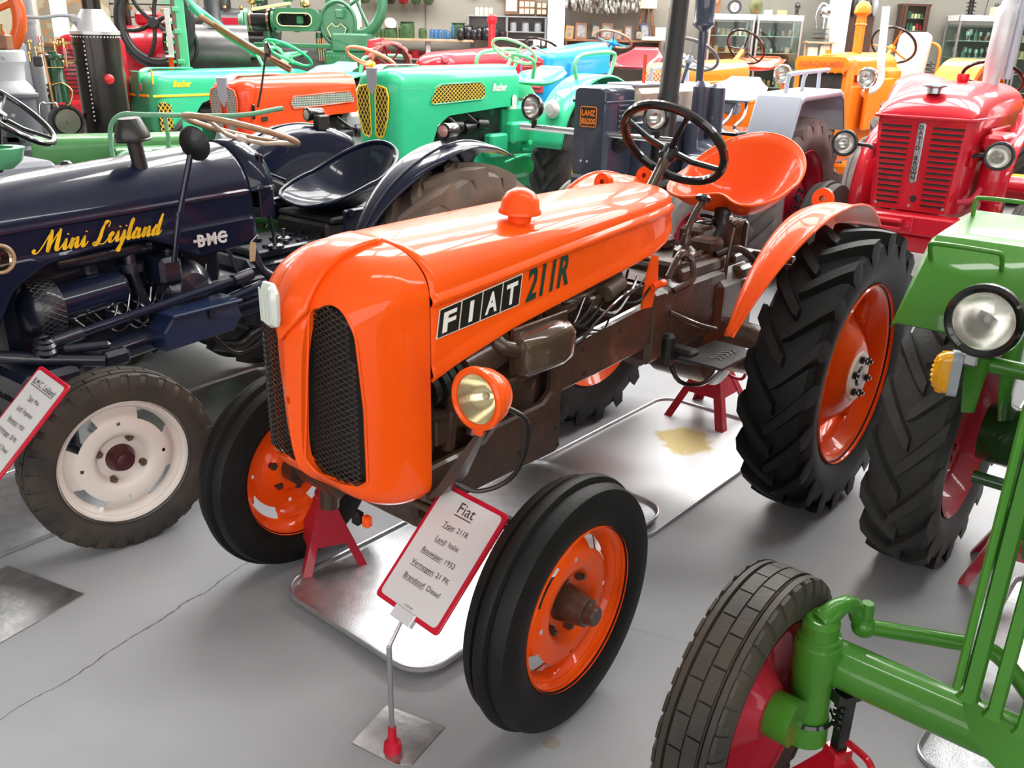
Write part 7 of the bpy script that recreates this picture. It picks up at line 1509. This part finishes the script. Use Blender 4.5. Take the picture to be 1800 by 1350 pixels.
# spoked iron wheel with red guard
T = at_thing('iron_wheel', 'pink painted spoked iron wheel with lugs behind the teal tractor', 'wheel', -1.36, 9.8, 0)
b = MB(); b.lathe([(.20, -.10), (.215, -.10), (.215, .10), (.20, .10)], (0, 0, 1.30), (.45, -1, 0), 40); b.build('rim', mat('faded_red_paint', (.42, .13, .12), .6, 0, 0, .2, 10), T)
for k in range(7): a = k * 2 * PI / 7; X_, Y_, D_ = basis((.45, -1, 0)); c_ = np.array((0, 0, 1.30)); e_ = X_ * math.cos(a) + Y_ * math.sin(a); cy('spoke', c_, c_ + e_ * .205, .010, M_redrim, T, 8)
for k in range(16):
    a = k * PI / 8; e_ = X_ * math.cos(a) + Y_ * math.sin(a); t_ = np.cross(D_, e_); b = MB(); b.loft([[c_ + e_ * .213 + D_ * d + t_ * w * 1 for d, w in ((-.10, -.03 + .03), (-.10, .0 + .05), (.10, .02), (.10, -.03))], [c_ + e_ * .236 + D_ * d + t_ * w for d, w in ((-.09, .01), (-.09, .04), (.09, .01), (.09, -.02))]], True, True, True); b.build('wheel_lug', MATS['faded_red_paint'], T)
b = MB(); b.prism([(-.22, -.10), (-.12, .22), (.0, .24), (.06, .18), (-.06, -.10)], 0, .20, (-.10, .10, 1.32), (1, .2, 0), (0, 0, 1), (0, 1, 0), bev=.01); b.build('wheel_guard', M_red, T); cy('axle_stand', (0, .05, 0), (0, .05, 1.30), .05, M_redrim, T)

# ================================================================ back wall: columns, benches, cabinets and their goods
YW = 12.6
def column(x, w, y, label=None): b = MB(); b.box((x, y, ZC / 2), (w, .18, ZC), .006); return tag(b.build('column', M_col), None, kind='structure')
for x, w in ((.46, .215), (4.07, .22), (-2.11, .11), (-5.93, .14), (-6.28, .07)): column(x, w, 12.25)
for x in (-1.25, .0): b = MB(); b.box((x, YW - .004, 2.6), (.012, .01, 5.2)); tag(b.build('trim_2', mat('dark_seam', (.10, .10, .09), .6), flat=True), None, kind='structure')
bench = thing('workbench', 'long wooden workbench along the back wall, left of the white column', 'workbench', (-1.36, 12.3, 0))
bx('bench_top', (0, 0, 1.545), (1.55, .42, .03), M_palewood, bench, .004)
bx('lower_shelf', (-.1, .06, 1.31), (1.4, .34, .02), M_shelf, bench, .003); bx('bench_leg', (.18, -.1, .77), (.06, .06, 1.53), M_paper, bench); bx('bench_leg', (-.72, -.1, .77), (.06, .06, 1.53), M_shelf, bench); bx('bench_leg', (.74, .1, .77), (.05, .05, 1.53), M_shelf, bench); bx('bench_back', (0, .20, .95), (1.5, .01, .7), M_wallp, bench)
bench2 = thing('shelf', 'dark brown wall shelf carrying picture frames, right of the white column', 'shelf', (1.2, 12.3, 0)); bx('board', (0, .02, 1.585), (1.2, .40, .025), M_wood, bench2, .003); bx('board', (0, .06, 1.30), (1.2, .36, .025), M_wood, bench2, .003); bx('side_board', (-.6, .05, .8), (.03, .38, 1.6), M_wood, bench2); bx('side_board', (.6, .05, .8), (.03, .38, 1.6), M_wood, bench2); bx('back_board', (0, .22, 1.44), (1.18, .01, .28), M_wallright, bench2)
unit = thing('shelf_unit', 'grey open shelf unit with two compartments, standing on the workbench back', 'shelf', (-.17, 12.35, 0)); 
for x in (-.50, -.0, .50): bx('upright', (x, 0, 1.707), (.03, .28, .292), M_shelf, unit)
for z in (1.845, 1.665, 1.572): bx('board', (0, 0, z), (1.02, .28, .018), M_shelf, unit)
bx('back_board', (0, .135, 1.71), (1.0, .01, .28), mat('pale_back_board', (.38, .38, .36), .6), unit)
M_bluejar = mat('blue_enamel', (.03, .12, .26), .25, 0, .5); M_redpot = mat('red_enamel', (.36, .012, .02), .25, 0, .5); M_dkpot = mat('black_enamel_pot', (.014, .013, .014), .22, 0, .6); M_crm = mat('cream_enamel', (.62, .60, .44), .3, 0, .4)
def can(x, y, z, r, h, m, name, label, cat, group, lid=True):
    o = MB(); o.lathe([(0, 0), (r * .96, 0), (r, r * .1), (r, h * .80), (r * .92, h * .84), (r * .92, h * .86)], (0, 0, 0), (0, 0, 1), 18); o = o.build(name, m, None, 35, (x, y, z)); tag(o, label, cat, group)
    l = MB(); l.lathe([(r * .96, h * .86), (r * .96, h * .90), (r * .5, h * .96), (r * .16, h * .97), (r * .16, h), (0, h)], (0, 0, 0), (0, 0, 1), 18) if lid else l.lathe([(r * 1.06, h * .98), (r * 1.08, h), (r * .98, h), (r * .92, h * .86)], (0, 0, 0), (0, 0, 1), 18); l.build('lid' if lid else 'rim', m, o); return o
random.seed(5)
for x, r, h in ((-2.06, .035, .13), (-1.985, .03, .10), (-1.93, .035, .15), (-1.865, .03, .10), (-1.82, .035, .16), (-1.76, .03, .11)): can(x, 12.22, 1.56, r, h, M_enamel, 'enamel_canister', 'small green enamel canister at the left end of the workbench', 'canister', 'green canisters on the workbench')
can(-1.66, 12.2, 1.56, .085, .12, M_enamel, 'enamel_pot', 'low green enamel pot with a white plate tilted on top, on the workbench', 'pot', None, False)
p_ = lt('plate', [(0, 0), (.05, .002), (.075, .012), (.07, .012)], (0, 0, 0), (.25, -.75, .5), M_paper, None); p_.location = (-1.665, 12.22, 1.735); tag(p_, 'white enamel plate leaning on the low green pot', 'plate')
can(-1.46, 12.22, 1.56, .105, .20, M_enamel, 'enamel_bucket', 'big green enamel tub with a flared rim on the workbench', 'tub', None, False); can(-1.25, 12.2, 1.56, .055, .13, M_enamel, 'enamel_pot', 'small green enamel pot right of the big green tub', 'pot', None)
for k, x in enumerate((-1.13, -1.08, -1.025, -.955, -.92)): can(x, 12.18 - .02 * (k == 4), 1.56, .030, .12 if k != 4 else .10, M_bluejar, 'storage_jar', 'blue enamel storage jar on the workbench', 'jar', 'blue jars on the workbench')
can(-.86, 12.25, 1.56, .03, .18, M_bluejar, 'tall_jug', 'tall blue enamel jug at the right of the blue jars', 'jug', None); can(-.80, 12.3, 1.56, .09, .20, M_enamel, 'enamel_tub', 'green tub at the back behind the tall blue jug', 'tub', None, False)
for k, (x, r, h) in enumerate(((-.76, .05, .16), (-.66, .06, .18), (-.585, .04, .14), (-.52, .05, .16), (-.42, .06, .17), (-.30, .055, .15), (-.22, .05, .12))): can(x, 12.12 + .03 * (k % 2), 1.56 if x < -.62 else 1.56, r, h, M_dkpot, 'coffee_pot', 'black enamel coffee pot on the right end of the workbench', 'pot', 'black enamel pots')
for k, (x, r, h) in enumerate(((-1.70, .05, .09), (-1.58, .028, .10), (-1.52, .028, .10), (-1.46, .028, .10), (-1.36, .06, .11), (-1.22, .05, .10))): can(x, 12.25, 1.32, r, h, M_redpot, 'red_pot', 'red enamel pot on the lower shelf of the workbench', 'pot', 'red enamel pots')
for k in range(3): can(-.34 + .16 * k + .25, 12.3, 1.675, .045, .11, M_steelgrey, 'scale_pan', 'grey cast mincer in the shelf unit', 'mincer', 'grey mincers in the shelf unit', False)
for k in range(4): can(-.56 + .06 * k, 12.32, 1.855, .026, .10, M_crm, 'spice_jar', 'cream spice jar on top of the grey shelf unit', 'jar', 'cream jars on the shelf unit')
for k in range(3): can(.20 + .05 * k, 12.2, 1.51, .03, .07, M_paper, 'white_cup', 'small white cup beside the white column', 'cup', 'white cups')
for k, x in enumerate((-.62, -.26)): b = MB(); b.box((0, 0, 0), (.07, .05, .05), .01); tag(b.build('wall_bracket', M_wood, None, loc=(x, 12.55, 2.10)), 'dark bracket high on the wall above the shelf unit, %s' % ('left one' if k == 0 else 'right one'), 'bracket')
# framed boards hanging behind
def board(name, label, x0, x1, z0, z1, cols, rows, m_frame, cat='board'):
    t = thing(name, label, cat, ((x0 + x1) / 2, YW - .03, (z0 + z1) / 2)); w, h = x1 - x0, z1 - z0; bx('frame', (0, 0, 0), (w, .03, h), m_frame, t, .004)
    for i in range(cols):
        for j in range(rows): bx('card', (-w / 2 + w * (i + .5) / cols, -.018, -h / 2 + h * (j + .5) / rows), (w / cols * .78, .006, h / rows * .72), M_crm, t, .001)
    return t
board('spoon_board', 'brown framed display of cream cards behind the shelf unit', -.02, .19, 1.88, 2.14, 3, 3, M_wood); board('wood_panel', 'narrow brown wooden panel with one white card, left of the display', -.21, -.03, 1.88, 2.16, 1, 1, M_wood); board('spoon_board', 'small brown framed display next to the white column', .21, .345, 1.88, 2.04, 2, 2, M_wood)
for k in range(6):
    x = -2.02 + k * .165; b = MB(); b.lathe([(0, -.09), (.045, -.085), (.075, -.03), (.08, .03), (.05, .09), (0, .10)], (0, 0, 0), (0, 0, 1), 16); o = b.build('hanging_kettle', (M_enamel, M_steelgrey, M_dkpot, M_redpot, M_enamel, M_enamel)[k], None, 60, (x, 12.45, 2.06)); tag(o, 'enamel vessel hanging high on the wall, ' + ('leftmost, green', 'second, grey', 'third, black', 'fourth, red', 'fifth, green', 'rightmost, green')[k], 'vessel')
    h = MB(); h.tube([(0, 0, .09), (0, .05, .16), (0, .14, .20)], .006, 6); h.build('hook', M_steel, o)
# pictures on the brown shelf
random.seed(9)
for k, (x, w, h, tl, m_, d_) in enumerate(((.63, .10, .16, .12, mat('ochre_book', (.52, .22, .05), .5), 'ochre board leaning at the left end of the shelf'), (.79, .15, .20, .0, M_wood, 'brown picture frame with grey photo, second from the left'), (.96, .12, .19, .18, M_dkpot, 'tilted black picture frame, third from the left'), (1.12, .15, .20, .06, M_wood, 'brown picture frame with tan photo in the middle of the shelf'), (1.25, .13, .13, .05, M_wood, 'low dark frame right of the middle one'), (1.40, .10, .17, .0, mat('red_brown_wood', (.22, .06, .03), .4), 'small red-brown frame'), (1.54, .10, .12, .0, M_dkpot, 'tiny black frame with portrait'), (1.62, .13, .21, -.04, mat('dark_blue_book', (.02, .025, .05), .4), 'dark blue box file standing beside the tripod'))):
    t = thing('picture_frame', d_ + (' on the brown shelf' if 'shelf' not in d_ else ''), 'picture frame', (x, 12.28, 1.60)); t.rotation_euler = (-.2, tl, 0)
    bx('frame', (0, 0, h / 2), (w, .02, h), m_, t, .003); bx('picture', (0, -.011, h / 2), (w * .66, .004, h * .72), (mat('sepia_photo', (.30, .24, .18), .5, 0, .3, .6, 25), mat('grey_photo', (.30, .30, .29), .5, 0, .3, .6, 25))[k % 2], t)
bx_ = thing('document_box', 'pale cream box at the right end of the brown shelf', 'box', (1.80, 12.2, 1.598)); bx('box', (0, 0, .08), (.13, .10, .16), M_crm, bx_, .006)
bx_ = thing('paper_tray', 'flat white paper tray on the brown shelf before the tripod', 'tray', (1.68, 12.13, 1.598)); bx('tray', (0, 0, .025), (.24, .12, .05), M_crm, bx_, .004)
tp_ = thing('tripod_stool', 'brown wooden tripod with white box on top against the wall', 'tripod', (1.64, 12.40, 0))
for dx, dy in ((-.22, -.05), (.0, .10), (.16, -.05), (.22, .08)): cy('leg', (dx * .25, dy * .4, 1.98), (dx * .62, dy * .8, 1.600), .016, M_wood, tp_, 8)
bx('top_box', (0, 0, 2.06), (.22, .16, .16), M_crm, tp_, .006); bx('cross_bar', (0, -.03, 1.78), (.22, .015, .02), M_wood, tp_)
gl_ = MB(); random.seed(21)
for k in range(170):
    x = .56 + random.random() * .95; y_ = 12.1 + random.random() * .3; z = 2.10 - random.random() * .16 * (1 - .4 * abs(x - 1.1)); gl_.lathe([(.004, .07), (.004, .03), (.018, .0), (.020, -.03), (.014, -.045)], (x, y_, z), (random.uniform(-.2, .2), random.uniform(-.2, .2), 1), 6)
tag(gl_.build('hanging_glasses', mat('clear_glassware', (.36, .34, .30), .1, .2, .5), None), 'cluster of small glasses and cutlery hanging above the brown shelf', 'glassware', None, 'stuff')
rk = MB(); rk.box((1.05, 12.25, 2.18), (1.0, .35, .03), .004); tag(rk.build('hanging_rack', M_wood), 'dark rack above the hanging glasses', 'rack')
# glass cabinets
M_glassp = pane('cabinet_glass', (.88, .95, .92), .03)
M_inner = mat('dark_cabinet_back', (.16, .17, .15), .6)  # plain dark backing colour of the glass cabinets
def cabinet(x0, x1, label, y=12.3, top=1.93, seed=1):
    w = x1 - x0; t = thing('display_cabinet', label, 'display cabinet', ((x0 + x1) / 2, y, 0)); random.seed(seed)
    for sx in (-1, 1):
        for sy in (-.18, .18): bx('post', (sx * (w / 2 - .014), sy, top / 2), (.028, .028, top), M_steel, t, .003)
    bx('header', (0, 0, top - .03), (w, .40, .07), M_paper, t, .004); bx('plinth', (0, 0, .20), (w, .38, .40), M_shelf, t, .004); bx('back_panel', (0, .19, 1.1), (w - .05, .008, 1.5), M_inner, t)
    for z in (1.68, 1.48, 1.29, 1.06, .80): bx('glass_shelf', (0, .0, z), (w - .06, .34, .008), mat('green_edge_glass', (.30, .38, .34), .1, 0, .5), t, .001)
    bx('glass_door', (0, -.19, 1.15), (w - .05, .005, 1.44), M_glassp, t); bx('side_glass', (-w / 2 + .01, 0, 1.15), (.005, .34, 1.44), M_glassp, t); bx('side_glass', (w / 2 - .01, 0, 1.15), (.005, .34, 1.44), M_glassp, t)
    return t
KIND = []
def ware(kind):
    m = {'bottle': mat('green_bottle_glass', (.05, .12, .08), .1, 0, .5), 'jar': mat('amber_jar', (.20, .09, .03), .2, 0, .5), 'cup': M_paper, 'tin': mat('tan_tin', (.34, .25, .13), .4), 'dark': M_dkpot, 'glass': mat('pale_glassware', (.30, .42, .38), .08, 0, .6)}[kind]
    P = {'bottle': [(0, 0), (.018, 0), (.018, .06), (.007, .085), (.007, .11), (0, .11)], 'jar': [(0, 0), (.02, 0), (.022, .05), (.016, .06), (.016, .075), (0, .075)], 'cup': [(0, 0), (.018, 0), (.026, .05), (.024, .05), (.016, .008), (0, .008)], 'tin': [(0, 0), (.03, 0), (.03, .07), (0, .072)], 'dark': [(0, 0), (.03, 0), (.036, .03), (.018, .06), (.01, .09), (0, .09)], 'glass': [(0, 0), (.018, .002), (.004, .008), (.004, .04), (.022, .06), (.02, .10), (.018, .10)]}[kind]
    b = MB(); b.lathe(P, (0, 0, 0), (0, 0, 1), 12); return b, m
PROTO = {}
def stock(t, kinds, n, zs, w, group, label):
    for z in zs:
        for k in range(n):
            kd = random.choice(kinds)
            if kd not in PROTO: b, m = ware(kd); o = b.build(kd if kd not in ('dark', 'glass') else {'dark': 'kettle', 'glass': 'goblet'}[kd], m, None, 40); PROTO[kd] = o
            else: o = PROTO[kd].copy(); COL.objects.link(o)
            o.location = (t.location[0] - w / 2 + w * (k + .5) / n + random.uniform(-.01, .01), t.location[1] - .05 + random.uniform(-.06, .06), z + .005); s_ = random.uniform(.85, 1.35); o.scale = (s_, s_, s_)
            nm = {'bottle': 'dark green bottle', 'jar': 'amber jar', 'cup': 'small white cup', 'tin': 'tan tin', 'dark': 'small black kettle', 'glass': 'pale goblet'}[kd]; o['label'] = nm + ' ' + label; o['category'] = nm.split()[-1]; o['group'] = nm + 's ' + label
c1 = cabinet(2.40, 2.98, 'glass display cabinet with white header, left one behind the black steering wheel', seed=1); c2 = cabinet(3.01, 3.59, 'glass display cabinet with white header, standing left of the white column', seed=2); c3 = cabinet(5.56, 6.34, 'glass display cabinet filled with goblets, right of the brown wall cupboard', top=1.98, seed=3); c4 = cabinet(6.36, 7.1, 'glass display cabinet at the far right behind the white exhaust', top=1.98, seed=4)
random.seed(31); stock(c1, ['dark', 'tin', 'jar', 'cup'], 7, (1.68, 1.48, 1.29), .48, 'x', 'in the glass cabinet left of the other'); stock(c2, ['tin', 'jar', 'dark', 'cup', 'bottle'], 8, (1.68, 1.48, 1.29, 1.06), .48, 'x', 'in the glass cabinet beside the white column'); stock(c3, ['glass', 'bottle', 'glass', 'jar'], 13, (1.68, 1.48), .68, 'x', 'in the goblet cabinet at the right'); stock(c4, ['glass', 'tin'], 8, (1.68, 1.48), .6, 'x', 'in the far right cabinet')
t = thing('lifebuoy_sign', 'round black and white medical sign standing on a glass cabinet', 'sign', (2.73, 12.25, 1.93)); lt('ring', [(.055, .01), (.06, .02), (.085, .02), (.09, .01), (.09, -.01), (.055, -.01)], (0, 0, .09), (0, -1, 0), M_dkpot, t); lt('face', [(0, .012), (.056, .012), (.056, 0)], (0, 0, .09), (0, -1, 0), M_paper, t); tb('emblem', [(0, -.014, .13), (.01, -.014, .11), (-.01, -.014, .09), (.01, -.014, .07), (0, -.014, .05)], .004, M_redpot, t, 6, 4)
t = thing('carved_mask', 'green carved wooden mask standing on a glass cabinet', 'mask', (3.0, 12.25, 1.925)); b = MB(); b.ball((0, 0, .11), .085, 18, 12, (1, .5, 1.35)); b.build('face', mat('green_wood', (.16, .17, .06), .5, 0, .2, .5, 12), t); bx('mouth', (0, -.042, .05), (.05, .012, .02), M_redpot, t, .006); bx('nose', (0, -.045, .11), (.02, .02, .05), MATS['green_wood'], t, .006)
t = thing('bust', 'small black head sculpture at the right end of the glass cabinet top', 'bust', (3.53, 12.25, 1.925)); b = MB(); b.ball((0, 0, .12), .040, 14, 10, (.9, 1, 1.25)); b.lathe([(0, 0), (.045, 0), (.04, .02), (.02, .03), (.022, .08)], (0, 0, 0), (0, 0, 1), 16); b.build('head', M_dkpot, t)
t = thing('portrait', 'dark portrait figure on top of the left glass cabinet', 'portrait', (2.50, 12.3, 1.925)); bx('panel', (0, 0, .14), (.12, .02, .28), M_wood, t, .004); b = MB(); b.ball((0, -.02, .17), .04, 12, 8, (.8, .4, 1.1)); b.build('face', M_tan, t)
for k, (x, w, m_, lb) in enumerate(((3.16, .10, M_crm, 'cream'), (3.34, .11, mat('yellow_card', (.50, .42, .16), .5), 'yellow'))): t = thing('card_box', lb + ' card box lying on the glass cabinet top', 'box', (x, 12.25, 1.925)); bx('box', (0, 0, .035), (w, .08, .07), m_, t, .003)
for j in range(5): t = thing('weights_stack', 'black cast weight in the stack on the goblet cabinet', 'weight', (5.72, 12.22, 1.985 + .045 * j), 0, 'black weights stacked on the cabinet'); lt('weight', [(0, 0), (.06, 0), (.07, .01), (.05, .02), (.03, .022), (.03, .044), (0, .044)], (0, 0, 0), (0, 0, 1), M_dkpot, t, 16)
t = thing('tool_case', 'cream case with black knobs on the goblet cabinet', 'case', (6.12, 12.2, 1.985)); bx('case', (0, 0, .05), (.26, .14, .10), M_crm, t, .005)
for k in range(4): lt('knob', [(0, .05), (.02, .045), (.024, .025), (.012, 0)], (-.09 + .06 * k, 0, .10), (0, 0, 1), M_dkpot, t, 12)
t = thing('lamp_stand', 'thin black stand between the weights and the cream case', 'stand', (5.90, 12.2, 1.985)); lt('foot', [(0, .012), (.01, .012), (.05, .004), (.05, 0)], (0, 0, 0), (0, 0, 1), M_dkpot, t, 16); cy('rod', (0, 0, .01), (.02, 0, .30), .005, M_dkpot, t, 8)
t = thing('wall_cupboard', 'dark brown wall cupboard with glass door and shelves of boxes', 'cupboard', (5.12, 12.5, 1.62)); bx('back', (0, .05, .24), (.34, .01, .50), mat('cupboard_inner', (.14, .12, .10), .6), t); 
for sx in (-1, 1): bx('side', (sx * .165, 0, .24), (.024, .16, .50), M_wood if False else mat('dark_brown_wood', (.07, .03, .018), .4, 0, .2, .3, 8), t, .003)
for z in (0, .48): bx('end_board', (0, 0, z), (.38, .17, .03), MATS['dark_brown_wood'], t, .004)
for z in (.17, .32): bx('shelf_board', (0, 0, z), (.32, .14, .008), M_shelf, t)
for sx in (-1, 1): bx('door_stile', (sx * .135, -.085, .24), (.04, .02, .46), MATS['dark_brown_wood'], t, .003)
bx('glass_pane', (0, -.08, .24), (.24, .004, .42), M_glassp, t)
random.seed(2)
for z in (.015, .175, .325):
    for k in range(6): t2 = thing('medicine_box', 'small packet in the dark brown wall cupboard', 'packet', (5.01 + .043 * k, 12.47, 1.62 + z), 0, 'packets in the wall cupboard'); h_ = random.uniform(.04, .09); bx('packet', (0, 0, h_ / 2), (.03, .03, h_), random.choice([M_crm, MATS['yellow_card'], M_redpot, M_paper, MATS['green_bottle_glass']]), t2, .002)
t = thing('brown_screen', 'dark brown wooden door panel with hanging tools behind the orange air stack', 'panel', (4.40, 12.45, 0)); bx('board', (0, 0, 1.0), (.40, .03, 1.99), MATS['dark_brown_wood'], t, .004)
for k in range(4): lt('hanging_tool', [(0, .09), (.03, .08), (.045, .03), (.035, -.06), (.0, -.12)], (-.10 + .09 * k, -.06, 2.06), (0, 0, 1), M_steelgrey if k % 2 else M_blackcast, t, 14)
t = thing('wooden_shelf_rack', 'pale wooden rack with a silver lamp and dishes, left of the white column', 'rack', (3.80, 12.05, 0))
for sx in (-1, 1): bx('post', (sx * .16, 0, .82), (.03, .03, 1.64), M_palewood, t)
for z in (1.62, 1.40, .9): bx('board', (0, 0, z), (.36, .24, .022), M_palewood, t, .003)
bx('speaker_box', (-.08, -.02, 1.50), (.12, .10, .13), M_crm, t, .004); bx('white_case', (.07, -.02, 1.51), (.12, .10, .16), M_crm, t, .004)
for k in range(3): lt('plate_stack', [(0, 0), (.08, 0), (.13, .015), (.12, .018)], (0.0, 0, 1.66 + .055 * k), (0, 0, 1), M_chrome, t, 20)
b = MB(); b.ball((.03, 0, 1.98), .07, 16, 12); b.cyl((.03, 0, 1.80), (.03, 0, 1.94), .02, 12); b.build('lamp_globe', M_chrome, t); tb('lamp_arm', [(-.06, 0, 1.80), (-.08, 0, 1.95), (-.02, 0, 2.08), (.08, 0, 2.04)], .01, M_chrome, t, 8)
t = thing('grey_cloth_stand', 'white dress stand behind the grey steering wheel', 'stand', (1.98, 11.6, 0)); lt('foot', [(0, .12), (.03, .12), (.10, .02), (.10, 0), (0, 0)], (0, 0, 0), (0, 0, 1), M_steelgrey, t); lt('skirt', [(0, 1.30), (.05, 1.42), (.06, 1.46), (.13, 1.25), (.14, 1.0), (.12, .1), (0, .1)], (0, 0, 0), (0, 0, 1), M_paper, t, 24); lt('neck', [(0, 1.66), (.03, 1.64), (.04, 1.58), (.025, 1.50), (.05, 1.44)], (0, 0, 0), (0, 0, 1), M_tan, t, 16)
t = thing('plank_rack', 'pale plank standing at the right end of the brown shelf', 'plank', (1.93, 12.2, 0)); bx('plank', (0, 0, 1.0), (.07, .16, 2.0), M_palewood, t, .004); bx('plank', (.10, .02, .83), (.16, .14, 1.66), M_palewood, t, .004)
# wall painting at the left end
m_, nt, b_ = _mat('map_painting'); n1 = _noise(nt, 3.0, 4); rr = _ramp(nt, n1.outputs['Fac'], (.28, .25, .18), (.42, .38, .28), .4, .6); rr.color_ramp.elements.new(.5); rr.color_ramp.elements[1].color = (.50, .18, .04, 1); rr.color_ramp.elements[1].position = .50; e = rr.color_ramp.elements.new(.52); e.color = (.40, .36, .26, 1); e = rr.color_ramp.elements.new(.48); e.color = (.28, .25, .18, 1); nt.links.new(rr.outputs[0], b_.inputs['Base Color'])
t = thing('wall_map', 'large faded map painting on the wall at the far left', 'map', (-6.6, 12.55, 2.2)); bx('map_sheet', (0, 0, 0), (2.4, .02, 1.6), m_, t, .002); bx('map_frame', (0, .0, -.82), (2.46, .03, .05), M_wood, t)
for k in range(5): b = MB(); b.box((-4.95, YW - .02, 1.50 + .16 * k), (1.4, .04, .145), .006); tag(b.build('trim_3', M_wallp), None, kind='structure')

# ---- every one of a row of look-alikes gets its place in the row
bpy.context.view_layer.update()
_rows = {}
for o in COL.objects:
    if o.parent is None and o.get('group') and o.get('label'): _rows.setdefault(o['label'], []).append(o)
ORD = 'first second third fourth fifth sixth seventh eighth ninth tenth eleventh twelfth thirteenth fourteenth fifteenth'.split()
SHELF = ['top shelf', 'second shelf', 'third shelf', 'fourth shelf']
for lab, L in _rows.items():
    if len(L) < 2: continue
    zs = sorted({round(o.location.z, 1) for o in L}, reverse=True)
    if lab.startswith('black cast weight'):
        for i, o in enumerate(sorted(L, key=lambda q: q.location.z)): o['label'] = lab + ', ' + ORD[i] + ' from the bottom'
        continue
    for zi, z in enumerate(zs):
        row = sorted([o for o in L if round(o.location.z, 1) == z], key=lambda q: q.location.x)
        for i, o in enumerate(row):
            t_ = (', ' + ORD[i] + ' from left') if len(row) > 1 else ''
            o['label'] = lab + t_ + ((', ' if True else '') + SHELF[min(zi, 3)] if len(zs) > 1 else '')
